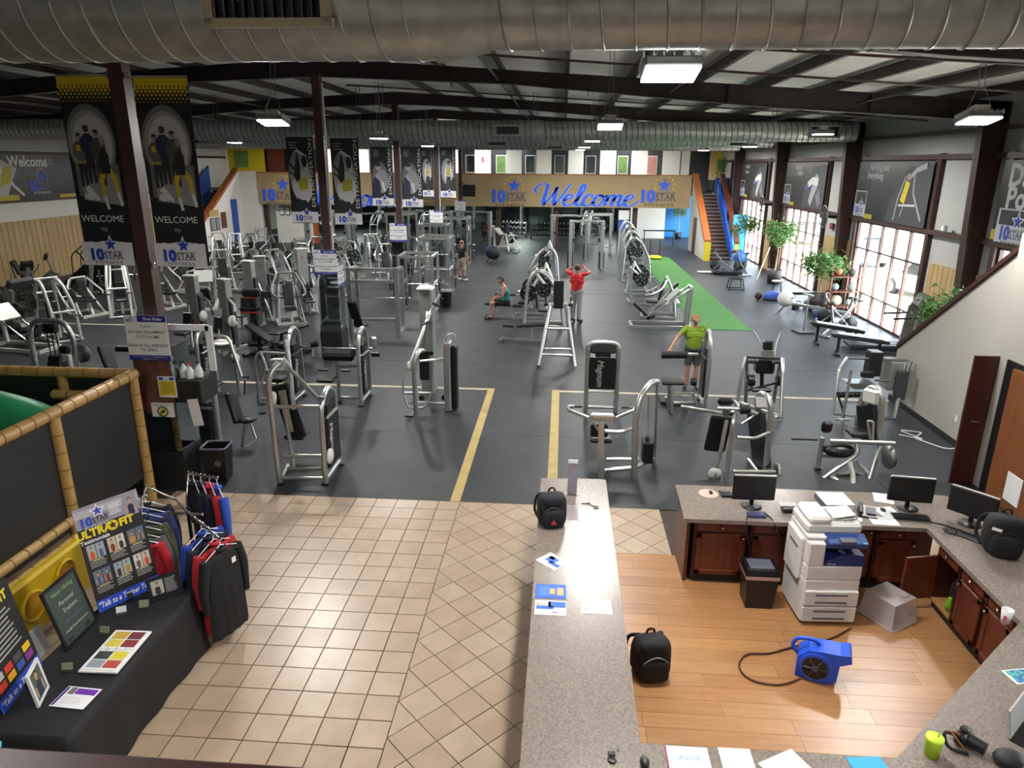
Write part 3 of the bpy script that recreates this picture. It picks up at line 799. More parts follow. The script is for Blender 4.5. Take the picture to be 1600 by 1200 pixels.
MB().box((.38, .15, .87), (.12, .2, .02), 'greyink', (0, .5, 0)).build('paper_stop', cp)
MB().text('Xerox', .035, 'paper', (.26, .012, .755), (1, 0, 0), (0, 0, 1)).build('logo', cp)
MB().rbox((.4, .07, 1.0), (.42, .16, .08), '24407e', .01, (.35, 0, 0)).box((.39, .01, 1.025), (.16, .06, .06), 'greyink', (.35, 0, 0)).box((.57, .0, 1.0), (.04, .02, .04), '49b5c4', (.35, 0, 0)).build('control_panel', cp)
MB().rbox((.3, .32, 1.02), (.6, .5, .05), 'white', .012).build('scanner_bed', cp)
MB().rbox((.3, .36, 1.1), (.6, .44, .12), 'white', .03).rbox((.14, .34, 1.19), (.24, .4, .09), 'white', .03).box((.42, .34, 1.175), (.26, .26, .012), 'wall_panel', (0, -.12, 0)).box((.42, .34, 1.205), (.24, .24, .01), 'white', (0, -.16, 0)).build('document_feeder', cp)
MB().rbox((-.02, .33, .74), (.05, .4, .5), 'white', .015).box((-.048, .3, .86), (.01, .22, .02), 'greyink').build('bypass_door', cp)
for dx in (.06, .54):
    for dy in (.06, .52): MB().cyl((dx-.01, dy, .025), (dx+.01, dy, .025), .025, 'blackplastic', 10).build('caster', cp)
# fan
fn = thing('air_mover', 'small bright blue floor fan on the wood floor', 'fan', (2.58, 5.92, 0), -.35)
mat('fan_blue', '2458d8', .4)
pr = [(.17*math.cos(a), .17+.17*math.sin(a)) for a in [i*PI/10 for i in range(-10, 6)]]
mb = MB(); mb.prism([(-.17, .02), (.10, .0), (.2, .05), (.21, .24), (.31, .30), (.29, .38), (.2, .36), (.05, .35), (-.07, .33), (-.16, .24)], .22, 'fan_blue', (0, .05, 0)).cyl((-.0, -.06, .17), (0, -.085, .17), .15, 'fan_blue', 20)
mb.build('housing', fn)
MB().cyl((0, -.08, .17), (0, -.092, .17), .12, 'blackplastic', 18).cyl((0, -.09, .17), (0, -.1, .17), .03, 'greyink', 10).build('intake_grille', fn)
mb = MB()
for k in range(6): mb.tube([(.03*math.cos(k*PI/3), -.096, .17+.03*math.sin(k*PI/3)), (.115*math.cos(k*PI/3), -.096, .17+.115*math.sin(k*PI/3))], .004, 'greyink', 4)
mb.build('grille_spokes', fn)
MB().box((.25, .05, .345), (.09, .17, .02), 'blackplastic', (0, -.65, 0)).build('outlet', fn)
MB().tube([(-.16, .05, .2), (-.23, .05, .26), (-.2, .05, .37), (-.05, .05, .4), (.02, .05, .35)], .02, 'fan_blue', 8, .06).build('handle', fn)
cd = [(3.24, 6.72), (2.97, 6.52), (2.75, 6.43), (2.57, 6.38), (2.22, 6.21), (2.0, 6.22), (1.86, 6.0), (1.93, 5.81), (2.19, 5.74), (2.44, 5.87)]
one('extension_cord', 'brown extension cord curling from the copier to the blue fan', 'cord', MB().tube([(a, b, .018) for a, b in cd], .009, '4a2c20', 6, .2))
# waste bin
wb = thing('waste_bin', 'black waste bin with liner beside the copier', 'bin', (2.34, 7.15, 0))
def frust(mb, w0, d0, w1, d1, z0, z1, m, cap=True):
    mb.add([(-w0/2, -d0/2, z0), (w0/2, -d0/2, z0), (w0/2, d0/2, z0), (-w0/2, d0/2, z0), (-w1/2, -d1/2, z1), (w1/2, -d1/2, z1), (w1/2, d1/2, z1), (-w1/2, d1/2, z1)],
           [(0, 3, 2, 1), (0, 1, 5, 4), (1, 2, 6, 5), (2, 3, 7, 6), (3, 0, 4, 7)]+([(4, 5, 6, 7)] if cap else []), m); return mb
frust(MB(), .3, .26, .36, .3, 0, .42, 'blackplastic').build('body', wb)
frust(MB(), .365, .305, .375, .315, .38, .43, 'c9a8a4').build('bag_liner', wb)
frust(MB(), .38, .32, .34, .28, .43, .5, 'blackplastic').build('lid_rim', wb)
MB().rbox((0, 0, .5), (.27, .2, .02), 'greyink', .008).build('lid_flap', wb)
# clear tub
tb = thing('storage_tub', 'translucent plastic storage tub upside down by the corner cabinets', 'tub', (3.73, 6.98, 0), .55)
frust(MB(), .42, .42, .36, .36, .02, .3, 'tub').build('body', tb)
MB().tube([(-.22, -.22, .015), (.22, -.22, .015), (.22, .22, .015), (-.22, .22, .015)], .012, 'tub', 6, closed=True).build('rim', tb)
for a, b in ((-.1, .1), (.1, -.1)): MB().rbox((a, b, .31), (.1, .06, .02), 'tub', .008).build('foot', tb)
# things on the worktop were measured on a level 17 cm higher: bring them down along the sight line
_before = set(bpy.data.objects)
# bags
def backpack(label, loc, rz, s, col, accent, big=False, logo_=None):
    mat('fab_'+col, col, .8, 0, .2, 14, .3, 60); f = 'fab_'+col
    t = thing('backpack', label, 'backpack', loc, rz)
    mb = MB(); mb.sup((0, 0, .2*s), (.18*s, .125*s, .21*s), f, .55); mb.build('body', t)
    MB().sup((0, -.1*s, .13*s), (.14*s, .07*s, .12*s), f, .5).build('front_pocket', t)
    MB().sup((0, -.02*s, .33*s), (.15*s, .11*s, .09*s), f, .6).build('top_flap', t)
    MB().tube([(-.13*s, -.1*s, .12*s), (-.12*s, -.15*s, .24*s), (0, -.14*s, .3*s), (.12*s, -.15*s, .24*s), (.13*s, -.1*s, .12*s)], .006*s, accent, 6, .08*s).build('zipper', t)
    MB().tube([(-.04*s, .06*s, .4*s), (-.03*s, .05*s, .46*s), (.03*s, .05*s, .46*s), (.04*s, .06*s, .4*s)], .012*s, f, 6, .03).build('grab_handle', t)
    for sx in (-1, 1): MB().tube([(sx*.09*s, .08*s, .38*s), (sx*.17*s, .2*s, .3*s), (sx*.2*s, .19*s, .1*s), (sx*.15*s, .1*s, .03*s)], .018*s, f, 6, .08*s).build('strap', t)
    if logo_: MB().prism([(-.035*s, 0), (.035*s, 0), (0, .06*s)], .008, logo_, (0, -.185*s, .08*s)).build('emblem', t)
    return t
backpack('black backpack with red triangle emblem lying on the long counter', (-.03, 6.85, CT), .15, .92, '1a1b24', '33353f', logo_='d1421f')
_fb = backpack('black backpack with grey zips on the wood floor beside the counter', (.98, 5.85, 0), .2, 1.05, '141418', '8a8a8a')
b = backpack('bulky black backpack on the right counter by the monitor', (4.52, 6.62, CT), -.3, 1.05, '121214', '232326')
MB().box((-.12, -.165, .33), (.09, .008, .03), 'paper', (0, .2, 0)).build('patch', b); MB().box((.16, -.14, .26), (.03, .008, .04), 'tape_pale').build('tag', b)
# monitors
def monitor(label, loc, rz, w=.5, h=.31, back=False):
    t = thing('monitor', label, 'monitor', loc, rz)
    MB().rbox((0, 0, .1+h/2), (w, .035, h), 'blackplastic', .01).build('case', t)
    MB().box((0, -.0185, .1+h/2), (w-.03, .002, h-.03), 'shroud').build('screen', t)
    MB().rbox((0, .04, .08), (.05, .03, .16), 'blackplastic', .008).build('neck', t)
    MB().lathe([(0, 0), (.12, 0), (.12, .012), (.05, .02), (0, .02)], 'blackplastic', (0, .02, 0), 20).build('base', t)
    MB().box((0, 0, .1+h+.004), (w-.02, .036, .012), 'silver').build('top_edge', t)
    return t
monitor('black flat monitor at the left of the back counter', (2.25, 7.42, CT), .02)
monitor('black flat monitor beside papers at the right of the back counter', (4.02, 7.52, CT), -.12)
monitor('black flat monitor turned sideways in the counter corner', (4.52, 7.2, CT), -.85)
def flat(name, label, cat, cx, cyy, w, d, m, z=CT, rz=0, t=.003, prints=()):
    mb = MB(); o = mb.box((0, 0, t/2), (w, d, t), m)
    for (a, b, c_, e, mm) in prints: mb.box((a, b, t+.0006), (c_, e, .001), mm)
    return one(name, label, cat, mb, loc=(cx, cyy, z), rz=rz)
mb = MB().rbox((0, 0, .035), (.33, .33, .07), 'paper', .006).box((0, 0, .073), (.34, .34, .006), 'paper').box((-.165, 0, .035), (.012, .33, .075), 'greyink')
one('binder', 'thick white binder lying on the back counter', 'binder', mb, loc=(3.22, 7.58, CT), rz=.05)
ph = thing('desk_phone', 'black desk phone right of the white binder', 'phone', (3.5, 7.35, CT), -.3)
MB().prism([(-.1, 0), (.1, 0), (.1, .07), (-.1, .02)], .2, 'blackplastic', (0, 0, 0), ((0, 1, 0), (0, 0, 1))).build('body', ph)
MB().tube([(-.07, -.09, .05), (-.07, 0, .075), (-.07, .09, .085)], .022, 'blackplastic', 8).build('handset', ph); MB().box((.04, 0, .055), (.1, .12, .012), 'greyink', (.24, 0, 0)).build('keypad', ph)
flat('paper_sheet', 'loose white papers between phone and right monitor', 'paper', 3.76, 7.4, .24, .3, 'paper', rz=.2)
flat('paper_sheet', 'white paper at the front edge below the right monitor', 'paper', 3.62, 7.2, .3, .2, 'paper', CT+.003, -.05)
flat('paper_sheet', 'white paper behind the right monitor', 'paper', 3.86, 7.78, .22, .26, 'paper', rz=-.3)
one('computer_mouse', 'black computer mouse by the right monitor', 'mouse', MB().sph((3.72, 7.46, CT+.012), .04, 'blackplastic', 10, 6, (.7, 1.2, .6)))
one('computer_mouse', 'white mouse beside the copier top on the back counter', 'mouse', MB().sph((3.36, 7.18, CT+.012), .04, 'paper', 10, 6, (.7, 1.2, .6)))
kb = thing('keyboard', 'black keyboard in front of the right monitor', 'keyboard', (3.95, 7.3, CT), -.1)
MB().rbox((0, 0, .012), (.4, .14, .02), 'blackplastic', .006).build('body', kb); MB().box((0, 0, .024), (.38, .12, .006), 'shroud').build('keys', kb)
one('mouse_mat', 'round pale pink mat with small black mouse on the back counter', 'mouse mat', MB().cyl((1.82, 7.73, CT), (1.82, 7.73, CT+.004), .12, 'c9a79a', 24))
one('computer_mouse', 'black mouse on the round pink mat', 'mouse', MB().sph((1.85, 7.74, CT+.016), .035, 'blackplastic', 10, 6, (.7, 1.3, .6)))
one('calculator', 'black calculator left of the left monitor', 'calculator', MB().rbox((2.02, 7.72, CT+.015), (.14, .16, .025), 'blackplastic', .006).box((2.02, 7.76, CT+.03), (.1, .04, .004), 'greyink'))
one('card_reader', 'black card reader in a grey tray right of the left monitor', 'card reader', MB().rbox((2.66, 7.35, CT+.03), (.2, .13, .05), 'blackplastic', .01).box((2.64, 7.41, CT+.055), (.2, .1, .02), 'wall_panel'))
one('desk_cables', 'tangle of black cables under the left monitor', 'cables', MB().tube([(2.2, 7.3, CT+.01), (2.12, 7.15, CT+.01), (2.1, 7.06, CT-.02), (2.15, 7.05, .6), (2.3, 7.1, .3)], .008, 'blackplastic', 6, .04).tube([(2.35, 7.3, CT+.01), (2.4, 7.15, CT+.01), (2.42, 7.05, CT-.02), (2.5, 7.05, .7), (2.68, 7.15, .35)], .008, 'blackplastic', 6, .04).rbox((2.24, 7.2, CT+.02), (.2, .1, .04), '3a3f66', .01))
one('corner_cables', 'tangled dark cables by the sideways monitor', 'cables', MB().tube([(4.1, 7.2, CT+.02), (4.15, 7.1, CT+.05), (4.25, 7.12, CT+.02), (4.3, 7.0, CT+.04), (4.2, 6.9, CT+.02), (4.12, 6.98, CT+.06), (4.22, 7.06, CT+.02)], .01, 'ink', 6, .05))
kb = thing('keyboard', 'black keyboard under the sideways monitor', 'keyboard', (4.36, 6.92, CT), -.85)
MB().rbox((0, 0, .012), (.36, .14, .02), 'blackplastic', .006).build('body', kb); MB().box((0, 0, .024), (.34, .12, .006), 'shroud').build('keys', kb)
# long counter items
ah = thing('sign_holder', 'clear acrylic sign holder standing at the far end of the counter', 'sign holder', (.2, 7.6, CT))
MB().box((0, .02, .2), (.12, .006, .4), 'c_hold' if 0 else 'clearplastic', (.12, 0, 0)).box((0, -.02, .008), (.16, .12, .01), 'clearplastic').build('stand', ah)
MB().box((0, .012, .2), (.11, .003, .38), '9a94a4', (.12, 0, 0)).build('insert', ah)
MB().rbox((0, .045, .41), (.12, .02, .05), 'paper', .004).build('top_tab', ah)
one('paper_sheet', 'grey brochure lying before the acrylic sign holder', 'paper', MB().box((.2, 7.12, CT+.002), (.13, .36, .003), '8d7f80'))
one('sunglasses', 'dark sunglasses and lanyard on the counter', 'sunglasses', MB().tube([(.3, 7.33, CT+.012), (.35, 7.31, CT+.02), (.4, 7.36, CT+.012)], .007, 'ink', 6, .02).tube([(.44, 7.26, CT+.012), (.49, 7.28, CT+.012), (.5, 7.22, CT+.012), (.45, 7.21, CT+.012)], .007, '5a3a1c', 6, .02, closed=True).tube([(.36, 7.33, CT+.01), (.4, 7.32, CT+.012), (.45, 7.27, CT+.01)], .006, 'ink', 6))
bl_ = '2a5fc4'
flat('flyer', 'white and blue flyer lying askew on the counter', 'flyer', -.01, 6.08, .27, .22, 'paper', rz=-.75, prints=((-.02, .02, .12, .1, bl_), (.05, -.03, .14, .05, bl_), (-.05, .05, .08, .06, 'paper')))
flat('flyer', 'blue flyer with tan boxes in a clear sleeve on the counter', 'flyer', -.015, 5.57, .29, .23, bl_, rz=0, prints=((-.06, 0, .1, .15, '3f77cf'), (.015, 0, .05, .09, 'c9a36b'), (.09, 0, .06, .12, 'c9a36b')))
flat('flyer', 'white flyer with blue corner below the blue one', 'flyer', -.015, 5.32, .29, .22, 'paper', rz=0, prints=((.06, .05, .16, .09, bl_), (-.05, .0, .16, .05, bl_), (-.07, .055, .14, .07, 'wall_panel'), (.04, -.07, .05, .02, '8a6a7a')))
flat('paper_sheet', 'white printed letter lying on the counter', 'paper', .39, 5.37, .28, .22, 'paper', rz=.02, prints=((.03, .01, .16, .004, 'greyink'), (.03, .03, .16, .004, 'greyink'), (.03, .05, .16, .004, 'greyink'), (-.1, -.05, .02, .015, 'ink')))
one('key_ring', 'black key fob with ring at the near corner of the counter', 'keys', MB().rbox((.42, 3.74, CT+.01), (.05, .04, .015), 'ink', .005).tube([(.4, 3.72, CT+.006), (.45, 3.69, CT+.006), (.43, 3.66, CT+.006), (.39, 3.68, CT+.006)], .006, 'ink', 6, .01, closed=True).box((.47, 3.8, CT+.005), (.015, .05, .006), 'greyink'))
one('computer_mouse', 'black mouse at the near counter beside the desk pad', 'mouse', MB().sph((.63, 3.68, CT+.015), .045, 'blackplastic', 12, 8, (.75, 1.2, .6)))
bk = flat('notebook', 'white notebook with blue letters on the near counter', 'notebook', .92, 3.72, .29, .24, 'paper', rz=0, t=.012)
MB().text('BOOK', .055, '4a90d0', (0, .02, .0128), (-1, 0, 0), (0, -1, 0)).build('lettering', bk); MB().box((-.143, 0, .007), (.006, .24, .016), 'b03040').build('spine', bk)
flat('paper_sheet', 'blank white sheet right of the notebook', 'paper', 1.24, 3.74, .22, .24, 'paper', rz=0)
flat('paper_sheet', 'white documents fanned at the middle of the near counter', 'paper', 1.58, 3.66, .3, .36, 'paper', rz=.5, prints=((.05, -.12, .12, .06, 'ink'),))
flat('folder', 'bright blue folder on the near counter', 'folder', 2.09, 3.72, .24, .26, '2aa0d8', rz=.12, t=.008)
flat('envelope', 'cream envelope beside the blue folder', 'envelope', 2.33, 3.68, .3, .16, 'tape_pale', CT, .1)
tm = thing('tumbler', 'lime green tumbler on the slanted counter', 'tumbler', (2.54, 3.9, CT))
MB().lathe([(0, 0), (.045, 0), (.055, .13), (.055, .14), (0, .14)], 'b4d62e', n=18).build('cup', tm); MB().lathe([(.058, .14), (.058, .155), (0, .16)], 'c5e63c', n=18).build('lid', tm); MB().cyl((.02, 0, .155), (.025, 0, .19), .005, 'c5e63c', 6).build('straw', tm)
cmr = thing('camera_body', 'black photo camera with strap beside the lime tumbler', 'camera', (2.8, 4.02, CT), .6)
MB().rbox((0, 0, .06), (.15, .08, .1), 'blackplastic', .02).rbox((0, 0, .12), (.06, .06, .05), 'blackplastic', .015).build('body', cmr); MB().cyl((0, -.03, .06), (.02, -.14, .055), .045, 'blackplastic', 16).build('lens', cmr)
MB().tube([(-.08, 0, .1), (-.14, .08, .12), (-.16, .02, .02), (-.08, -.08, .02)], .012, 'ink', 6, .05).tube([(-.07, .0, .11), (-.12, .05, .14), (-.1, -.06, .05)], .006, 'a85a2a', 6, .05).build('strap', cmr)
cb = thing('paper_cup', 'white paper cup with pink print lying on the slanted counter edge', 'cup', (3.88, 5.42, CT+.0))
MB().lathe([(0, 0), (.035, 0), (.05, .14), (.045, .14), (.033, .01), (0, .01)], 'paper', n=16).build('cup', cb); MB().box((-.03, -.03, .07), (.02, .02, .05), 'd84a7a', (0, 0, .8)).build('print', cb)
mat('map_print', '2c5a9c', .5, 0, 0, 25, col2='3fb0a0', thr=(.45, .55))
flat('map_card', 'blue and green patterned card with white border at the right edge', 'card', 3.62, 4.74, .24, .16, 'paper', rz=.2, prints=((.012, 0, .22, .14, 'map_print'),))
lp = thing('laptop', 'open laptop with black base at the lower right corner', 'laptop', (3.32, 4.1, CT), .75)
MB().rbox((0, 0, .012), (.33, .23, .02), 'blackplastic', .006).build('base', lp); MB().rbox((.0, .13, .12), (.33, .015, .22), 'wall_panel', .005, (-.2, 0, 0)).build('lid', lp)
one('black_pouch', 'black pouch beside the laptop at the lower right', 'pouch', MB().sph((3.0, 3.86, CT+.05), .1, 'ink', 12, 8, (1, .8, .6)))

for o in [o for o in bpy.data.objects if o not in _before and o.parent is None and o != _fb]:
    if o.type == 'MESH' and o.location.length < .01:
        n_ = len(o.data.vertices); c = sum((v.co for v in o.data.vertices), Vector())/n_
    else: c = o.location
    o.location += Vector((c.x*.0456, c.y*.0456, 0))
# ================================================================ COLUMN WRAP, PLAY AREA, TRAINER TABLE, CLOTHES
def wrap(y0, label):
    w = thing('column_wrap', label, 'mirrored column', (XC, y0, 0), 0, 'mirrored column wraps')
    MB().box((0, 0, .315), (.56, .56, .63), 'panel_black').build('base', w)
    for rz, nm in ((0, 'front'), (PI/2, 'side'), (PI, 'back'), (-PI/2, 'side')):
        o = MB().box((0, -.27, 1.42), (.53, .008, 1.56), 'mirror').build('mirror_panel', w); o.rotation_euler = (0, 0, rz)
    MB().box((0, 0, 1.42), (.5, .5, 1.56), 'panel_black').box((0, 0, 2.22), (.57, .57, .03), 'panel_black').build('core', w)
    return w
w1 = wrap(9.69, 'mirrored column wrap with black base beside the play area')
w2 = wrap(17.6, 'mirrored column wrap behind the preacher curl machine')
w3 = wrap(25.7, 'mirrored column wrap by the power racks')
w4 = wrap(33.6, 'far mirrored column wrap near the man in black')
w5 = wrap(41.5, 'farthest mirrored column wrap before the mezzanine')
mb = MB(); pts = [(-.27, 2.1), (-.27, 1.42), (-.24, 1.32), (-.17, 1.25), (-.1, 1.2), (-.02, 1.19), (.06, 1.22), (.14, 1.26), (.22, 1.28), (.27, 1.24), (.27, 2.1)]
mb.prism(pts, .01, 'trunk_reflection', (XC, 9.405, 0)); one('reflection_board', 'wood grain board on the front of the mirrored column', 'board', mb)  # solid board painted as the tree trunk reflected in the mirror
def rules(o, label, w=.62, h=.66, rz=0.0):
    t = thing('rules_sign', label, 'sign', o, rz, 'floor rules signs')
    MB().box((0, 0, 0), (w, .008, h), 'paper').build('panel', t)
    mb = MB(); f = -.006
    mb.box((w*.16, f, h*.43), (w*.68, .003, h*.14), 'navyprint').box((0, f, -h*.44), (w, .003, h*.12), 'navyprint')
    mb.text('Floor Rules', .058, 'paper', (w*.18, f-.003, h*.43), bold=.02)
    mb.text('PLEASE', .05, 'ink', (0, f, h*.26)).text('RETURN EQUIPMENT', .058, 'ink', (0, f, h*.13), bold=.01).text('TO ITS HOME', .058, 'ink', (0, f, h*.03), bold=.01)
    mb.text('RERACK ALL WEIGHTS', .058, 'ink', (0, f, -h*.16), bold=.01).text('TO ZERO', .058, 'ink', (0, f, -h*.26), bold=.01)
    mb.text('Thank you, from the 10 Star Management Team', .026, 'paper', (0, f-.003, -h*.42)).text('10StarFitness.com', .03, 'd8cf9a', (0, f-.003, -h*.465))
    logo(mb, (-w*.36, f, h*.4), (1, 0, 0), (0, 0, 1), .11)
    mb.build('print', t); return t
rules((-5.88, 9.38, 2.39), 'floor rules sign on the nearest column')
rules((-5.9, 17.3, 2.42), 'floor rules sign with white box on the second column', .58, .62)
rules((-5.61, 17.55, 1.55+.55), 'narrow floor rules sign on the right side of the second column', .5, .6, PI/2)
rules((-5.9, 25.38, 2.42), 'floor rules sign above the power rack', .62, .66)
rules((-5.9, 33.28, 2.4), 'floor rules sign above the man in black', .62, .66)
rules((-5.9, 41.18, 2.5), 'far floor rules sign under the mezzanine', .62, .66)
one('white_board', 'white board behind the nearest floor rules sign', 'board', MB().box((-5.7, 9.98, 2.42), (.85, .03, .09), 'paper').box((-5.28, 9.98, 2.1), (.1, .03, .7), 'paper'))
t = thing('notice', 'yellow notice on the mirrored column', 'notice', (-5.7, 9.393, 1.66))
MB().box((0, 0, 0), (.27, .005, .32), 'paper').build('panel', t); mb = MB().box((0, -.004, -.02), (.24, .002, .22), 'yellow').box((-.08, -.004, .125), (.07, .002, .04), 'blue').box((.08, -.004, .125), (.07, .002, .04), 'blue').text('10', .04, 'ink', (0, -.005, .125))
for k in range(7): mb.box((0, -.006, .06-k*.025), (.17-.02*(k % 2), .001, .006), 'greyink')
mb.build('print', t)
t = thing('notice', 'white food free zone notice with crossed out circle', 'notice', (-5.82, 9.393, 1.3))
MB().box((0, 0, 0), (.34, .005, .22), 'paper').build('panel', t); mb = MB().text('Food Free Zone!', .045, 'ink', (0, -.005, .08))
ring_ = [(.075*math.cos(i*PI/10), -.006, -.025+.075*math.sin(i*PI/10)) for i in range(20)]
mb.tube(ring_, .008, 'ink', 5, closed=True).tube([(-.05, -.006, -.075), (.05, -.006, .025)], .007, 'ink', 5).cyl((0, -.004, -.025), (0, -.005, -.025), .085, 'd6d060', 18).box((0, -.007, -.025), (.07, .002, .03), 'ink', (0, -.4, 0))
mb.build('print', t)
cab = one('supply_box', 'black supply box on the side of the mirrored column', 'box', MB().rbox((-5.43, 9.72, 1.56), (.38, .5, .34), 'panel_black', .01))
one('paper_towel', 'white paper hanging from the black supply box', 'paper', MB().box((-5.36, 9.455, 1.25), (.16, .006, .42), 'paper', (0, -.12, 0)))
def spray(label, x, y, z, col, trig):
    t = thing('spray_bottle', label, 'bottle', (x, y, z), random.uniform(-1, 1), 'spray bottles')
    MB().lathe([(0, 0), (.05, 0), (.055, .02), (.055, .12), (.03, .18), (.015, .2), (.015, .22)], col, n=14).build('body', t)
    MB().rbox((0, -.015, .245), (.03, .09, .04), trig, .008).tube([(0, -.03, .23), (0, -.045, .19)], .006, trig, 6).build('trigger', t)
spray('white spray bottle with dark trigger left on the black box', -5.56, 9.64, 1.73, 'e8ece8', 'ink')
spray('white spray bottle with red trigger on the black box', -5.45, 9.6, 1.73, 'e8ece8', 'c83040')
spray('white spray bottle with dark trigger right on the black box', -5.35, 9.68, 1.73, 'e8ece8', 'ink')
gb = thing('trash_can', 'black trash can with liner beside the mirrored column', 'trash can', (-5.33, 9.86, 0), .1)
mb = frust(MB(), .3, .28, .38, .34, 0, .56, 'blackplastic', False); mb.box((0, 0, .01), (.29, .27, .02), 'blackplastic'); mb.build('body', gb)
MB().tube([(-.195, -.175, .56), (.195, -.175, .56), (.195, .175, .56), (-.195, .175, .56)], .018, 'greyink', 6, .04, closed=True).build('bag_rim', gb)
MB().box((0, 0, .3), (.3, .28, .01), 'ink').build('bag_bottom', gb)
MB().cyl((.06, -.165, .32), (.06, -.175, .32), .05, 'greyink', 14).build('emblem', gb)
# ---- play area fence
def bamboo(mb, a, b, r):
    a, b = Vector(a), Vector(b); L = (b-a).length; n = max(2, int(L/.22)); d = (b-a)/n
    for k in range(n):
        p, q = a+d*k, a+d*(k+1)
        mb.tube([p+d*.02, p+d*.5, q-d*.02], r, 'bamboo', 10, caps=False)
        mb.tube([q-d*.035, q+d*.035], r*1.07, 'bamboo_node', 10)
    return mb
fx = -5.92
pf = thing('play_fence', 'black panel fence with bamboo rails round the play area', 'fence', (0, 0, 0))
for y0, y1 in ((3.2, 5.55), (5.6, 7.3), (7.42, 8.88)): MB().box((fx-.03, (y0+y1)/2, 1.2), (.03, y1-y0, 1.5), 'panel_black').build('panel', pf)
bamboo(MB(), (fx, 3.2, 1.97), (fx, 9.0, 1.97), .075).build('rail', pf)
bamboo(MB(), (fx-3.6, 8.98, 1.97), (fx, 8.98, 1.97), .075).build('rail', pf)
bamboo(MB(), (fx+.02, 3.2, .6), (fx+.02, 7.4, .6), .06).build('rail', pf)
bamboo(MB(), (fx+.06, 3.2, .38), (fx+.06, 7.4, .38), .06).build('rail', pf)
for x, y, z0 in ((fx, 8.95, .05), (fx, 7.36, .35), (fx, 5.58, .05), (fx-1.05, 8.98, .05), (fx-2.1, 8.98, .05)): bamboo(MB(), (x, y, z0), (x, y, 1.93), .07).build('post', pf)
for x0, x1 in ((fx-1.0, fx-.08), (fx-2.05, fx-1.12), (fx-3.5, fx-2.2)): MB().box(((x0+x1)/2, 9.0, 1.0), (x1-x0, .03, 1.8), 'panel_black').build('panel', pf)
bamboo(MB(), (fx-1.05, 8.75, 1.72), (fx-.1, 8.75, 1.72), .065).build('rail', pf)
sl = thing('tube_slide', 'big green plastic tube slide behind the bamboo fence', 'slide', (-7.3, 7.25, 0))
MB().tube([(-2.2, .95, 1.75), (-1.2, .85, 1.62), (-.2, .75, 1.53), (.45, .7, 1.4), (.75, .65, 1.28)], .5, 'tube_green', 24, .5).build('tube', sl)
MB().tube([(-.62, .79, 1.57), (-.5, .78, 1.56)], .53, 'tube_green', 24).build('flange', sl)
MB().cyl((-.1, .75, 0), (-.1, .75, 1.1), .07, 'blackmetal', 10).build('support', sl)
yp = thing('climbing_wall', 'yellow plastic play panel with round holes behind the trainer posters', 'climbing wall', (-5.35, 5.3, 0), 0)
MB().rbox((0, .2, .45), (.12, 2.3, .62), 'play_yellow', .03).build('panel', yp)
for y, z in ((1.0, .52), (.5, .46), (-.1, .5)): MB().lathe([(.13, .0), (.15, .03), (.17, .0), (.13, -.0)], 'play_yellow', (.065, y, z), 18, 'x').lathe([(0, .002), (.13, .002)], 'b8860b', (.065, y, z), 18, 'x').build('round_hole', yp)
# ---- trainer table
tbl = thing('folding_table', 'folding table hidden under black cloth', 'table', (-3.93, 4.85, 0))
MB().box((0, 0, .725), (.72, 1.86, .03), 'wall_panel').build('top', tbl)
for sx in (-1, 1):
    for sy in (-1, 1): MB().cyl((sx*.3, sy*.8, 0), (sx*.3, sy*.8, .71), .014, 'greyframe', 8).build('leg', tbl)
def cloth(w, d, h, m, loc, label):
    mb = MB(); P = []; n = 28
    per = [(-w, -d), (w, -d), (w, d), (-w, d)]
    loop = []
    for i in range(4):
        a, b = per[i], per[(i+1) % 4]
        for k in range(n): loop.append((a[0]+(b[0]-a[0])*k/n, a[1]+(b[1]-a[1])*k/n, min(k, n-k)/n))
    L = len(loop); rows = []
    for j in range(7):
        t = j/6; row = []
        for i, (x, y, c) in enumerate(loop):
            nx = (1 if abs(x-w) < 1e-6 else -1 if abs(x+w) < 1e-6 else 0); ny = (1 if abs(y-d) < 1e-6 else -1 if abs(y+d) < 1e-6 else 0)
            fl = (.012*math.sin(i*.9)+.05*(.5-c)**2*4)*t
            row.append((x+nx*(fl+.004), y+ny*(fl+.004), .745-t*h*(1.0 if ny <= 0 or True else 1)))
        rows.append(row)
    vs = [p for r in rows for p in r]; fs = [tuple(range(L))]
    for j in range(6):
        for i in range(L): fs.append((j*L+(i+1) % L, j*L+i, (j+1)*L+i, (j+1)*L+(i+1) % L))
    mb.add(vs, fs, m, True); mb.sm[-len(fs)] = False
    return one('tablecloth', label, 'tablecloth', mb, loc=loc)
cloth(.37, .94, .72, 'cloth_black', (-3.93, 4.86, 0), 'black cloth draped over the trainer table')
def board(pBL, pBR, pTR, pTL, z0, tilt):
    a, b = Zp(*pBL, z0), Zp(*pBR, z0); U = (b-a).normalized(); back = Vector((-U.y, U.x, 0))
    V = (Vector((0, 0, 1))*math.cos(tilt)+back*math.sin(tilt)).normalized(); N = U.cross(V)
    def hit(p):
        d = Vector(_ray(*p)); o = Vector((0, 0, H)); t = (a-o).dot(N)/d.dot(N); return o+d*t
    tl, tr = hit(pTL), hit(pTR); h = ((tl-a).dot(V)+(tr-b).dot(V))/2; w = ((b-a).length+(tr-tl).length)/2
    return a, U, V, N, w, h
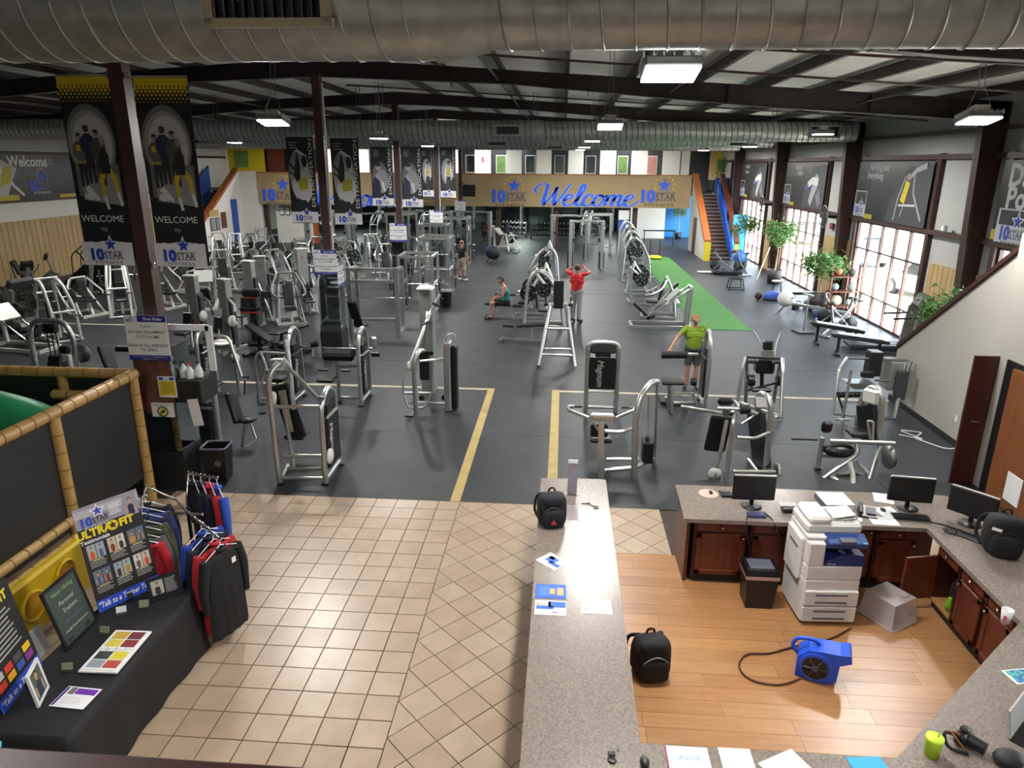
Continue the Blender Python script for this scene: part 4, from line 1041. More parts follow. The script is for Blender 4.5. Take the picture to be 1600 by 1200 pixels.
def photo(mb, a, U, V, N, x, y, w, h, bgm, shirt, skin='c08a70', hair='3a2a22', extra=None):
    def q(x0, y0, x1, y1, m, k): mb.add([a+U*x0+V*y0+N*k, a+U*x1+V*y0+N*k, a+U*x1+V*y1+N*k, a+U*x0+V*y1+N*k], [(0, 1, 2, 3)], m)
    def el(cx, cyy, rx, ry, m, k, n=12): mb.add([a+U*(cx+rx*math.cos(2*PI*i/n))+V*(cyy+ry*math.sin(2*PI*i/n))+N*k for i in range(n)], [tuple(range(n))], m)
    q(x, y, x+w, y+h, bgm, .0052)
    el(x+w*.5, y+h*.28, w*.3, h*.28, shirt, .0056); el(x+w*.22, y+h*.3, w*.07, h*.2, skin, .0058); el(x+w*.78, y+h*.3, w*.07, h*.2, skin, .0058)
    el(x+w*.5, y+h*.77, w*.14, h*.13, hair, .0057); el(x+w*.5, y+h*.72, w*.11, h*.12, skin, .006)
def lines(mb, a, U, V, N, x, y, w, n, dy, m='wall_panel', t=.004):
    for k in range(n):
        ww = w*random.uniform(.75, 1); yy = y-k*dy
        mb.add([a+U*x+V*yy+N*.0055, a+U*(x+ww)+V*yy+N*.0055, a+U*(x+ww)+V*(yy+t)+N*.0055, a+U*x+V*(yy+t)+N*.0055], [(0, 1, 2, 3)], m)
def rect(mb, a, U, V, N, x0, y0, x1, y1, m, k=.0045): mb.add([a+U*x0+V*y0+N*k, a+U*x1+V*y0+N*k, a+U*x1+V*y1+N*k, a+U*x0+V*y1+N*k], [(0, 1, 2, 3)], m)
def mk_board(name, label, cat, corners, z0, tilt, m, th=.006, frame=None):
    a, U, V, N, w, h = board(*corners, z0, tilt)
    t = thing(name, label, cat, (0, 0, 0))
    mb = MB(); R = Matrix((U, V, N)).transposed()
    mb.box(a+U*w/2+V*h/2, (w, h, th), m, R); mb.build('panel', t)
    if frame:
        mb = MB()
        for cx, cyy, sx, sy in ((w/2, 0, w+.03, .025), (w/2, h, w+.03, .025), (0, h/2, .025, h), (w, h/2, .025, h)): mb.box(a+U*cx+V*cyy, (sx, sy, .02), frame, R)
        mb.build('frame', t)
    # back leg
    mb = MB(); mb.box(a+U*w/2+V*h*.3-N*.06, (.05, h*.6, .006), 'blackplastic', R @ rotm(-.25, 0, 0)); mb.build('easel_back', t)
    return t, a, U, V, N, w, h
t, a, U, V, N, w, h = mk_board('poster_board', 'ultra fit testimonials poster board standing on the trainer table', 'poster', ((155, 958), (247, 915), (195, 768), (88, 808)), .76, .18, 'panel_black')
mb = MB(); rect(mb, a, U, V, N, 0, h*.8, w, h, '8d8896'); rect(mb, a, U, V, N, 0, h*.9, w, h*.97, 'a8a4ae', .0047); rect(mb, a, U, V, N, 0, 0, w, h*.11, '2448b8')
logo(mb, a+U*w*.3+V*h*.86+N*.006, U, V, w*.42, 'ink', '2a4aa8', 'paper', 'paper'); lines(mb, a, U, V, N, w*.52, h*.935, w*.2, 6, h*.018, 'paper', h*.006)
photo(mb, a, U, V, N, w*.74, h*.77, w*.22, h*.2, '8d8896', '20243c', 'c08a70', '6a3a22')
mb.text('ULTRA', h*.1, 'yellow', a+U*w*.24+V*h*.745+N*.006, U, V, bold=.05); mb.text('FIT', h*.1, 'yellow', a+U*w*.74+V*h*.745+N*.006, U, V, bold=.05)
mb.add([a+U*(w*.52+w*.085*math.cos(2*PI*i/16))+V*(h*.745+w*.085*math.sin(2*PI*i/16))+N*.0055 for i in range(16)], [tuple(range(16))], 'yellow')
mb.add([a+U*(w*.52+w*(.075 if i % 2 == 0 else .03)*math.cos(PI/2+i*PI/5))+V*(h*.745+w*(.075 if i % 2 == 0 else .03)*math.sin(PI/2+i*PI/5))+N*.006 for i in range(10)], [tuple(range(10))], 'ink')
mb.text('Testimonials', h*.05, 'paper', a+U*w*.22+V*h*.675+N*.006, U, V, bold=.02); mb.text('"Talk to a Trainer Today', h*.075, 'paper', a+U*w*.48+V*h*.055+N*.006, U, V, shear=.2, bold=.02, width=w*.9)
cs = ['c84a2a', '3a5a8a', '7a3030', '2a2a30', 'b8862a', '5a5a60']; bgs = ['9aa4a8', 'b8b0a0', '6a6e78', '88a0b0', 'c8c4bc', '5a6a80']
for i in range(3):
    for j in range(2):
        x0 = w*(.06+.315*i); y0 = h*(.5-.25*j)
        for k in range(2): photo(mb, a, U, V, N, x0+k*w*.135, y0, w*.125, h*.14, bgs[(i+j*2+k*3) % 6], cs[(i*2+j+k) % 6])
        lines(mb, a, U, V, N, x0, y0-h*.02, w*.26, 4, h*.018, 'wall_panel', h*.006); rect(mb, a, U, V, N, x0+w*.05, y0-h*.012, x0+w*.2, y0-h*.006, 'yellow', .0056)
mb.build('print', t)
t, a, U, V, N, w, h = mk_board('chalkboard', 'chalkboard announcing now hiring personal trainers', 'chalkboard', ((104, 1014), (150, 968), (101, 901), (50, 941)), .765, .22, '39433f', .008, 'shroud')
mat('chalk', 'b9c4b4', .9); mat('chalk_green', '7fae6a', .9); mat('chalk_blue', '4a78a0', .9); mat('chalk_yellow', 'd8d8b0', .9)
mb = MB()
for s_, c_, x, y, sz in (('Now Hiring', 'chalk_green', .5, .86, .105), ('Personal', 'chalk', .5, .68, .1), ('Trainers', 'chalk', .52, .54, .1), ('Send resume to:', 'chalk_blue', .55, .36, .062), ('alex@10starfitness.com', 'chalk_yellow', .5, .22, .055)):
    mb.text(s_, h*sz, c_, a+U*w*x+V*h*y+N*.008, U, V, shear=.15)
for cx in (.2, .75):
    mb.tube([a+U*(w*cx+.03*math.cos(k*.8))+V*(h*.08+.015*math.sin(k*1.6))+N*.007 for k in range(9)], .003, 'ink', 4)
mb.build('chalk_writing', t)
t, a, U, V, N, w, h = mk_board('picture_frame', 'black framed trainer profile at the far corner of the table', 'picture frame', ((237, 941), (283, 925), (279, 893), (229, 907)), .76, .3, 'shroud', .006, 'blackplastic')
mb = MB(); photo(mb, a, U, V, N, w*.08, h*.25, w*.38, h*.65, '9aa49a', '20242a'); lines(mb, a, U, V, N, w*.52, h*.85, w*.4, 10, h*.07, 'wall_panel', h*.02); rect(mb, a, U, V, N, w*.02, h*.05, w*.05, h*.95, 'wall_panel'); mb.build('print', t)
t, a, U, V, N, w, h = mk_board('poster_board', 'second trainer poster board cut by the left edge of the picture', 'poster', ((5, 1118), (62, 1042), (0, 905), (-75, 985)), .76, .15, 'panel_black')
mb = MB(); rect(mb, a, U, V, N, 0, 0, w, h*.13, '2448b8'); mb.text('"Talk to a Trainer', h*.08, 'paper', a+U*w*.45+V*h*.065+N*.006, U, V, shear=.2, bold=.02, width=w*.8); mb.text('FIT', h*.12, 'yellow', a+U*w*.78+V*h*.88+N*.006, U, V, bold=.05)
lines(mb, a, U, V, N, w*.3, h*.76, w*.6, 9, h*.045, 'wall_panel', h*.014)
for k, c_ in enumerate(('c83a2a', 'e0a020', '3a5aa0', '8a3a8a', 'wall_panel', 'c83a2a', '4a4a50', 'd8b020')): rect(mb, a, U, V, N, w*(.1+.22*(k % 4)), h*(.17+.09*(k//4)), w*(.27+.22*(k % 4)), h*(.24+.09*(k//4)), c_)
mb.build('print', t)
t, a, U, V, N, w, h = mk_board('picture_frame', 'small white framed picture at the near left of the table', 'picture frame', ((60, 1102), (74, 1073), (58, 1029), (43, 1056)), .76, .12, 'greyink', .006, 'paper')
mb = MB(); photo(mb, a, U, V, N, 0, 0, w, h, '50604a', '2a3a50'); mb.build('print', t)
t, a, U, V, N, w, h = mk_board('document_stand', 'clear acrylic stand with typed page behind the chalkboard', 'document stand', ((60, 1030), (83, 1009), (58, 975), (40, 992)), .76, .3, '8a8886', .005)
mb = MB(); lines(mb, a, U, V, N, w*.1, h*.9, w*.8, 14, h*.06, 'greyink', h*.012); mb.build('print', t)
bd = thing('binder', 'open photo binder lying on the trainer table', 'binder', (0, 0, 0))
a = Zp(126, 1050, .76); U = (Zp(180, 1052, .76)-a).normalized(); V = Vector((0, 0, 1)).cross(U); N = Vector((0, 0, 1)); w, h = .3, .25
MB().box(a+U*w/2+V*.26+N*.008, (w+.03, .54, .014), 'paper', Matrix((U, V, N)).transposed()).build('covers', bd)
for k in range(2):
    mb = MB(); p = a+V*(.01+k*.265)+N*.016
    mb.box(p+U*w/2+V*h/2, (w, h, .006), 'paper', Matrix((U, V, N)).transposed())
    for i, c_ in enumerate((('8a9aa0', 'b04a3a', '3a4040', 'd8c83a'), ('d0c04a', '8a2a30', 'c0a040', '6a2a3a'))[k]): rect(mb, p, U, V, N, w*(.06+.46*(i % 2)), h*(.1+.42*(i//2)), w*(.48+.46*(i % 2)), h*(.48+.44*(i//2)), c_)
    mb.build('page', bd)
mb = MB()
for k in range(3): mb.tube([a+U*w*(.25+.25*k)+V*(.26+.02*math.cos(q))+N*(.018+.02*math.sin(q)) for q in (0, .8, 1.6, 2.4, 3.1)], .003, 'chrome', 5)
mb.build('rings', bd)
a = Zp(76, 1103, .755); U = (Zp(133, 1109, .755)-a).normalized(); V = Vector((0, 0, 1)).cross(U); N = Vector((0, 0, 1))
fl = thing('flyer', 'white flyer with purple header on the trainer table', 'flyer', (0, 0, 0)); w, h = .29, .22
MB().box(a+U*w/2+V*h/2, (w, h, .003), 'paper', Matrix((U, V, N)).transposed()).build('sheet', fl)
mb = MB(); rect(mb, a, U, V, N, w*.35, h*.65, w*.95, h*.93, '6a2aa0', .003); rect(mb, a, U, V, N, .02*w, h*.05, w*.1, h*.95, '5a2a90', .003); rect(mb, a, U, V, N, w*.16, h*.62, w*.33, h*.95, '6a6a5a', .0032); lines(mb, a, U, V, N, w*.2, h*.45, w*.6, 4, h*.09, 'greyink', h*.01); mb.build('print', fl)
for px, py, l in ((105, 1048, 'card holder left of the open binder'), (163, 990, 'card holder above the open binder'), (190, 958, 'white card holder before the testimonials poster'), (225, 948, 'silver business card holder near the picture frame')):
    c = Zp(px, py, .755); t = thing('card_holder', 'small '+l, 'card holder', c, random.uniform(-.5, .5))
    MB().prism([(-.03, 0), (.03, 0), (.03, .05), (.02, .05), (.015, .01), (-.03, .01)], .09, 'clearplastic' if 'silver' not in l else 'chrome', (0, 0, 0), ((0, 1, 0), (0, 0, 1))).build('stand', t); MB().box((0, .012, .035), (.085, .012, .055), '8a8f70' if 'white' not in l else 'paper', (-.3, 0, 0)).build('cards', t)
ch = thing('lobby_chair', 'beige chair back with teal towel at the lower left edge', 'chair', (-3.86, 3.55, 0), .3)
MB().rbox((0, .0, .72), (.42, .06, .34), 'tape_pale', .05).build('backrest', ch); MB().rbox((0, -.22, .45), (.44, .44, .05), 'tape_pale', .02).build('seat', ch)
for sx in (-1, 1):
    for sy in (-.4, 0): MB().cyl((sx*.19, sy, 0), (sx*.19, sy, .45), .014, 'chrome', 8).build('leg', ch)
one('towel', 'folded teal towel on the beige chair', 'towel', MB().rbox((-4.0, 3.62, .84), (.3, .2, .1), '1fb5c4', .03, (.1, .2, .5)))
# ---- clothing rack
rk = thing('clothes_rack', 'chrome four arm clothes rack behind the trainer table', 'clothes rack', (-3.92, 6.5, 0))
MB().box((0, 0, .03), (.6, .05, .05), 'chrome').box((0, 0, .03), (.05, .6, .05), 'chrome').build('base', rk)
MB().tube([(0, 0, .05), (0, 0, 1.28)], .02, 'blackmetal', 8).tube([(-.25, 0, 1.2), (.16, 0, 1.2)], .016, 'chrome', 8).build('post', rk)
ARMS = [((-.62, .3, 1.35), (-.22, -.62, 1.3), 'left'), ((-.3, .62, 1.38), (.08, .55, 1.36), 'far'), ((.03, -.1, 1.3), (.6, -.5, 1.2), 'right')]
for p, q, _ in ARMS:
    mb = MB().tube([p, q], .014, 'chrome', 8)
    for k in range(8): v = Vector(p).lerp(Vector(q), k/7); mb.sph(v+Vector((0, 0, .018)), .012, 'chrome', 6, 5)
    mb.build('arm', rk)
MB().tube([(-.62, .3, 1.35), (-.3, .3, 1.2), (0, 0, 1.2)], .012, 'chrome', 8).tube([(-.3, .62, 1.38), (-.3, .5, 1.1), (0, 0, 1.1)], .012, 'chrome', 8).build('brace', rk)
def garment(label, p, rz, col, L=.75, sleeve=True, logo_=False):
    mat('g_'+col, col, .85, 0, .12, 8, .2, 70) if 'g_'+col not in MATS else None
    t = thing('garment', label, 'shirt', p, rz, 'shirts and hoodies on the rack')
    m = 'g_'+col
    def sheet(sgn):
        rows = []; prof = [(0, .07, .01), (-.03, .2, .02), (-.1, .235, .035), (-.25, .22, .045), (-.45, .225, .045), (-L+.05, .24, .05), (-L, .24, .04)]
        for (z, hw, th) in prof:
            row = []
            for k in range(13):
                u = -1+k/6; row.append((u*hw, sgn*(th*(1-u*u)**.5+.008*math.sin(k*2.1+z*3)*min(1, -z*3)), z-.06 - .02*abs(u) * (1 if z > -.12 else 0)))
            rows.append(row)
        return rows
    mb = MB()
    for sg in (-1, 1):
        rows = sheet(sg); n = 13; vs = [q for r_ in rows for q in r_]; fs = []
        for j in range(len(rows)-1):
            for i in range(n-1):
                f = (j*n+i, j*n+i+1, (j+1)*n+i+1, (j+1)*n+i); fs.append(f if sg > 0 else f[::-1])
        mb.add(vs, fs, m, True)
    mb.build('body', t)
    if sleeve:
        for sx in (-1, 1): MB().tube([(sx*.2, 0, -.1), (sx*.26, .0, -.3), (sx*.27, .01, -.5), (sx*.26, .0, -.66)], .055, m, 9, .1, r2=.035).build('sleeve', t)
    MB().tube([(-.06, 0, -.03), (0, .05, -.06), (.06, 0, -.03), (0, -.04, -.05)], .02, m, 6, .03, closed=True).build('collar', t)
    MB().tube([(-.2, 0, -.09), (-.02, 0, -.01), (0, 0, .0), (0, 0, .05), (.02, 0, .075), (.035, 0, .05)], .005, 'paper', 5, .02).tube([(.2, 0, -.09), (0, 0, 0)], .005, 'paper', 5).build('hanger', t)
    if logo_: MB().box((.09, -.06, -.2), (.05, .004, .06), 'paper').build('emblem', t)
    return t
base = Vector((-3.92, 6.5, 0))
def on(arm, u): return base+Vector(ARMS[arm][0]).lerp(Vector(ARMS[arm][1]), u)-Vector((0, 0, .07))
aL = math.atan2(-.92, .4)+PI/2
for u, c_, l in ((.97, 'b3202c', 'red shirt nearest on the left arm of the clothes rack'), (.86, '54545c', 'grey shirt on the left arm behind the red one'), (.72, '3c4430', 'olive hoodie on the left arm of the rack'), (.6, '474f36', 'lighter olive hoodie on the left arm of the rack'), (.46, '22284a', 'navy shirt on the left arm of the rack'), (.34, '2c3f80', 'blue shirt on the left arm of the rack'), (.2, '1a1b22', 'black shirt farthest on the left arm of the rack')):
    garment(l, on(0, u), aL, c_, .8)
aF = math.atan2(-.07, .38)+PI/2
for u, c_, l in ((.15, '15182a', 'dark navy hoodie on the far arm of the rack'), (.4, '151a2c', 'second dark navy hoodie on the far arm of the rack'), (.7, 'b8222e', 'red long sleeved shirt on the far arm of the rack'), (.95, '2a4fb0', 'blue long sleeved shirt at the end of the far arm')):
    garment(l, on(1, u), aF+.9, c_, .82)
aR = math.atan2(-.4, .57)+PI/2
for u, c_, l in ((.45, '2342a0', 'royal blue hoodie on the right arm of the rack'), (.6, '171b30', 'navy hoodie on the right arm of the rack'), (.78, 'ab202c', 'red jacket on the right arm of the rack'), (.96, '141417', 'black jacket with white emblem at the end of the right arm')):
    garment(l, on(2, u), aR+.25, c_, .95, logo_=(u > .9))
# ================================================================ STRENGTH MACHINES, NEAR
class Mach:
    """parts collected in world coordinates, stored relative to the thing's base"""
    def __init__(s, name, label, cat, loc, rz=0.0, group='weight machines', world=True):
        s.loc = Vector((loc[0], loc[1], 0)); s.o = thing(name, label, cat, s.loc, rz, group)
        s.q = {}; s.T = Matrix.Translation(-s.loc) if world else None; s.list = []
        s.W = Matrix.Translation(s.loc) @ Matrix.Rotation(rz, 4, 'Z') if not world else Matrix.Identity(4)
    def part(s, name):
        mb = MB(); mb.T = s.T; s.list.append((name, mb)); return mb
    def done(s):
        for n, mb in s.list:
            if mb.v: mb.build(n, s.o)
        return s.o
    def crop(s, x0, y0, k): s.k = (x0, y0, k)
    def p(s, cx, cy_, Y): return Yp(s.k[0]+cx/s.k[2], s.k[1]+cy_/s.k[2], Y)
    def pp(s, *a): return [s.p(*q) for q in a]

def pad_between(mb, a, b, w, th, m='vinyl', up=(0, 0, 1), b_=.025):
    """padded board from a to b, width w across, thickness th"""
    a, b = Vector(a), Vector(b); d = (b-a); L = d.length; V = d.normalized()
    U = V.cross(Vector(up)); U = U.normalized() if U.length > 1e-3 else Vector((1, 0, 0)); N = U.cross(V)
    mb.rbox((a+b)/2, (w, L, th), m, b_, Matrix((U, V, N)).transposed()); return mb
def roller(mb, a, b, r, m='vinyl'):
    a, b = Vector(a), Vector(b); d = (b-a).normalized()*r*.3
    mb.tube([a, a+d, b-d, b], r, m, 12); mb.tube([a-d, b+d], r*.3, 'chrome', 8); return mb
_PL = {}
def plate_mesh(r, th=.035):
    k = (round(r, 3), th)
    if k not in _PL:
        mb = MB(); prof = [(.026, -th/2), (r*.3, -th/2), (r*.33, -th*.3), (r*.82, -th*.3), (r*.86, -th/2), (r, -th*.45), (r, th*.45), (r*.86, th/2), (r*.82, th*.3), (r*.33, th*.3), (r*.3, th/2), (.026, th/2), (.026, -th/2)]
        mb.lathe(prof, 'iron', n=22, axis='x')
        for i in range(5):
            a = i*2*PI/5; 
            for sg in (-1, 1): mb.cyl((sg*th*.28, r*.58*math.cos(a), r*.58*math.sin(a)), (sg*th*.33, r*.58*math.cos(a), r*.58*math.sin(a)), r*.13, 'silver_dark', 10)
        o = mb.build('plate_src'); _PL[k] = o.data; bpy.data.objects.remove(o)
    return _PL[k]
def plate(label, loc, r=.22, rz=0.0, n=1, step=.045, tilt=0.0, group=None):
    for i in range(n):
        d = Matrix.Rotation(rz, 3, 'Z') @ Vector((step*i, 0, 0))
        o = link('weight_plate', plate_mesh(r), None, Vector(loc)+d, (tilt, 0, rz), (('first ', 'second ')[i] if n > 1 else '')+label, 'weight plate', group or 'weight plates on machines')
def magnum(mb, o, U, V, L, m='wall_panel'):
    mb.text('Magnum', L*.32, m, o, U, V, shear=.25, bold=.02, width=L)
def tower_side(M_, a0, a1, b1, b0, X, ztop, text_side=1, r=.042, zs=(.22, 1.08), hood=True, textm='wall_panel', shroudm='shroud'):
    """weight tower whose arch lies in the plane X: front foot y a0, back foot y b0"""
    f = M_.part('tower_frame')
    f.tube([(X, a0, .03), (X, a1, ztop-.22), (X, (a1+b1)/2, ztop), (X, b1, ztop-.2), (X, b0, .03)], r, 'silver', 10, .16)
    f.tube([(X, a0, .1), (X, b0, .1)], r*.9, 'silver', 8)
    f.box((X, a0, .012), (.11, .1, .024), 'blackmetal').box((X, b0, .012), (.11, .1, .024), 'blackmetal')
    y0, y1 = min(a1, b1)+.06, max(a1, b1)-.06
    s_ = M_.part('shroud'); s_.rbox((X, (y0+y1)/2, (zs[0]+zs[1])/2), (.14, abs(y1-y0), zs[1]-zs[0]), shroudm, .03)
    w = M_.part('weight_stack')
    for k in range(4): w.box((X, (y0+y1)/2, zs[1]+.03+k*.04), (.1, abs(y1-y0)*.7, .034), 'iron')
    g = M_.part('guide_rod')
    for t in (.3, .7): g.cyl((X, y0+(y1-y0)*t, zs[1]), (X, y0+(y1-y0)*t, ztop-.06), .012, 'chrome', 8)
    if hood:
        h = M_.part('top_hood'); h.prism([(y0-.01, 0), (y1+.01, 0), (y1-.03, .12), ((y0+y1)/2+.05, .17), ((y0+y1)/2-.05, .17), (y0+.03, .12)], .07, 'darkgrey', (X, 0, ztop-.22), ((0, 1, 0), (0, 0, 1)))
    t_ = M_.part('lettering'); x = X+text_side*.0735
    magnum(t_, (x, y0+.12 if text_side > 0 else y1-.12, (zs[0]+zs[1])/2), (0, 0, -1), (0, text_side, 0) , zs[1]-zs[0]-.25, textm)

# M1: shoulder machine at the lower left of the rubber floor
m = Mach('weight_machine', 'silver shoulder press machine nearest the tiles, black shroud on its right', 'weight machine', (-3.9, 10.1)); m.crop(400, 500, 4)
f = m.part('frame')
f.tube(m.pp((155, 1030, 9.75), (75, 400, 9.75), (95, 320, 9.8), (140, 268, 9.95)), .045, 'silver', 10, .12)
for a, b in (((125, 542, 9.75), (400, 542, 9.77)), ((170, 848, 9.78), (415, 850, 9.8)), ((160, 988, 9.76), (430, 990, 9.78)), ((200, 930, 10.0), (425, 930, 9.9)), ((200, 905, 10.2), (165, 985, 9.8))): f.tube([m.p(*a), m.p(*b)], .03, 'silver', 8)
f.box((-4.27, 9.72, .012), (.1, .1, .024), 'blackmetal')
tower_side(m, 9.77, 9.8, 10.48, 10.52, -3.58, 1.5, 1)
m.part('pulley').lathe([(.0, -.02), (.12, -.02), (.13, 0), (.12, .02), (0, .02)], 'white', m.p(462, 850, 9.88), 20, 'x')
m.part('pulley').lathe([(.0, -.02), (.1, -.02), (.11, 0), (.1, .02), (0, .02)], 'white', m.p(105, 490, 9.9), 20, 'x')
b = m.part('backrest'); pad_between(b, m.p(150, 400, 10.35), m.p(265, 735, 10.3), .3, .09, up=(0, 1, 0)); 
b = m.part('back_plate'); pad_between(b, m.p(160, 440, 10.25), m.p(215, 700, 10.22), .12, .03, 'silver', (0, 1, 0), .008)
b = m.part('seat_post'); b.tube(m.pp((190, 600, 10.25), (235, 930, 10.1)), .035, 'silver', 8)
b = m.part('seat'); b.rbox(m.p(255, 715, 10.55), (.34, .36, .08), 'vinyl', .03)
a = m.part('lever_arm')
a.tube(m.pp((30, 205, 10.35), (65, 300, 10.2), (10, 470, 10.3), (22, 530, 10.45)), .022, 'silver', 8, .06)
a.tube(m.pp((170, 235, 10.2), (215, 310, 10.1), (390, 490, 9.9)), .03, 'silver', 8, .05)
a.tube(m.pp((60, 318, 10.15), (225, 318, 10.1)), .03, 'silver', 8)
a.tube(m.pp((185, 130, 10.6), (215, 320, 10.1), (235, 560, 10.0)), .035, 'silver', 8, .05)
h = m.part('hub'); h.rbox(m.p(135, 262, 10.1), (.2, .14, .1), 'silver', .02); h.cyl(m.p(90, 262, 10.1), m.p(180, 262, 10.1), .045, 'silver', 12)
g = m.part('grip')
for y in (528, 585): g.tube(m.pp((22, y, 10.45), (62, y-4, 10.45)), .018, 'vinyl', 8)
m.done()
# M4: tower machine just behind it
m = Mach('weight_machine', 'silver tower machine with roller pad behind the nearest shoulder press', 'weight machine', (-5.4, 13.7)); m.crop(400, 500, 4)
tower_side(m, 13.35, 13.38, 14.0, 14.05, -5.46, 1.62, 1)
a = m.part('lever_arm'); a.tube([(-5.4, 13.8, 1.15), (-5.1, 13.8, 1.15)], .03, 'chrome', 8); a.tube([(-5.1, 13.8, 1.2), (-5.1, 13.75, .95)], .03, 'silver', 8)
roller(m.part('roller_pad'), (-5.13, 13.8, 1.2), (-4.97, 13.8, 1.24), .07)
f = m.part('frame'); f.tube([(-5.5, 13.4, 1.1), (-6.1, 13.4, 1.12), (-6.2, 13.4, .9), (-6.15, 13.4, .03)], .035, 'silver', 8, .1); f.tube([(-5.5, 13.4, .12), (-6.15, 13.4, .12)], .035, 'silver', 8)
m.part('seat').rbox((-5.85, 13.6, .5), (.36, .34, .08), 'vinyl', .03); m.part('seat_post').tube([(-5.85, 13.6, .1), (-5.85, 13.6, .48)], .035, 'silver', 8)
pad_between(m.part('backrest'), (-6.02, 13.65, .6), (-6.12, 13.75, 1.15), .3, .08, up=(1, 0, 0)); m.done()
# M2: preacher curl
m = Mach('curl_machine', 'silver curl machine with long black arm pad left of centre', 'weight machine', (-4.2, 13.8))
tower_side(m, 13.45, 13.48, 14.12, 14.17, -4.05, 1.62, 1)
b = m.part('arm_pad'); b.rbox((-4.55, 13.75, 1.02), (.66, .3, .2), 'vinyl', .05, (.35, 0, 0)); m.part('pad_rail').tube([(-4.9, 13.78, 1.14), (-4.05, 13.78, 1.14)], .02, 'chrome', 8)
m.part('seat').rbox((-4.75, 13.5, .56), (.36, .34, .08), 'vinyl', .03)
f = m.part('frame'); f.tube([(-4.58, 13.7, .03), (-4.58, 13.7, .95)], .04, 'silver', 8); f.tube([(-4.58, 13.7, .1), (-4.05, 13.7, .1)], .035, 'silver', 8); f.tube([(-4.75, 13.5, .5), (-4.58, 13.7, .5)], .03, 'silver', 8); f.box((-4.58, 13.7, .012), (.12, .12, .024), 'blackmetal'); f.tube([(-4.6, 13.9, .72), (-4.2, 13.9, .74)], .03, 'silver', 8)
for x in (-4.85, -4.38): m.part('chest_pad').rbox((x, 13.62, .72), (.2, .1, .06), 'vinyl', .02)
a = m.part('lever_arm'); a.tube([(-4.0, 13.8, 1.15), (-3.82, 13.8, 1.15), (-3.82, 13.8, 1.32)], .025, 'silver', 8, .03); a.rbox((-3.8, 13.8, 1.28), (.09, .06, .22), 'silver', .02)
roller(m.part('roller_pad'), (-3.86, 13.78, 1.04), (-3.7, 13.78, 1.04), .06); m.done()
# M3: tall seated row / lat tower
m = Mach('cable_machine', 'tall silver pulley machine standing left of the gold tape corner', 'weight machine', (-2.6, 13.5)); m.crop(400, 500, 4)
t = m.part('tower_panel'); c0 = Yp(682, 560, 14.6); zt = Yp(684, 450, 14.6).z
t.rbox((-2.86, 14.6, zt/2), (.24, .34, zt), 'greyframe', .02).rbox((-2.72, 14.6, zt/2), (.07, .4, zt+.01), 'silver', .015)
t.box((-2.72, 14.415, .95), (.012, .01, .3), 'b04038')
b = m.part('top_cap'); b.rbox((-2.86, 14.55, zt+.01), (.3, .4, .06), 'white', .02)
a = m.part('boom'); p0, p1 = Yp(640, 572, 13.7), Yp(672, 488, 14.4); a.tube([p0, p1], .035, 'silver', 8); a.tube([p1, Yp(688, 460, 14.5)], .035, 'silver', 8)
h = m.part('pivot_plate'); h.lathe([(0, -.02), (.12, -.02), (.12, .02), (0, .02)], 'white', Yp(668, 495, 14.4), 18, 'x'); h.lathe([(0, -.02), (.1, -.02), (.1, .02), (0, .02)], 'white', Yp(639, 572, 13.7), 18, 'x')
g = m.part('grip'); pad_between(g, Yp(675, 473, 14.2), Yp(690, 480, 14.2), .06, .06, 'vinyl', (0, 1, 0)); pad_between(g, Yp(659, 508, 14.0), Yp(674, 500, 14.0), .05, .05, 'vinyl', (0, 1, 0))
r_ = m.part('pull_strap'); r_.tube([Yp(667, 505, 14.1), Yp(662, 545, 13.9)], .02, 'darkgrey', 6); r_.tube([Yp(662, 542, 13.9), Yp(656, 566, 13.9), Yp(667, 566, 13.9)], .012, 'ink', 6, closed=True); r_.prism([(-.06, 0), (.06, 0), (0, .18)], .02, 'vinyl', Yp(662, 567, 13.9))
f = m.part('frame')
f.tube(m.pp((1003, 612, 12.95), (985, 270, 12.95), (1015, 195, 13.05), (1040, 190, 13.2)), .05, 'silver', 10, .1); f.box((-2.94, 12.97, .015), (.16, .14, .03), 'blackmetal')
f.tube(m.pp((1020, 258, 13.0), (1190, 240, 13.4)), .03, 'silver', 8)
for a, b in (((925, 456, 13.3), (1105, 458, 13.3)), ((945, 512, 13.1), (1195, 522, 13.35)), ((1005, 590, 13.0), (1000, 505, 13.5))): f.tube([m.p(*a), m.p(*b)], .03, 'silver', 8)
l = m.part('pedal_loop'); l.tube(m.pp((940, 270, 13.2), (935, 345, 13.15), (918, 380, 13.1), (920, 460, 13.1), (952, 548, 13.05), (1055, 548, 13.05), (1105, 440, 13.1), (1108, 260, 13.2)), .02, 'silver', 8, .06)
pad_between(m.part('seat_back'), m.p(1050, 190, 13.35), m.p(1055, 375, 13.35), .2, .08, up=(0, 1, 0)); m.part('headrest').rbox(m.p(1085, 205, 13.3), (.16, .05, .1), 'vinyl', .02)
for q in ((1037, 485, 13.3), (1178, 485, 13.4)): m.part('wheel').lathe([(0, -.03), (.06, -.03), (.065, 0), (.06, .03), (0, .03)], 'rubber', m.p(*q), 16, 'y')
c = m.part('end_column'); zc = m.p(1215, 130, 13.4).z; xc = -2.16
c.rbox((xc-.05, 13.4, zc/2), (.14, .3, zc), 'silver', .03).rbox((xc+.08, 13.42, zc/2-.02), (.12, .26, zc-.12), 'shroud', .03); m.part('ring_handle').tube([(xc-.07, 13.4, zc), (xc-.07, 13.4, zc+.1), (xc+.09, 13.4, zc+.16), (xc+.09, 13.4, zc)], .02, 'silver', 8, .06)
m.done()
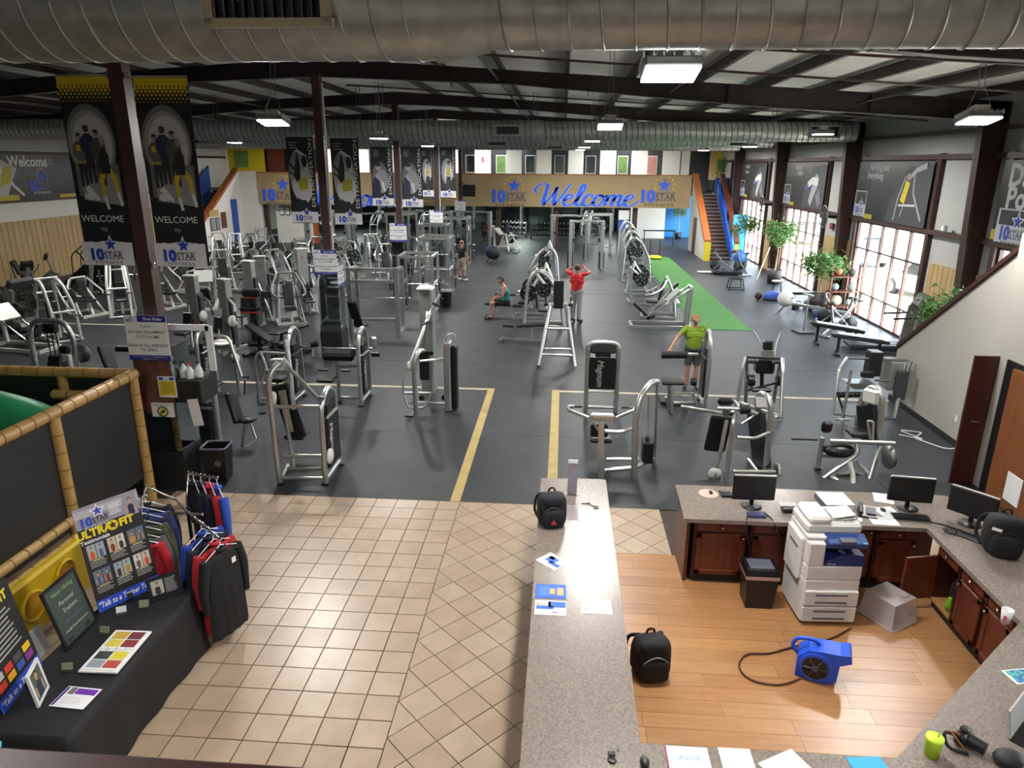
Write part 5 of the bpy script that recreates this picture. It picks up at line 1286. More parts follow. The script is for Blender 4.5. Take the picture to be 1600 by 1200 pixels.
# L18: arch right behind the mirrored column
m = Mach('weight_machine', 'silver arch machine with black seat right behind the mirrored column', 'weight machine', (-5.7, 10.9))
f = m.part('frame'); f.tube([(-5.56, 10.4, .03), Yp(333, 600, 10.42), Yp(322, 584, 10.5), Yp(300, 584, 10.6), Yp(292, 600, 10.8), (-6.2, 10.9, .03)], .045, 'silver', 10, .15)
f.tube([(-5.56, 10.42, .25), (-6.2, 10.9, .25)], .035, 'silver', 8); f.tube([(-5.56, 10.42, .95), (-5.9, 10.5, .95)], .03, 'silver', 8); f.box((-5.56, 10.4, .012), (.1, .1, .024), 'blackmetal')
m.part('shroud').rbox((-5.85, 10.6, .62), (.36, .14, .9), 'shroud', .03, (0, 0, -.6))
pad_between(m.part('backrest'), (-5.66, 11.15, 1.0), (-5.48, 11.0, .5), .3, .09, up=(1, 0, 0)); m.part('seat').sph((-5.35, 11.05, .56), .16, 'vinyl', 14, 8, (1, 1, .4))
m.part('seat_post').tube([(-5.42, 11.1, .5), (-5.5, 11.05, .03)], .03, 'silver', 8); m.part('foot_bar').tube([(-5.35, 11.15, .45), (-5.25, 11.1, .15), (-5.4, 11.0, .06)], .02, 'chrome', 6, .05); m.done()
# L19: lat machine with round disc
m = Mach('weight_machine', 'silver machine with white disc and long swing arm behind the mirrored column', 'weight machine', (-7.2, 14.0))
tower_side(m, 13.3, 13.34, 13.95, 14.0, -7.35, 1.62, 1)
m.part('disc').lathe([(0, -.02), (.2, -.02), (.21, 0), (.2, .02), (0, .02)], 'white', (-6.9, 13.5, 1.28), 22, 'z')
a = m.part('swing_arm'); a.tube([(-7.2, 13.5, 1.42), (-6.75, 13.5, 1.4), (-6.62, 13.4, 1.1), (-6.45, 13.3, .62)], .035, 'silver', 8, .1); a.tube([(-6.45, 13.3, .62), (-6.3, 13.25, .62)], .03, 'chrome', 8)
g = m.part('grip'); g.tube([(-6.4, 13.3, .55), (-6.42, 13.25, .25)], .02, 'vinyl', 8)
f = m.part('frame'); f.tube([(-7.35, 13.6, .1), (-6.7, 13.6, .1), (-6.7, 13.6, 1.2)], .035, 'silver', 8, .1); f.tube([(-7.3, 13.5, 1.15), (-6.75, 13.6, 1.15)], .04, 'silver', 8)
m.part('pulley').lathe([(0, -.015), (.1, -.015), (.11, 0), (.1, .015), (0, .015)], 'white', (-6.66, 13.5, .95), 18, 'y'); m.part('seat').rbox((-7.0, 13.1, .5), (.34, .34, .08), 'vinyl', .03); m.part('seat_post').tube([(-7.0, 13.1, .03), (-7.0, 13.1, .48)], .035, 'silver', 8); m.done()
# M6: front facing tower
m = Mach('weight_machine', 'tall rounded tower machine with white lettering facing the counter', 'weight machine', (.88, 13.6)); m.crop(800, 500, 4)
f = m.part('tower_frame'); zt = Yp(935, 535, 13.5).z
xl, xr = .57, 1.17
f.tube([(xl, 13.5, .03), (xl, 13.5, zt-.2), (xl+.02, 13.5, zt-.02), ((xl+xr)/2, 13.5, zt+.01), (xr-.02, 13.5, zt-.02), (xr, 13.5, zt-.2), (xr, 13.5, .03)], .048, 'silver', 10, .14)
f.tube([(xl, 13.5, .12), (xr, 13.5, .12)], .035, 'silver', 8); f.tube([(xl, 13.5, .45), (xr, 13.5, .45)], .03, 'silver', 8)
for x in (xl, xr): f.tube([(x, 13.5, .1), (x, 13.95, .1)], .035, 'silver', 8)
m.part('shroud').rbox(((xl+xr)/2, 13.5, .83), (xr-xl-.08, .1, .66), 'shroud', .03)
m.part('top_hood').rbox(((xl+xr)/2, 13.5, zt-.13), (xr-xl-.08, .09, .17), 'darkgrey', .03)
w = m.part('weight_stack')
for k in range(4): w.box(((xl+xr)/2, 13.54, 1.2+k*.05), (.3, .14, .042), 'iron')
g = m.part('guide_rod')
for dx in (-.1, .1): g.cyl(((xl+xr)/2+dx, 13.52, 1.1), ((xl+xr)/2+dx, 13.52, zt-.08), .014, 'chrome', 8)
magnum(m.part('lettering'), ((xl+xr)/2-.06, 13.445, .84), (0, 0, -1), (1, 0, 0), .55); m.done()
# M6b chest press nearest the counter
m = Mach('chest_press', 'silver chest press with spread handles just beyond the counter', 'weight machine', (1.1, 10.5)); m.crop(800, 500, 4)
f = m.part('frame')
f.tube(m.pp((557, 1000, 10.42), (557, 625, 10.42)), .045, 'silver', 4, sq=True)
f.tube(m.pp((765, 1003, 10.4), (770, 620, 10.42), (800, 480, 10.5), (865, 390, 10.75), (905, 385, 11.0)), .05, 'silver', 10, .15)
f.tube(m.pp((590, 870, 10.45), (790, 872, 10.45)), .035, 'silver', 8); f.tube(m.pp((580, 938, 10.45), (770, 925, 10.45), (885, 860, 10.9), (885, 920, 10.95)), .04, 'silver', 8, .1)
f.tube(m.pp((580, 695, 10.42), (690, 702, 10.42), (780, 662, 10.43)), .035, 'silver', 8, .08); f.tube(m.pp((905, 385, 11.0), (905, 470, 11.0), (890, 930, 11.0)), .02, 'silver_dark', 8, .05)
for q in (557, 765): f.box(m.p(q, 1003, 10.42), (.11, .11, .025), 'blackmetal')
h = m.part('hub'); h.rbox(m.p(565, 605, 10.4), (.36, .12, .1), 'silver', .02); h.cyl(m.p(490, 625, 10.36), m.p(490, 625, 10.5), .05, 'chrome', 12); h.cyl(m.p(640, 625, 10.36), m.p(640, 625, 10.5), .05, 'chrome', 12)
a = m.part('lever_arm'); a.tube(m.pp((480, 612, 10.4), (350, 562, 10.55), (350, 540, 10.6), (385, 540, 10.8)), .026, 'silver', 8, .06); a = m.part('lever_arm'); a.tube(m.pp((650, 612, 10.4), (768, 562, 10.55), (772, 548, 10.6), (740, 548, 10.8)), .026, 'silver', 8, .06); h.tube(m.pp((500, 630, 10.4), (545, 695, 10.4)), .02, 'silver', 8)
g = m.part('grip'); g.tube(m.pp((383, 541, 10.8), (437, 541, 10.8)), .02, 'vinyl', 8); g.tube(m.pp((683, 547, 10.8), (728, 547, 10.8)), .02, 'vinyl', 8)
m.part('seat').rbox(m.p(555, 735, 10.75), (.36, .36, .08), 'vinyl', .03); pad_between(m.part('backrest'), m.p(545, 650, 10.62), m.p(545, 730, 10.6), .28, .08, up=(0, 1, 0)); m.part('seat_post').tube(m.pp((560, 745, 10.75), (560, 850, 10.6)), .03, 'chrome', 8)
s_ = m.part('weight_stack'); c = m.p(845, 815, 10.75); s_.rbox(c, (.17, .3, .36), 'shroud', .015); m.part('guide_rod').cyl(m.p(852, 480, 10.75), m.p(850, 745, 10.75), .014, 'chrome', 8); m.part('selector').rbox(m.p(845, 745, 10.72), (.06, .06, .1), 'ink', .01); m.done()
# M7 rotary machine by the man in green
m = Mach('weight_machine', 'silver leg machine with black roller where the man in green stands', 'weight machine', (2.7, 13.8)); m.crop(800, 500, 4)
tower_side(m, 13.85, 13.88, 14.4, 14.5, 3.02, 1.65, 1)
roller(m.part('roller_pad'), m.p(935, 218, 13.8), m.p(1095, 218, 13.8), .075); m.part('lever_arm').tube(m.pp((1095, 215, 13.8), (1160, 215, 13.95)), .035, 'silver', 8)
m.part('seat').rbox(m.p(1003, 385, 13.7), (.46, .34, .07), 'vinyl', .03)
f = m.part('frame'); f.tube(m.pp((985, 400, 13.6), (995, 590, 13.6)), .045, 'silver', 8); f.tube(m.pp((1000, 455, 13.65), (1125, 460, 13.9)), .03, 'silver', 8); f.tube(m.pp((960, 480, 13.65), (985, 560, 13.62)), .03, 'silver', 8); f.tube(m.pp((1005, 520, 13.62), (1140, 517, 13.9)), .035, 'silver', 8); f.tube(m.pp((1130, 455, 13.9), (1150, 540, 13.9)), .03, 'silver', 8); f.box(m.p(995, 592, 13.6), (.11, .1, .024), 'blackmetal')
roller(m.part('roller_pad'), m.p(1120, 385, 13.75), m.p(1150, 390, 13.75), .08); m.part('platform').rbox((2.4, 14.3, .06), (.5, .5, .06), 'rubber', .01); m.done()
# M8 big machine beyond the left monitor
m = Mach('weight_machine', 'silver back machine with large black pad just behind the left monitor', 'weight machine', (3.1, 10.7)); m.crop(1100, 600, 7.057)
f = m.part('frame')
f.tube(m.pp((235, 1100, 10.42), (320, 430, 10.5), (345, 345, 10.6)), .04, 'silver', 10, .1); f.tube(m.pp((105, 1050, 10.55), (190, 720, 10.6), (250, 400, 10.7)), .035, 'silver', 8, .1)
f.tube(m.pp((360, 590, 10.5), (560, 602, 10.6), (750, 525, 10.9)), .03, 'silver', 8, .08); f.tube(m.pp((310, 965, 10.5), (780, 972, 10.8)), .035, 'silver', 8); f.tube(m.pp((490, 830, 11.2), (590, 960, 10.9)), .03, 'silver', 8)
f.tube(m.pp((680, 955, 10.85), (735, 340, 10.9), (735, 190, 10.95), (650, 95, 11.1), (590, 130, 11.3), (590, 300, 11.35), (520, 900, 11.4)), .05, 'silver', 10, .12)
f.tube(m.pp((680, 950, 10.85), (520, 920, 11.4)), .04, 'silver', 8)
s_ = m.part('shroud'); a, b = m.p(690, 620, 10.95), m.p(530, 620, 11.3); pad_between(s_, a, b, .95, .12, 'shroud', (b-a).cross(Vector((0, 0, 1))), .03)
h = m.part('top_hood'); a, b = m.p(720, 200, 10.95), m.p(590, 200, 11.25); pad_between(h, a, b, .22, .1, 'white', (b-a).cross(Vector((0, 0, 1))), .03)
pad_between(m.part('backrest'), m.p(200, 350, 10.85), m.p(110, 735, 10.95), .34, .1, up=(0, 1, 0)); m.part('headrest').rbox(m.p(235, 195, 10.8), (.24, .1, .13), 'vinyl', .04); roller(m.part('roller_pad'), m.p(400, 280, 10.6), m.p(500, 280, 10.6), .08)
a = m.part('lever_arm'); a.tube(m.pp((-250, 250, 11.1), (0, 290, 10.9), (250, 330, 10.7)), .028, 'silver', 8); a = m.part('lever_arm'); a.tube(m.pp((150, 265, 10.75), (420, 275, 10.65)), .035, 'silver', 8); a = m.part('lever_arm'); a.tube(m.pp((410, 440, 10.6), (550, 350, 10.8)), .02, 'silver', 8); a = m.part('lever_arm'); a.tube(m.pp((330, 190, 10.8), (390, 260, 10.7), (580, 330, 10.8)), .03, 'silver', 8, .05)
m.part('hub').cyl(m.p(240, 320, 10.6), m.p(300, 320, 10.8), .06, 'chrome', 12)
m.part('pulley').lathe([(0, -.02), (.1, -.02), (.105, 0), (.1, .02), (0, .02)], 'white', m.p(120, 990, 10.55), 18, 'y'); m.part('counterweight').lathe([(0, -.03), (.16, -.03), (.17, 0), (.16, .03), (0, .03)], 'silver_dark', m.p(805, 985, 10.9), 20, 'x'); m.done()
# M9 pull machine
m = Mach('weight_machine', 'silver standing frame machine with black centre pads and two curved rods', 'weight machine', (4.1, 13.9)); m.crop(1130, 480, 4.2875)
f = m.part('frame')
f.tube(m.pp((95, 640, 13.7), (130, 400, 13.8), (150, 335, 13.9)), .035, 'silver', 8, .1); f.tube(m.pp((150, 640, 14.2), (158, 420, 14.1), (150, 335, 13.9)), .04, 'silver', 8, .1); f.tube(m.pp((385, 735, 13.3), (400, 420, 13.6), (395, 345, 13.8)), .04, 'silver', 8, .1); f.tube(m.pp((335, 640, 14.2), (372, 430, 14.0), (395, 345, 13.8)), .04, 'silver', 8, .1)
f.tube(m.pp((150, 335, 13.9), (395, 345, 13.8)), .025, 'blackmetal', 8); f.tube(m.pp((100, 635, 13.7), (385, 730, 13.4)), .03, 'silver', 8); f.box(m.p(375, 735, 13.35), (.16, .1, .03), 'silver')
m.part('weight_stack').rbox(m.p(275, 390, 14.0), (.36, .24, .3), 'shroud', .03); m.part('headrest').rbox(m.p(300, 255, 14.0), (.2, .1, .2), 'vinyl', .03); m.part('top_plate').box(m.p(297, 310, 13.9), (.25, .03, .12), 'silver')
pd = m.part('thigh_pad'); roller(pd, m.p(165, 365, 13.8), m.p(225, 365, 13.8), .04); roller(pd, m.p(335, 368, 13.8), m.p(385, 368, 13.8), .04)
roller(m.part('roller_pad'), m.p(165, 490, 13.8), m.p(205, 490, 13.8), .12); roller(m.part('roller_pad'), m.p(355, 495, 13.7), m.p(395, 495, 13.7), .1)
m.part('seat').rbox(m.p(245, 545, 13.8), (.4, .3, .08), 'vinyl', .03); m.part('seat_post').tube(m.pp((260, 430, 13.9), (255, 640, 13.9)), .04, 'blackmetal', 8); m.part('seat_bar').tube(m.pp((160, 558, 13.75), (345, 510, 13.8)), .025, 'blackmetal', 8)
rd = m.part('curved_rod'); rd.tube(m.pp((200, 155, 14.4), (245, 225, 14.3), (260, 320, 14.1)), .014, 'silver_dark', 6, .1); rd.tube(m.pp((385, 165, 14.4), (355, 240, 14.3), (342, 325, 14.1)), .014, 'silver_dark', 6, .1); m.done()
# M10
m = Mach('weight_machine', 'silver torso machine with black foam pads at the right behind the counter', 'weight machine', (5.1, 10.9)); m.crop(1260, 540, 5.217)
f = m.part('frame')
f.tube(m.pp((92, 1000, 11.0), (130, 750, 11.0)), .04, 'silver', 8); f.tube(m.pp((190, 778, 10.9), (720, 798, 10.8)), .04, 'silver', 8); f.tube(m.pp((140, 1080, 10.7), (400, 900, 10.75), (420, 860, 10.8), (405, 800, 10.85)), .035, 'silver', 8, .06); f.tube(m.pp((195, 1060, 10.75), (345, 1190, 10.45)), .045, 'whiteframe', 8); f.tube(m.pp((350, 950, 10.7), (385, 1080, 10.6), (370, 1195, 10.45)), .04, 'whiteframe', 8, .1)
f.tube(m.pp((385, 1135, 10.6), (500, 1130, 10.7), (570, 900, 10.9), (600, 820, 11.0)), .04, 'silver', 8, .1); f.tube(m.pp((260, 1050, 10.8), (400, 1030, 10.9), (520, 1080, 10.9)), .025, 'whiteframe', 8); f.tube(m.pp((400, 930, 10.95), (520, 1060, 10.85)), .03, 'whiteframe', 8); f.tube(m.pp((130, 900, 11.0), (240, 905, 11.0)), .025, 'silver', 8)
f.tube(m.pp((590, 760, 11.0), (625, 430, 11.05), (585, 350, 11.15), (520, 335, 11.3), (450, 440, 11.35), (410, 650, 11.4)), .05, 'silver', 10, .1); f.box(m.p(92, 1000, 11.0), (.1, .1, .024), 'blackmetal'); f.box(m.p(520, 1135, 10.72), (.1, .1, .024), 'blackmetal')
h = m.part('top_hood'); a, b = m.p(590, 430, 11.05), m.p(470, 400, 11.3); pad_between(h, a, b, .24, .1, 'white', (b-a).cross(Vector((0, 0, 1))), .03)
s_ = m.part('shroud'); a, b = m.p(585, 620, 11.05), m.p(430, 620, 11.35); pad_between(s_, a, b, .6, .12, 'shroud', (b-a).cross(Vector((0, 0, 1))), .03)
m.part('seat').sph(m.p(265, 850, 10.95), .24, 'vinyl', 16, 10, (1.05, .8, .5)); m.part('foam_pad').rbox(m.p(167, 662, 10.95), (.17, .1, .2), 'vinyl', .04); m.part('seat').rbox(m.p(420, 710, 11.1), (.3, .3, .1), 'vinyl', .03)
g = m.part('grip'); g.tube(m.pp((-120, 760, 11.0), (90, 768, 11.0)), .018, 'vinyl', 8); u = m.part('yoke'); u.tube(m.pp((540, 790, 10.9), (545, 620, 10.9), (500, 610, 10.95), (520, 760, 10.95)), .022, 'silver', 8, .06); u = m.part('yoke'); u.tube(m.pp((300, 780, 10.9), (300, 620, 10.95), (280, 610, 10.95)), .02, 'silver', 8, .05)
m.part('counterweight').lathe([(0, -.05), (.17, -.05), (.19, 0), (.17, .05), (0, .05)], 'silver_dark', m.p(675, 910, 10.85), 20, 'x'); m.done()
# M11
m = Mach('weight_machine', 'large silver frame machine against the stair wall', 'weight machine', (6.1, 13.9)); m.crop(1260, 540, 5.217)
f = m.part('frame')
f.tube(m.pp((330, 100, 14.1), (820, 120, 14.1)), .03, 'silver_dark', 8); f.tube(m.pp((210, 560, 13.5), (268, 195, 13.7), (330, 100, 14.1)), .035, 'silver', 8, .08); f.tube(m.pp((290, 600, 13.3), (330, 400, 13.4), (365, 200, 13.5)), .03, 'silver_dark', 8, .08); f.tube(m.pp((850, 125, 14.1), (780, 300, 14.0), (715, 610, 13.7)), .045, 'silver_dark', 8, .1); f.tube(m.pp((300, 457, 13.6), (445, 455, 13.6)), .025, 'silver', 8); f.tube(m.pp((230, 555, 13.5), (430, 575, 13.5)), .03, 'silver', 8); f.tube(m.pp((240, 600, 13.2), (350, 605, 13.2)), .03, 'silver', 8); f.tube(m.pp((560, 280, 13.9), (680, 290, 13.9)), .025, 'silver_dark', 8); f.tube(m.pp((430, 575, 13.5), (715, 600, 13.7)), .03, 'silver_dark', 8)
f.box(m.p(700, 622, 13.6), (.22, .12, .03), 'silver'); f.tube(m.pp((250, 380, 13.5), (290, 500, 13.4), (310, 600, 13.3)), .022, 'blackmetal', 8)
m.part('seat').prism([(-.25, 0), (.25, 0), (.2, -.1), (-.12, -.12)], .34, 'silver_dark', m.p(420, 290, 13.7)); m.part('weight_stack').rbox(m.p(545, 140, 14.1), (.24, .3, .5), 'shroud', .02); m.part('chest_pad').rbox(m.p(500, 235, 13.9), (.26, .12, .14), 'vinyl', .03); m.part('stack_guard').rbox(m.p(690, 230, 14.2), (.26, .4, .6), 'greyframe', .02); m.part('side_guard').rbox(m.p(770, 320, 13.9), (.22, .12, .6), 'darkgrey', .02)
rp = m.part('roller_pad'); roller(rp, m.p(265, 400, 13.6), m.p(375, 400, 13.6), .06); roller(rp, m.p(390, 400, 13.6), m.p(445, 400, 13.6), .06); m.done()
# ================================================================ MACHINES FURTHER IN
def L(name, label, cat, loc, rz, group='weight machines'): return Mach(name, label, cat, loc, rz, group, world=False)
def wpt(m, p): return m.W @ Vector(p)
def wrz(m): return m.o.rotation_euler.z
def load(m, pts, short, r=.22, ax=0.0, n=1, w_=''):
    q = sorted([wpt(m, p) for p in pts], key=lambda v: v.x-v.y*.04)
    for i, v in enumerate(q): plate(('left', 'right')[i]+' iron plate %son the ' % w_+short, v, r, wrz(m)+ax, n, group='plates on the '+short)
def seatback(m, x, y, z=.48, back=True, lean=.25, h=.7, face=-1):
    m.part('seat').rbox((x, y, z), (.34, .38, .08), 'vinyl', .03)
    if back: pad_between(m.part('backrest'), (x, y-face*.2, z+.06), (x, y-face*(.2+lean*h), z+h), .3, .08, up=(0, 1, .2))
def plate_press(label, loc, rz, short, fm='silver', np_=1, h=1.55, r=.2):
    m = L('plate_machine', label, 'weight machine', loc, rz)
    f = m.part('frame')
    for sx in (-1, 1):
        f.tube([(sx*.4, -.55, .04), (sx*.36, .6, .04)], .04, fm, sq=True)
        f.tube([(sx*.36, .58, .04), (sx*.3, .5, h*.6), (sx*.22, .25, h)], .04, fm, 8, .15)
        f.tube([(sx*.38, -.3, .06), (sx*.25, .35, h*.72)], .032, fm, 8)
    f.tube([(-.4, -.5, .05), (.4, -.5, .05)], .04, fm, sq=True); f.tube([(-.38, .58, .05), (.38, .58, .05)], .04, fm, sq=True); f.tube([(-.24, .25, h), (.24, .25, h)], .04, fm, 8); f.tube([(-.3, .48, h*.55), (.3, .48, h*.55)], .03, fm, 8)
    for sx in (-1, 1):
        a = m.part('swing_arm'); a.tube([(sx*.28, .25, h-.03), (sx*.46, .1, h*.75), (sx*.5, -.2, h*.62), (sx*.34, -.42, h*.58)], .03, fm, 8, .12); a.tube([(sx*.48, -.02, h*.68), (sx*.75, -.02, h*.68)], .022, 'chrome', 8)
        m.part('grip').tube([(sx*.34, -.42, h*.58), (sx*.18, -.44, h*.58)], .02, 'vinyl', 8)
    m.part('seat_post').tube([(0, -.3, .05), (0, -.15, .46)], .04, fm, sq=True)
    seatback(m, 0, -.18, .5)
    m.done()
    if np_: load(m, [(sx*(.6), -.02, h*.68) for sx in (-1, 1)], short, r, 0, np_)
    return m
def lever_row(label, loc, rz, short, fm='silver', np_=1, h=1.7):
    """curved double rail machine, tall"""
    m = L('plate_machine', label, 'weight machine', loc, rz)
    f = m.part('frame')
    for sx in (-1, 1):
        f.tube([(sx*.3, -.6, .04), (sx*.3, -.5, h*.55), (sx*.24, -.1, h*.92), (sx*.22, .25, h), (sx*.24, .5, h*.8), (sx*.34, .62, .04)], .045, fm, 8, .25)
        f.tube([(sx*.33, -.6, .05), (sx*.33, .62, .05)], .04, fm, sq=True)
    for y, z in ((-.58, .05), (.6, .05), (-.52, h*.5), (.25, h), (.5, h*.75)): f.tube([(-.3, y, z), (.3, y, z)], .032, fm, 8)
    for sx in (-1, 1):
        a = m.part('lever'); a.tube([(sx*.16, .3, h*.95), (sx*.2, -.2, h*.6), (sx*.26, -.55, h*.42)], .032, fm, 8, .15); a.tube([(sx*.2, .0, h*.68), (sx*.58, .0, h*.68)], .022, 'chrome', 8)
        m.part('grip').tube([(sx*.26, -.55, h*.42), (sx*.4, -.6, h*.42)], .02, 'vinyl', 8)
    seatback(m, 0, .0, .5, lean=.1, h=.55); m.part('seat_post').tube([(0, 0, .05), (0, 0, .48)], .04, fm, sq=True); m.done()
    if np_: load(m, [(sx*.5, 0, h*.68) for sx in (-1, 1)], short, .21, 0, np_)
    return m
def leg_press(label, loc, rz, short, fm='silver', np_=1, r=.22):
    m = L('leg_press', label, 'weight machine', loc, rz)
    f = m.part('frame')
    for sx in (-1, 1):
        f.tube([(sx*.35, -.9, .05), (sx*.35, .9, .05)], .045, fm, sq=True); f.tube([(sx*.25, -.5, .3), (sx*.25, .85, 1.25)], .03, 'chrome', 8); f.tube([(sx*.3, .8, .05), (sx*.27, .85, 1.25)], .04, fm, sq=True)
    f.tube([(-.35, -.9, .05), (.35, -.9, .05)], .045, fm, sq=True); f.tube([(-.35, .88, .05), (.35, .88, .05)], .045, fm, sq=True); f.tube([(-.27, .85, 1.25), (.27, .85, 1.25)], .04, fm, sq=True)
    s = m.part('sled'); s.box((0, .35, .98), (.6, .06, .5), fm, (-.75, 0, 0)); s.tube([(-.62, .5, .9), (.62, .5, .9)], .025, 'chrome', 8)
    pad_between(m.part('backrest'), (0, -.35, .3), (0, -.85, .75), .42, .1, up=(0, 1, .3)); m.part('seat').rbox((0, -.3, .32), (.42, .3, .1), 'vinyl', .03, (.35, 0, 0)); m.done()
    if np_: load(m, [(sx*.45, .5, .9) for sx in (-1, 1)], short, r, 0, np_)
    return m
def power_rack(label, loc, rz, short, fm='silver', h=2.3, w=1.2, d=1.2, bar=True, r=.22):
    m = L('power_rack', label, 'rack', loc, rz, 'racks')
    for sx in (-1, 1):
        for sy in (-1, 1): u = m.part('upright'); u.tube([(sx*w/2, sy*d/2, .02), (sx*w/2, sy*d/2, h)], .04, fm, sq=True)
    for sy in (-1, 1): m.part('crossbar').tube([(-w/2, sy*d/2, h-.04), (w/2, sy*d/2, h-.04)], .04, fm, sq=True)
    for sx in (-1, 1):
        for z in (.05, h-.04, 1.0): m.part('side_bar').tube([(sx*w/2, -d/2, z), (sx*w/2, d/2, z)], .035, fm, sq=True)
        for z in (.35, .65, .95): m.part('storage_peg').tube([(sx*w/2, d/2, z), (sx*(w/2+.2), d/2, z)], .02, 'chrome', 8)
    m.part('crossbar').tube([(-w/2, d/2, .3), (w/2, d/2, .3)], .035, fm, sq=True); m.done()
    if bar:
        z = 1.05; p = wpt(m, (0, -d/2-.06, z)); q = Matrix.Rotation(rz, 3, 'Z')
        b = thing('barbell', 'steel barbell racked on the '+short, 'barbell', p, rz, 'barbells'); MB().cyl((-1.05, 0, 0), (1.05, 0, 0), .014, 'chrome', 8).build('bar', b)
        for sx in (-1, 1): MB().cyl((sx*.66, 0, 0), (sx*1.08, 0, 0), .025, 'chrome', 10).build('sleeve', b)
        load(m, [(sx*.8, -d/2-.06, z) for sx in (-1, 1)], short, r)
    load(m, [(sx*(w/2+.1), d/2, .35) for sx in (-1, 1)], short, .2, w_='stored ')
    return m
def smith(label, loc, rz, short, fm='silver', h=2.15, w=1.5):
    m = L('smith_machine', label, 'rack', loc, rz, 'racks')
    f = m.part('frame')
    for sx in (-1, 1):
        f.tube([(sx*w/2, -.5, .03), (sx*w/2, -.5, h)], .06, fm, sq=True); f.tube([(sx*w/2, .45, .03), (sx*w/2, .45, h-.1)], .05, fm, sq=True); f.tube([(sx*w/2, -.5, h-.06), (sx*w/2, .45, h-.12)], .045, fm, sq=True); f.tube([(sx*w/2, -.6, .05), (sx*w/2, .6, .05)], .05, fm, sq=True)
        m.part('guide_rod').cyl((sx*(w/2-.1), -.3, .05), (sx*(w/2-.1), -.3, h-.08), .018, 'chrome', 8)
    for z in (h-.06, h-.4): f.tube([(-w/2, -.5, z), (w/2, -.5, z)], .045, fm, sq=True)
    f.tube([(-w/2, .45, .3), (w/2, .45, .3)], .04, fm, sq=True)
    m.part('bar').cyl((-1.05, -.3, 1.1), (1.05, -.3, 1.1), .016, 'chrome', 8); m.done(); load(m, [(sx*.92, -.3, 1.1) for sx in (-1, 1)], short, .22); return m
def crossover(label, loc, rz, fm='greyframe', h=2.25, w=2.4):
    m = L('cable_machine', label, 'weight machine', loc, rz)
    for sx in (-1, 1):
        t = m.part('column'); t.rbox((sx*w/2, 0, h/2), (.16, .3, h), fm, .02); t.tube([(sx*w/2, -.4, .04), (sx*w/2, .4, .04)], .04, fm, sq=True)
        m.part('weight_stack').box((sx*w/2, .0, .45), (.26, .2, .8), 'iron'); g = m.part('guide_rod')
        for dy in (-.1, .1): g.cyl((sx*(w/2-.14), dy, .1), (sx*(w/2-.14), dy, h-.1), .014, 'chrome', 8)
        p = m.part('pulley'); p.rbox((sx*(w/2-.16), -.12, 1.4), (.1, .12, .16), 'shroud', .02)
    m.part('top_beam').tube([(-w/2, 0, h-.04), (w/2, 0, h-.04)], .045, fm, sq=True); m.part('pull_up_bar').tube([(-.5, -.2, h-.1), (-.3, -.2, h), (.3, -.2, h), (.5, -.2, h-.1)], .02, fm, 8, .05); return m.done()
def cable_tower(label, loc, rz, fm='greyframe', h=1.95, arms=True, top='white'):
    m = L('cable_machine', label, 'weight machine', loc, rz)
    m.part('tower_panel').rbox((0, 0, h/2), (.34, .2, h), fm, .02).box((0, -.102, h-.25), (.07, .006, .05), 'b04038').box((0, -.102, h*.35), (.03, .006, .24), 'b04038')
    m.part('top_cap').rbox((0, 0, h+.015), (.37, .24, .04), top, .01); m.part('shroud').rbox((.2, .02, h*.42), (.1, .16, h*.7), 'darkgrey', .02)
    f = m.part('base'); f.tube([(-.3, -.5, .04), (0, 0, .04), (.3, -.5, .04)], .04, fm, sq=True); f.tube([(0, 0, .04), (0, .5, .04)], .04, fm, sq=True)
    if arms:
        a = m.part('swing_arm'); a.tube([(.18, -.05, h*.75), (.55, -.15, h*.7), (.75, -.3, h*.62)], .035, 'silver', 8, .1); a.tube([(-.1, -.1, h*.6), (.2, -.5, h*.2), (.25, -.55, .1)], .03, 'silver', 8, .1)
        m.part('grip').tube([(.75, -.3, h*.62), (.8, -.3, h*.5)], .022, 'vinyl', 8); m.part('disc').lathe([(0, -.02), (.15, -.02), (.15, .02), (0, .02)], 'white', (.28, -.06, h*.45), 18, 'x')
    seatback(m, 0, -.55, .48, lean=.15, h=.5); m.part('seat_post').tube([(0, -.5, .05), (0, -.5, .45)], .035, fm, 8); return m.done()
def bench(label, loc, rz, inc=.6, fm='silver', black=False, L_=1.2):
    m = L('weight_bench', label, 'bench', loc, rz, 'benches'); fm = 'blackmetal' if black else fm
    f = m.part('frame'); f.tube([(0, -.6, .06), (0, .6, .06)], .03, fm, sq=True); f.tube([(-.25, .6, .04), (.25, .6, .04)], .03, fm, sq=True); f.tube([(-.2, -.6, .04), (.2, -.6, .04)], .03, fm, sq=True); f.tube([(0, -.3, .06), (0, -.2, .42)], .03, fm, sq=True); f.tube([(0, .3, .06), (0, .25, .42+.3*inc)], .03, fm, sq=True)
    m.part('seat').rbox((0, -.38, .45), (.28, .34, .07), 'vinyl', .025); pad_between(m.part('backrest'), (0, -.16, .46), (0, -.16+.85*math.cos(inc), .46+.85*math.sin(inc)), .28, .07, up=(0, 0, 1))
    w = m.part('wheel'); 
    for sx in (-1, 1): w.lathe([(0, -.015), (.05, -.015), (.05, .015), (0, .015)], 'rubber', (sx*.22, .62, .05), 12, 'x')
    return m.done()
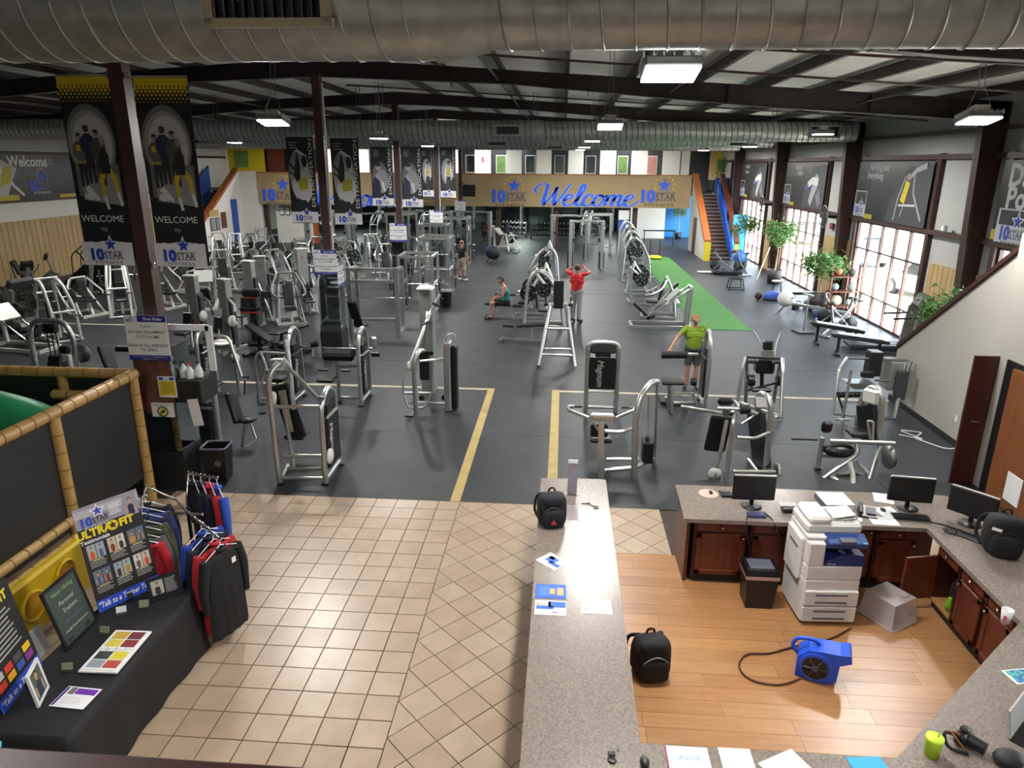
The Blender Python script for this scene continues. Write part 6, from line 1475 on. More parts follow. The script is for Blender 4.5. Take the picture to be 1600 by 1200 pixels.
def treadmill(label, loc, rz, m1='silver_dark', m2='darkgrey', text=False):
    m = L('treadmill', label, 'treadmill', loc, rz, 'cardio machines')
    m.part('deck').rbox((0, 0, .14), (.8, 1.9, .16), m2, .04); m.part('belt').box((0, -.1, .226), (.5, 1.6, .01), 'rubber'); m.part('motor_cover').prism([(.55, .2), (.98, .2), (.95, .3), (.7, .38)], .74, m1, (0, 0, 0), ((0, 1, 0), (0, 0, 1)))
    for sx in (-1, 1): u = m.part('upright'); u.prism([(.5, .2), (.75, .2), (.95, 1.25), (.75, 1.35), (.6, 1.2)], .09, m1, (sx*.38, 0, 0), ((0, 1, 0), (0, 0, 1))); m.part('handrail').tube([(sx*.38, .6, 1.0), (sx*.38, .0, .95)], .03, m2, 8)
    m.part('console').rbox((0, .78, 1.38), (.8, .16, .4), m2, .04, (-.5, 0, 0)); m.part('screen').box((0, .68, 1.4), (.4, .01, .22), 'shroud', (-.5, 0, 0))
    if text: m.part('lettering').text('STAR', .2, 'ink', (-.43, .68, .75), (0, .25, .97), (0, -.97, .25)); 
    return m.done()
def elliptical(label, loc, rz, m1='silver_dark', m2='darkgrey'):
    m = L('elliptical', label, 'elliptical', loc, rz, 'cardio machines')
    m.part('housing').prism([(-.85, .08), (-.2, .08), (-.15, .5), (-.35, .72), (-.7, .7), (-.9, .45)], .3, m2, (0, 0, 0), ((0, 1, 0), (0, 0, 1))); m.part('flywheel_cover').lathe([(0, -.17), (.26, -.17), (.28, 0), (.26, .17), (0, .17)], m1, (0, -.52, .42), 20, 'x')
    m.part('base').rbox((0, .1, .05), (.16, 2.0, .08), m1, .02).rbox((0, -.85, .04), (.6, .12, .08), m1, .02).rbox((0, 1.0, .04), (.6, .12, .08), m1, .02)
    m.part('mast').prism([(.3, .1), (.5, .1), (.75, 1.45), (.62, 1.5)], .12, m1, (0, .2, 0), ((0, 1, 0), (0, 0, 1))); m.part('console').rbox((0, .9, 1.5), (.42, .12, .34), 'blackplastic', .04, (-.4, 0, 0))
    for sx in (-1, 1):
        m.part('pedal_arm').tube([(sx*.2, -.5, .4+sx*.1), (sx*.2, .5, .22)], .035, m1, 8); m.part('pedal').rbox((sx*.2, .1, .33+sx*.03), (.16, .4, .06), 'rubber', .02); m.part('handle_arm').tube([(sx*.26, .55, .3), (sx*.28, .7, 1.0), (sx*.24, .5, 1.5), (sx*.2, .4, 1.6)], .024, 'blackmetal', 8, .15)
    return m.done()
def recumbent(label, loc, rz):
    m = L('recumbent_bike', label, 'exercise bike', loc, rz, 'cardio machines')
    m.part('base').rbox((0, 0, .08), (.2, 1.5, .1), 'silver_dark', .03).rbox((0, -.7, .05), (.55, .1, .08), 'silver_dark', .02).rbox((0, .7, .05), (.55, .1, .08), 'silver_dark', .02); m.part('housing').prism([(.2, .1), (.75, .1), (.75, .6), (.5, .75), (.25, .55)], .26, 'silver', (0, 0, 0), ((0, 1, 0), (0, 0, 1)))
    m.part('seat').rbox((0, -.35, .55), (.42, .36, .1), 'vinyl', .04); pad_between(m.part('backrest'), (0, -.52, .6), (0, -.72, 1.15), .42, .1, up=(0, 1, .2)); m.part('seat_post').tube([(0, -.3, .1), (0, -.4, .52)], .06, 'silver_dark', 8); m.part('console_mast').tube([(0, .6, .6), (0, .45, 1.15)], .035, 'silver_dark', 8); m.part('console').rbox((0, .42, 1.25), (.34, .08, .28), 'blackplastic', .03, (-.3, 0, 0))
    for sx in (-1, 1): m.part('pedal').rbox((sx*.22, .35, .42+sx*.1), (.12, .22, .04), 'rubber', .01); m.part('handle').tube([(sx*.25, -.2, .6), (sx*.3, -.05, .75), (sx*.28, .05, .95)], .018, 'blackmetal', 8, .06)
    return m.done()
def climber(label, loc, rz):
    m = L('stair_climber', label, 'stair climber', loc, rz, 'cardio machines')
    m.part('housing').prism([(-.9, .05), (.9, .05), (.95, .9), (.6, 1.25), (.1, 1.1), (-.5, .6), (-.95, .25)], .75, 'shroud', (0, 0, 0), ((0, 1, 0), (0, 0, 1)))
    for k in range(4): m.part('step').rbox((0, -.75+k*.3, .35+k*.22), (.55, .26, .05), 'rubber', .01)
    for sx in (-1, 1): m.part('handrail').tube([(sx*.4, -.55, .5), (sx*.42, -.5, 1.3), (sx*.4, .1, 1.75), (sx*.3, .6, 2.0)], .022, 'blackmetal', 8, .2); m.part('handrail').tube([(sx*.3, .2, 1.1), (sx*.34, .15, 1.5), (sx*.3, .5, 1.85)], .02, 'blackmetal', 8, .15)
    m.part('mast').tube([(0, .75, 1.2), (0, .7, 2.05)], .05, 'darkgrey', 8); m.part('console').rbox((0, .62, 2.15), (.5, .12, .4), 'blackplastic', .04, (-.25, 0, 0)); return m.done()
def captain(label, loc, rz, fm='whiteframe', h=1.55):
    """tall A-frame chin/dip stand"""
    m = L('dip_stand', label, 'weight machine', loc, rz); f = m.part('frame')
    for sx in (-1, 1):
        f.tube([(sx*.45, -.5, .03), (sx*.2, .05, h), (sx*.15, .15, h)], .045, fm, 8, .1); f.tube([(sx*.4, .55, .03), (sx*.18, .12, h)], .04, fm, 8); f.tube([(sx*.43, -.42, .25), (sx*.38, .48, .25)], .03, fm, 8)
    for z, y, w in ((.28, -.4, .42), (.42, -.35, .4), (h, .1, .2), (.9, -.18, .3)): f.tube([(-w, y, z), (w, y, z)], .032, fm, 8)
    for sx in (-1, 1): a = m.part('arm_rest'); a.rbox((sx*.3, -.15, h+.08), (.12, .4, .07), 'vinyl', .02); m.part('grip').tube([(sx*.3, -.3, h+.1), (sx*.3, -.32, h+.28)], .018, 'vinyl', 8); f.tube([(sx*.16, .1, h), (sx*.3, -.15, h+.04)], .025, fm, 8)
    pad_between(m.part('backrest'), (0, .1, h-.1), (0, .1, h+.6), .26, .07, up=(0, 1, 0)); f.tube([(0, .14, h), (0, .14, h+.6)], .03, fm, 8); return m.done()
_DB = {}
def db_mesh(r, L_):
    if (r, L_) not in _DB:
        mb = MB(); mb.cyl((-L_/2, 0, 0), (L_/2, 0, 0), .016, 'chrome', 6)
        for sx in (-1, 1): mb.lathe([(0, sx*.07), (r, sx*.075), (r, sx*(L_/2-.01)), (r*.8, sx*L_/2), (0, sx*L_/2)], 'iron', n=8, axis='x').cyl((sx*(L_/2), 0, 0), (sx*(L_/2+.002), 0, 0), r*.5, 'wall_panel', 8)
        o = mb.build('db'); _DB[(r, L_)] = o.data; bpy.data.objects.remove(o)
    return _DB[(r, L_)]
def dumbbell_rack(label, loc, rz, w=3.4, short='far rack'):
    m = L('dumbbell_rack', label, 'rack', loc, rz, 'racks')
    for sx in (-1, 1): m.part('side_frame').prism([(-.35, 0), (.35, 0), (.3, 1.05), (.2, 1.05), (-.3, .25)], .06, 'blackmetal', (sx*w/2, 0, 0), ((0, 1, 0), (0, 0, 1)))
    for k, (y, z) in enumerate(((-.2, .3), (0, .62), (.2, .95))): m.part('tray').box((0, y, z), (w, .26, .04), 'blackmetal', (.3, 0, 0))
    m.done(); q = Matrix.Rotation(rz, 3, 'Z'); n = int(w/.26)
    for k, (y, z) in enumerate(((-.2, .3), (0, .62), (.2, .95))):
        for i in range(n):
            p = Vector(loc) if len(loc) == 3 else Vector((*loc, 0)); p = p+q @ Vector((-w/2+.13+i*.26, y-.02, z+.1))
            link('dumbbell', db_mesh(.08, .3), None, p, (0, 0, rz+PI/2), 'black dumbbell with pale end cap on the '+short, 'dumbbell', 'dumbbells on the '+short)
def G(px, py): v = Zp(px, py, 0); return (v.x, v.y)
# ---- left side
elliptical('silver elliptical trainer at the left edge by the tan wainscot', G(28, 482), -1.9)
recumbent('recumbent exercise bike with black backrest by the tan wainscot', G(62, 452), -1.2)
elliptical('elliptical trainer with black console in front of the stair climber', G(112, 462), -.9)
climber('large black stair climber under the left welcome banner', G(148, 447), -1.35)
treadmill('grey treadmill in front of the left edge elliptical', G(12, 515), -1.75)
m = plate_press('white plate loaded machine with dark plate, left of the nearest column', G(138, 492), 1.1, 'white machine left of the column', 'whiteframe', 1, 1.2, .24)
m = lever_row('tall white ladder shaped plate machine behind the nearest column', G(193, 492), .5, 'tall white machine behind the column', 'whiteframe', 1, 1.9)
leg_press('white low press machine with plates at the left edge', G(35, 545), 1.4, 'white press at the left edge', 'whiteframe', 2)
m = L('weight_machine', 'silver arch machine above the bamboo rail at the left', 'weight machine', (-10.5, 13.4), 0)
f = m.part('frame'); f.tube([(-.35, -.1, .03), (-.42, 0, 1.4), (-.3, 0, 1.68), (.35, 0, 1.68), (.5, 0, 1.4), (.5, 0, .03)], .05, 'silver', 10, .2); f.tube([(-.42, 0, 1.0), (-.9, -.4, .05)], .035, 'silver', 8); f.tube([(-.4, 0, .2), (.5, 0, .2)], .035, 'silver', 8)
g = m.part('guide_rod')
for x in (-.05, .05, .15): g.cyl((x, 0, .2), (x, 0, 1.64), .014, 'blackmetal', 6)
m.part('weight_stack').box((.05, 0, .5), (.3, .2, .6), 'iron'); m.part('top_block').rbox((.05, 0, 1.52), (.3, .14, .2), 'vinyl', .03); m.part('pulley').lathe([(0, -.01), (.2, -.01), (.2, .01), (0, .01)], 'glass' if 0 else 'silver_dark', (.62, 0, 1.0), 18, 'y'); m.part('lever_arm').tube([(.4, -.1, .5), (.45, -.15, 1.0)], .05, 'white', 8); m.part('hand_pad').rbox((.35, -.1, 1.1), (.2, .1, .16), 'vinyl', .03); seatback(m, .2, -.55, .5, True, .3, .5); m.part('seat_post').tube([(.2, -.5, .03), (.2, -.5, .45)], .04, 'silver', 8); m.done()
m = L('weight_machine', 'tower machine with tall black backrest behind the fence corner', 'weight machine', (-8.7, 13.2), 0)
tower_side(m, -.25, -.22, .4, .45, .35, 1.62, 1); pad_between(m.part('backrest'), (-.35, 0, .35), (-.62, .1, 1.2), .34, .09, up=(1, 0, 0)); m.part('seat').rbox((-.15, 0, .42), (.36, .36, .08), 'vinyl', .03); m.part('frame').tube([(-.5, 0, .05), (.35, 0, .05)], .04, 'silver', 8).tube([(-.4, 0, .05), (-.55, .05, .8)], .04, 'silver', 8).tube([(-.15, 0, .05), (-.15, 0, .4)], .04, 'silver', 8); roller(m.part('roller_pad'), (-.2, -.1, 1.2), (.3, -.1, 1.2), .06); m.done()
cable_tower('grey cable tower left of the column with red marking', G(312, 540), -.2, h=1.9)
cable_tower('grey cable tower with curved arm beside the first grey tower', G(362, 548), -.5, h=1.9)
cable_tower('grey tower with white top farther back at the left', G(415, 500), .3, h=2.0)
cable_tower('narrow grey tower left of the second column', G(398, 512), -.3, h=2.0, arms=False)
cable_tower('grey pulley tower beside the second mirrored column', G(478, 488), .6, h=2.1)
bench('black decline bench before the grey towers', G(420, 560), 1.2, .45, black=True)
bench('second black decline bench crossing the first', G(452, 548), -1.9, .35, black=True)
m = L('dip_machine', 'black machine with red trim between the grey towers', 'weight machine', G(402, 536), 0)
m.part('post').rbox((0, 0, .7), (.22, .2, 1.4), 'shroud', .03); m.part('head').rbox((0, -.05, 1.42), (.5, .2, .22), 'vinyl', .05).box((0, -.16, 1.3), (.4, .02, .03), 'b03028'); m.part('arm').tube([(-.3, -.2, 1.0), (.3, -.2, 1.0)], .04, 'vinyl', 8).box((0, -.2, .9), (.5, .04, .03), 'b03028'); m.part('base').rbox((0, 0, .05), (.6, .7, .08), 'blackmetal', .02); m.done()
plate_press('white shoulder press with plate right of the banner', G(352, 452), .5, 'white shoulder press by the banner', 'whiteframe', 1, 1.5)
plate_press('white chest press behind the left banner', G(300, 455), -.4, 'white chest press behind the banner', 'whiteframe', 1, 1.4)
for i, (px, py, rz, fm, fn) in enumerate(((372, 425, .4, 'silver', lever_row), (392, 418, -.3, 'silver', plate_press), (412, 412, .2, 'silver', lever_row), (428, 420, -.5, 'silver', plate_press), (478, 414, .6, 'silver', leg_press), (345, 415, .3, 'whiteframe', plate_press), (470, 440, -.4, 'silver', plate_press))):
    nm = ('first', 'second', 'third', 'fourth', 'fifth', 'white', 'rightmost')[i]
    fn('%s plate loaded machine in the far left row before the white stair wall' % nm, G(px, py), rz, '%s machine of the far left row' % nm, fm)
for px, py, rz, fm, fn, d_ in ((322, 478, .4, 'whiteframe', leg_press, 'white leg machine right of the nearest column'), (392, 455, -.6, 'silver', plate_press, 'silver press between the grey towers and the white machines'), (436, 462, .9, 'silver', lever_row, 'silver lever machine left of the pulley tower'), (455, 505, .5, 'greyframe', plate_press, 'grey press in front of the pulley tower'),
        (533, 468, .7, 'greyframe', lever_row, 'grey lever machine between second column and smith machine'), (262, 480, 1.2, 'whiteframe', plate_press, 'white press right behind the nearest column'), (95, 530, 1.0, 'whiteframe', lever_row, 'white lever machine before the left cardio row'),
        (330, 432, .2, 'whiteframe', lever_row, 'tall white machine beside the right welcome banner'), (500, 425, .3, 'silver', plate_press, 'silver press far behind the second column'), (640, 425, -.2, 'silver', plate_press, 'silver press left of the far racks')):
    fn(d_, G(px, py), rz, d_, fm)
# ---- middle left: smith and racks
smith('large silver smith machine right of the second column', (-5.35, 20.0), .06, 'silver smith machine', h=2.0, w=1.35)
bench('black bench inside the smith machine', (-5.6, 18.6), 3.0, 1.1)
power_rack('silver power rack with barbell below the third rules sign', (-4.75, 23.2), .02, 'power rack below the third sign', h=1.95, w=1.1)
power_rack('silver power rack just behind the first power rack', (-4.75, 26.6), .02, 'second power rack', h=2.2, w=1.1)
power_rack('silver power rack left of the man in black', (-5.6, 31.0), .02, 'rack left of the man in black', h=2.3)
power_rack('silver power rack farther behind the man in black', (-5.2, 35.0), 0, 'rack behind the man in black', h=2.3)
lever_row('silver plate machine behind the smith machine', G(585, 425), .5, 'machine behind the smith machine')
plate_press('silver incline press with big plate behind the second column', G(545, 435), -.7, 'incline press behind the second column', r=.26)
plate_press('silver seated press left of the second power rack', G(605, 440), .5, 'seated press left of the rack')
leg_press('silver leg press under the dedication banners', G(548, 415), .9, 'leg press under the banners')
for i, (px, py) in enumerate(((515, 405), (535, 395), (590, 398), (630, 402), (660, 392), (690, 398), (735, 392))):
    nm = ('leftmost', 'second', 'third', 'fourth', 'fifth', 'sixth', 'last')[i]
    (crossover if i % 2 == 0 else power_rack)(*( ('%s tall cable frame of the crowded row under the mezzanine' % nm, G(px, py), .2*(i % 3-1)) if i % 2 == 0 else ('%s tall rack of the crowded row under the mezzanine' % nm, G(px, py), .15*(i % 3-1), '%s rack of the far crowded row' % nm)))
one('plyo_box', 'black storage bin beside the first power rack', 'bin', frust(MB(), .42, .42, .5, .5, 0, .55, 'blackplastic').box((0, 0, .56), (.52, .52, .03), 'silver_dark'), loc=(-4.05, 24.2, 0))
# ---- centre
captain('silver A shaped dip stand in the foreground of the centre row', (-.05, 17.3), 0, 'silver', 1.45)
bench('silver adjustable bench left of the dip stand', (-1.05, 19.3), -1.75, .1, 'silver')
lever_row('silver plate machine the man in red uses', (-.5, 21.4), PI/2, 'machine of the man in red', 'silver', 1, 1.75)
plate_press('silver incline bench press with large dark plates beside the seated man', (-1.0, 22.6), -PI/2, 'press beside the seated man', 'silver', 1, 1.35, .27)
plate_press('silver plate machine behind the seated man', (-.8, 25.2), -PI/2, 'machine behind the seated man', 'silver', 1, 1.4, .25)
lever_row('silver lever machine in the centre row farther back', (-.7, 28.2), -PI/2, 'lever machine of the centre row')
plate_press('silver press at the far end of the centre row', (-.8, 31.4), -PI/2, 'last press of the centre row')
bench('flat black bench the man sits on', (-1.75, 22.3), PI/2, .05)
bench('black bench in front of the seated man machine row', (-1.6, 24.2), PI/2, .02)
crossover('tall silver cable crossover behind the man in red', (1.15, 34.0), .05, 'greyframe', 2.3, 1.5)
crossover('tall silver cable crossover left of the blue notice pillar', (.35, 37.5), 0, 'greyframe', 2.3, 1.8)
power_rack('silver half rack right of the far cable crossover', (2.1, 40.4), 0, 'half rack before the pillar', h=2.2, bar=False)
captain('white squat stand on the far floor', G(795, 392), .8, 'whiteframe', 1.0)
leg_press('white bent press frame lying low on the far floor', G(788, 388), 1.2, 'white press frame far back', 'whiteframe', 0)
br = thing('barbell_holder', 'drum of fixed barbells with blue plates on the open floor', 'barbell rack', (*G(770, 410), 0), .3)
MB().lathe([(0, -.3), (.32, -.3), (.34, -.1), (.34, .1), (.32, .3), (0, .3)], 'iron', (0, 0, .5), 20, 'y').build('drum', br); MB().lathe([(.345, .05), (.345, .28)], 'blue', (0, 0, .5), 20, 'y').build('blue_band', br); MB().tube([(-.25, -.3, .03), (0, 0, .3), (.25, -.3, .03)], .03, 'silver_dark', 8).tube([(-.25, .3, .03), (0, 0, .3), (.25, .3, .03)], .03, 'silver_dark', 8).build('stand', br)
dumbbell_rack('black dumbbell rack under the left part of the welcome sign', (-4.0, 49.0), 0, 3.0, 'left far rack')
dumbbell_rack('black dumbbell rack under the middle of the welcome sign', (-.6, 48.0), 0, 3.0, 'middle far rack')
for i, (x, y, rz) in enumerate(((-9, 47, .3), (-12.5, 48, -.4), (-15.5, 46, .2), (2.2, 46, .5), (1.8, 51, -.3), (-6.8, 50, .1), (-10.5, 52, 0))):
    nm = ('first', 'second', 'third', 'fourth', 'fifth', 'sixth', 'seventh')[i]
    (plate_press, lever_row, leg_press)[i % 3]('%s dim machine in the area under the mezzanine' % nm, (x, y), rz, '%s machine under the mezzanine' % nm)
for i, x in enumerate((-13, -8, -2, 2.6)): crossover('%s cable frame against the mirrors under the mezzanine' % ('leftmost', 'second', 'third', 'rightmost')[i], (x, 55), 0)
# ---- right row beside the turf
leg_press('silver leg curl machine at the near end of the row beside the turf', (3.1, 21.7), -PI/2, 'near machine beside the turf', 'silver', 0)
plate_press('silver leg extension with roller pads beside the turf', (3.2, 23.2), -PI/2-.1, 'leg extension beside the turf', 'silver', 0, 1.3)
leg_press('silver hack press with grey plates beside the turf', (3.35, 25.6), PI/2, 'hack press beside the turf', 'silver', 1, .24)
plate_press('silver calf machine with flat black platforms beside the turf', (3.1, 27.6), PI/2, 'calf machine beside the turf', 'silver', 1, 1.2, .24)
lever_row('tall silver lever machine with dark plates beside the turf', (3.2, 30.6), PI/2, 'tall lever machine beside the turf', 'silver', 2, 1.9)
lever_row('second tall silver lever machine beside the turf', (3.35, 33.2), PI/2, 'second tall lever machine beside the turf', 'silver', 2, 1.95)
lever_row('third tall silver lever machine beside the turf', (3.5, 36.0), PI/2, 'third tall lever machine beside the turf', 'silver', 1, 1.95)
lever_row('farthest tall silver lever machine beside the turf', (3.6, 38.8), PI/2, 'farthest lever machine beside the turf', 'silver', 1, 1.95)
sd = thing('push_sled', 'yellow and black push sled at the far end of the turf', 'sled', (5.0, 38.4, 0))
MB().rbox((0, 0, .1), (.6, .9, .1), 'yellow', .02).build('base', sd)
for sx in (-1, 1): MB().tube([(sx*.25, .3, .1), (sx*.25, .3, 1.0)], .025, 'blackmetal', 8).build('push_pole', sd)
pt = thing('dark_table', 'narrow dark table by the blue wall under the mezzanine', 'table', (6.0, 45.0, 0)); MB().rbox((0, 0, .92), (2.0, .5, .05), 'blackmetal', .01).build('top', pt)
for sx in (-.9, .9): MB().cyl((sx, 0, 0), (sx, 0, .9), .03, 'blackmetal', 8).build('leg', pt)
for x_, l_ in ((3.65, 'right'), (-14.5, 'left')):
  nb = thing('notice_pillar', 'dark pillar with white notice over a blue panel under the %s fascia' % l_, 'notice', (x_, 43.3, 0)); MB().box((0, 0, 1.3), (.75, .1, 2.5), 'shroud').build('board', nb); MB().box((-.02, -.06, 1.95), (.62, .02, .55), 'paper').build('notice_sheet', nb); MB().box((-.02, -.06, 1.35), (.62, .02, .6), '1f62c0').build('blue_panel', nb)
# ---- right side
stl = thing('step_stool', 'small black open frame stool on the floor beside the turf', 'stool', (7.06, 28.9, 0))
for sx in (-1, 1):
    for sy in (-1, 1): MB().tube([(sx*.3, sy*.25, 0), (sx*.22, sy*.2, .45)], .02, 'blackmetal', 6).build('leg', stl)
MB().tube([(-.22, -.2, .45), (.22, -.2, .45), (.22, .2, .45), (-.22, .2, .45)], .02, 'blackmetal', 6, closed=True).tube([(-.3, -.25, .04), (.3, -.25, .04), (.3, .25, .04), (-.3, .25, .04)], .02, 'blackmetal', 6, closed=True).build('frame', stl)
bo = thing('balance_ball', 'blue half balance ball lying on the floor beside the turf', 'balance ball', (7.95, 26.8, 0)); MB().sph((0, 0, .06), .33, '2a55b8', 18, 12, (1, 1, .85)).build('dome', bo); MB().lathe([(0, 0), (.34, 0), (.35, .03), (.34, .07), (0, .07)], 'ink', n=20).build('base', bo)
one('medicine_ball', 'small dark brown ball left of the blue half ball', 'ball', MB().sph((7.42, 26.75, .14), .14, '3a2626', 14, 10))
rw = L('rowing_machine', 'rowing machine with round white flywheel near the ball rack', 'rowing machine', (8.0, 23.6), 1.0, 'cardio machines')
rw.part('flywheel').lathe([(0, -.09), (.26, -.08), (.27, 0), (.26, .08), (0, .09)], 'white', (0, .55, .55), 22, 'x'); rw.part('rail').tube([(0, .4, .42), (0, -1.5, .3)], .045, 'silver', sq=True); rw.part('seat').rbox((0, -.9, .42), (.3, .24, .06), 'vinyl', .02); rw.part('front_leg').tube([(0, .5, .4), (.25, .8, .02)], .025, 'silver_dark', 8).tube([(0, .5, .4), (-.25, .8, .02)], .025, 'silver_dark', 8); rw.part('rear_leg').tube([(0, -1.45, .3), (.2, -1.5, .02)], .025, 'silver_dark', 8).tube([(0, -1.45, .3), (-.2, -1.5, .02)], .025, 'silver_dark', 8)
rw.part('handle').tube([(-.2, .3, .62), (.2, .3, .62)], .018, 'blackmetal', 8); rw.part('foot_rest').rbox((0, .2, .32), (.4, .14, .2), 'blackplastic', .02); rw.done()
rw2 = L('ski_trainer', 'upright cable trainer stand with crossbar near the turf end', 'trainer', (7.35, 21.3), .2, 'cardio machines')
rw2.part('post').tube([(0, 0, .02), (0.03, 0, 1.2)], .018, 'silver_dark', 8); rw2.part('cross_bar').tube([(-.15, 0, 1.2), (.18, 0, 1.1)], .03, 'silver', 8); rw2.part('strap').tube([(-.1, 0, 1.25), (0, .1, 1.75)], .01, 'silver_dark', 6).tube([(.12, 0, 1.2), (.2, .1, 1.75)], .01, 'silver_dark', 6); rw2.part('base').rbox((0, 0, .03), (.5, .5, .05), 'darkgrey', .01); rw2.done()
def spin(label, loc, rz, fm='silver_dark'):
    m = L('spin_bike', label, 'exercise bike', loc, rz, 'cardio machines')
    m.part('frame').tube([(0, -.5, .08), (0, .1, .5), (0, .5, .95)], .04, fm, 8, .1).tube([(0, -.35, .95), (0, -.2, .3)], .035, fm, 8).tube([(0, .55, .08), (0, .1, .5)], .04, fm, 8).rbox((0, -.5, .04), (.5, .08, .08), fm, .02).rbox((0, .55, .04), (.5, .08, .08), fm, .02)
    m.part('flywheel').lathe([(0, -.03), (.23, -.03), (.24, 0), (.23, .03), (0, .03)], 'iron', (0, .42, .32), 20, 'x'); m.part('saddle').sph((0, -.36, 1.0), .14, 'vinyl', 12, 8, (.7, 1.1, .35)); m.part('handlebar').tube([(-.2, .6, 1.05), (-.15, .45, 1.05), (.15, .45, 1.05), (.2, .6, 1.05)], .02, 'vinyl', 8, .05).tube([(0, .48, .9), (0, .48, 1.05)], .025, fm, 8)
    for sx in (-1, 1): m.part('pedal').rbox((sx*.16, -.02, .32+sx*.14), (.1, .2, .03), 'blackmetal', .01)
    return m.done()
spin('spin bike with curved handlebar in front of the second window', (8.55, 21.9), .8)
spin('spin bike between the stairs and the far window', (8.3, 33.2), .3)
spin('spin bike with blue wheel cover left of the far plant', (7.6, 33.6), 1.2)
one('exercise_ball', 'blue exercise ball by the far spin bikes', 'ball', MB().sph((8.35, 33.9, .72), .3, '3f78c0', 16, 12))
one('dumbbell_stand', 'low black weight tray on the floor before the stairs', 'tray', MB().rbox((7.6, 33.0, .12), (1.3, .6, .12), 'blackmetal', .03).rbox((6.7, 33.4, .05), (.7, .3, .06), 'white', .02))
m = L('recliner_bench', 'white topped curved bench nearest the stair wall', 'bench', (7.9, 18.6), -1.75, 'benches'); pad_between(m.part('pad'), (0, -.7, .55), (0, .7, .42), .34, .1); m.part('pad_highlight').rbox((0, 0, .545), (.26, 1.1, .02), 'white', .008, (-.09, 0, 0)); m.part('leg').tube([(0, -.5, .5), (0, -.5, .04)], .04, 'blackmetal', 8).tube([(-.25, -.5, .04), (.25, -.5, .04)], .035, 'blackmetal', 8); m.part('leg').tube([(0, .5, .45), (0, .5, .04)], .04, 'blackmetal', 8).tube([(-.25, .5, .04), (.25, .5, .04)], .035, 'blackmetal', 8); m.done()  # white strip paints the bright reflection on the black pad
m = L('recliner_bench', 'white topped curved bench behind the first one', 'bench', (7.75, 19.8), -1.7, 'benches'); pad_between(m.part('pad'), (0, -.7, .6), (0, .7, .42), .34, .1); m.part('pad_highlight').rbox((0, 0, .565), (.26, 1.1, .02), 'white', .008, (-.12, 0, 0)); m.part('leg').tube([(0, -.5, .5), (0, -.5, .04)], .04, 'blackmetal', 8).tube([(-.25, -.5, .04), (.25, -.5, .04)], .035, 'blackmetal', 8); m.part('leg').tube([(0, .5, .45), (0, .5, .04)], .04, 'blackmetal', 8); m.done()
spin('spin bike behind the white topped benches', (8.2, 20.9), -1.2, 'silver')
treadmill('tall grey treadmill by the near window with dark letters', (8.85, 19.3), -PI/2-.1, 'greyframe', 'darkgrey', True)
treadmill('grey treadmill half hidden by the stair wall', (8.9, 16.9), -PI/2-.1, 'greyframe', 'darkgrey')
# ball rack
kr = thing('ball_rack', 'wooden ball rack beside the window post', 'rack', (9.45, 24.1, 0), .1, 'racks')
for x in (-.45, .45): MB().tube([(x, 0, 0), (x, 0, 1.7)], .03, 'cabinet', sq=True).build('upright', kr)
for z in (.3, .8, 1.3): MB().rbox((0, 0, z), (1.0, .34, .04), 'cabinet', .01).build('shelf', kr)
for x, z, r, c_, l in ((-.25, 1.45, .13, 'a85a3a', 'rust orange ball on the top shelf of the ball rack'), (.2, 1.45, .13, '3a4038', 'dark grey green ball on the top shelf of the ball rack'), (-.3, .95, .13, '7a8a8c', 'grey ball on the middle shelf of the ball rack'), (.25, .96, .14, '8a938c', 'pale grey ball right on the middle shelf'), (-.2, .5, .18, 'c8bc9a', 'large cream ball on the bottom shelf'), (.25, .44, .12, '8fc0b8', 'teal ball on the bottom shelf')):
    one('exercise_ball', l, 'ball', MB().sph((0, 0, 0), r, c_, 16, 12), 'balls of the ball rack', (9.45+x, 24.1, z))
for x, y, r, c_, l in ((8.6, 23.9, .17, '5a6068', 'dark grey ball on the floor by the potted tree'), (8.95, 23.7, .17, 'b8404a', 'red ball on the floor by the potted tree'), (8.5, 23.5, .15, '4a5a88', 'dark blue ball on the floor by the potted tree')):
    one('exercise_ball', l, 'ball', MB().sph((x, y, r), r, c_, 16, 12), 'balls on the floor')
mt = one('exercise_mat', 'pale blue rolled mats on the floor by the balls', 'mat', MB().rbox((8.9, 22.9, .06), (1.3, .4, .12), '8a9ab8', .03, (0, 0, .2)))
bs = thing('weight_bench', 'low flat bench and kettlebells by the second window', 'bench', (8.75, 25.9, 0), .1, 'benches'); MB().rbox((0, 0, .42), (1.0, .34, .1), 'vinyl', .03).build('pad', bs)
for sx in (-.4, .4): MB().tube([(sx, -.15, 0), (sx, 0, .38), (sx, .15, 0)], .025, 'blackmetal', 8).build('leg', bs)
for i in range(4):
    kb = thing('kettlebell', '%s black kettlebell beside the low bench under the window' % ('leftmost', 'second', 'third', 'rightmost')[i], 'kettlebell', (8.4+.28*i, 25.2+.1*(i % 2), 0), i*.7, 'kettlebells'); MB().sph((0, 0, .1), .1, 'iron', 12, 8).build('body', kb); MB().tube([(-.06, 0, .16), (-.06, 0, .25), (.06, 0, .25), (.06, 0, .16)], .015, 'iron', 6, .04).build('handle', kb)
fs = thing('folding_chair', 'dark stool with pale seat before the far window plant', 'stool', (8.5, 28.2, 0), .2); MB().lathe([(0, .45), (.22, .45), (.22, .5), (0, .5)], 'wall_panel', n=18).build('seat', fs)
for a in (.4, 2.0, 3.6, 5.2): MB().tube([(.15*math.cos(a), .15*math.sin(a), .45), (.25*math.cos(a), .25*math.sin(a), 0)], .014, 'blackmetal', 6).build('leg', fs)
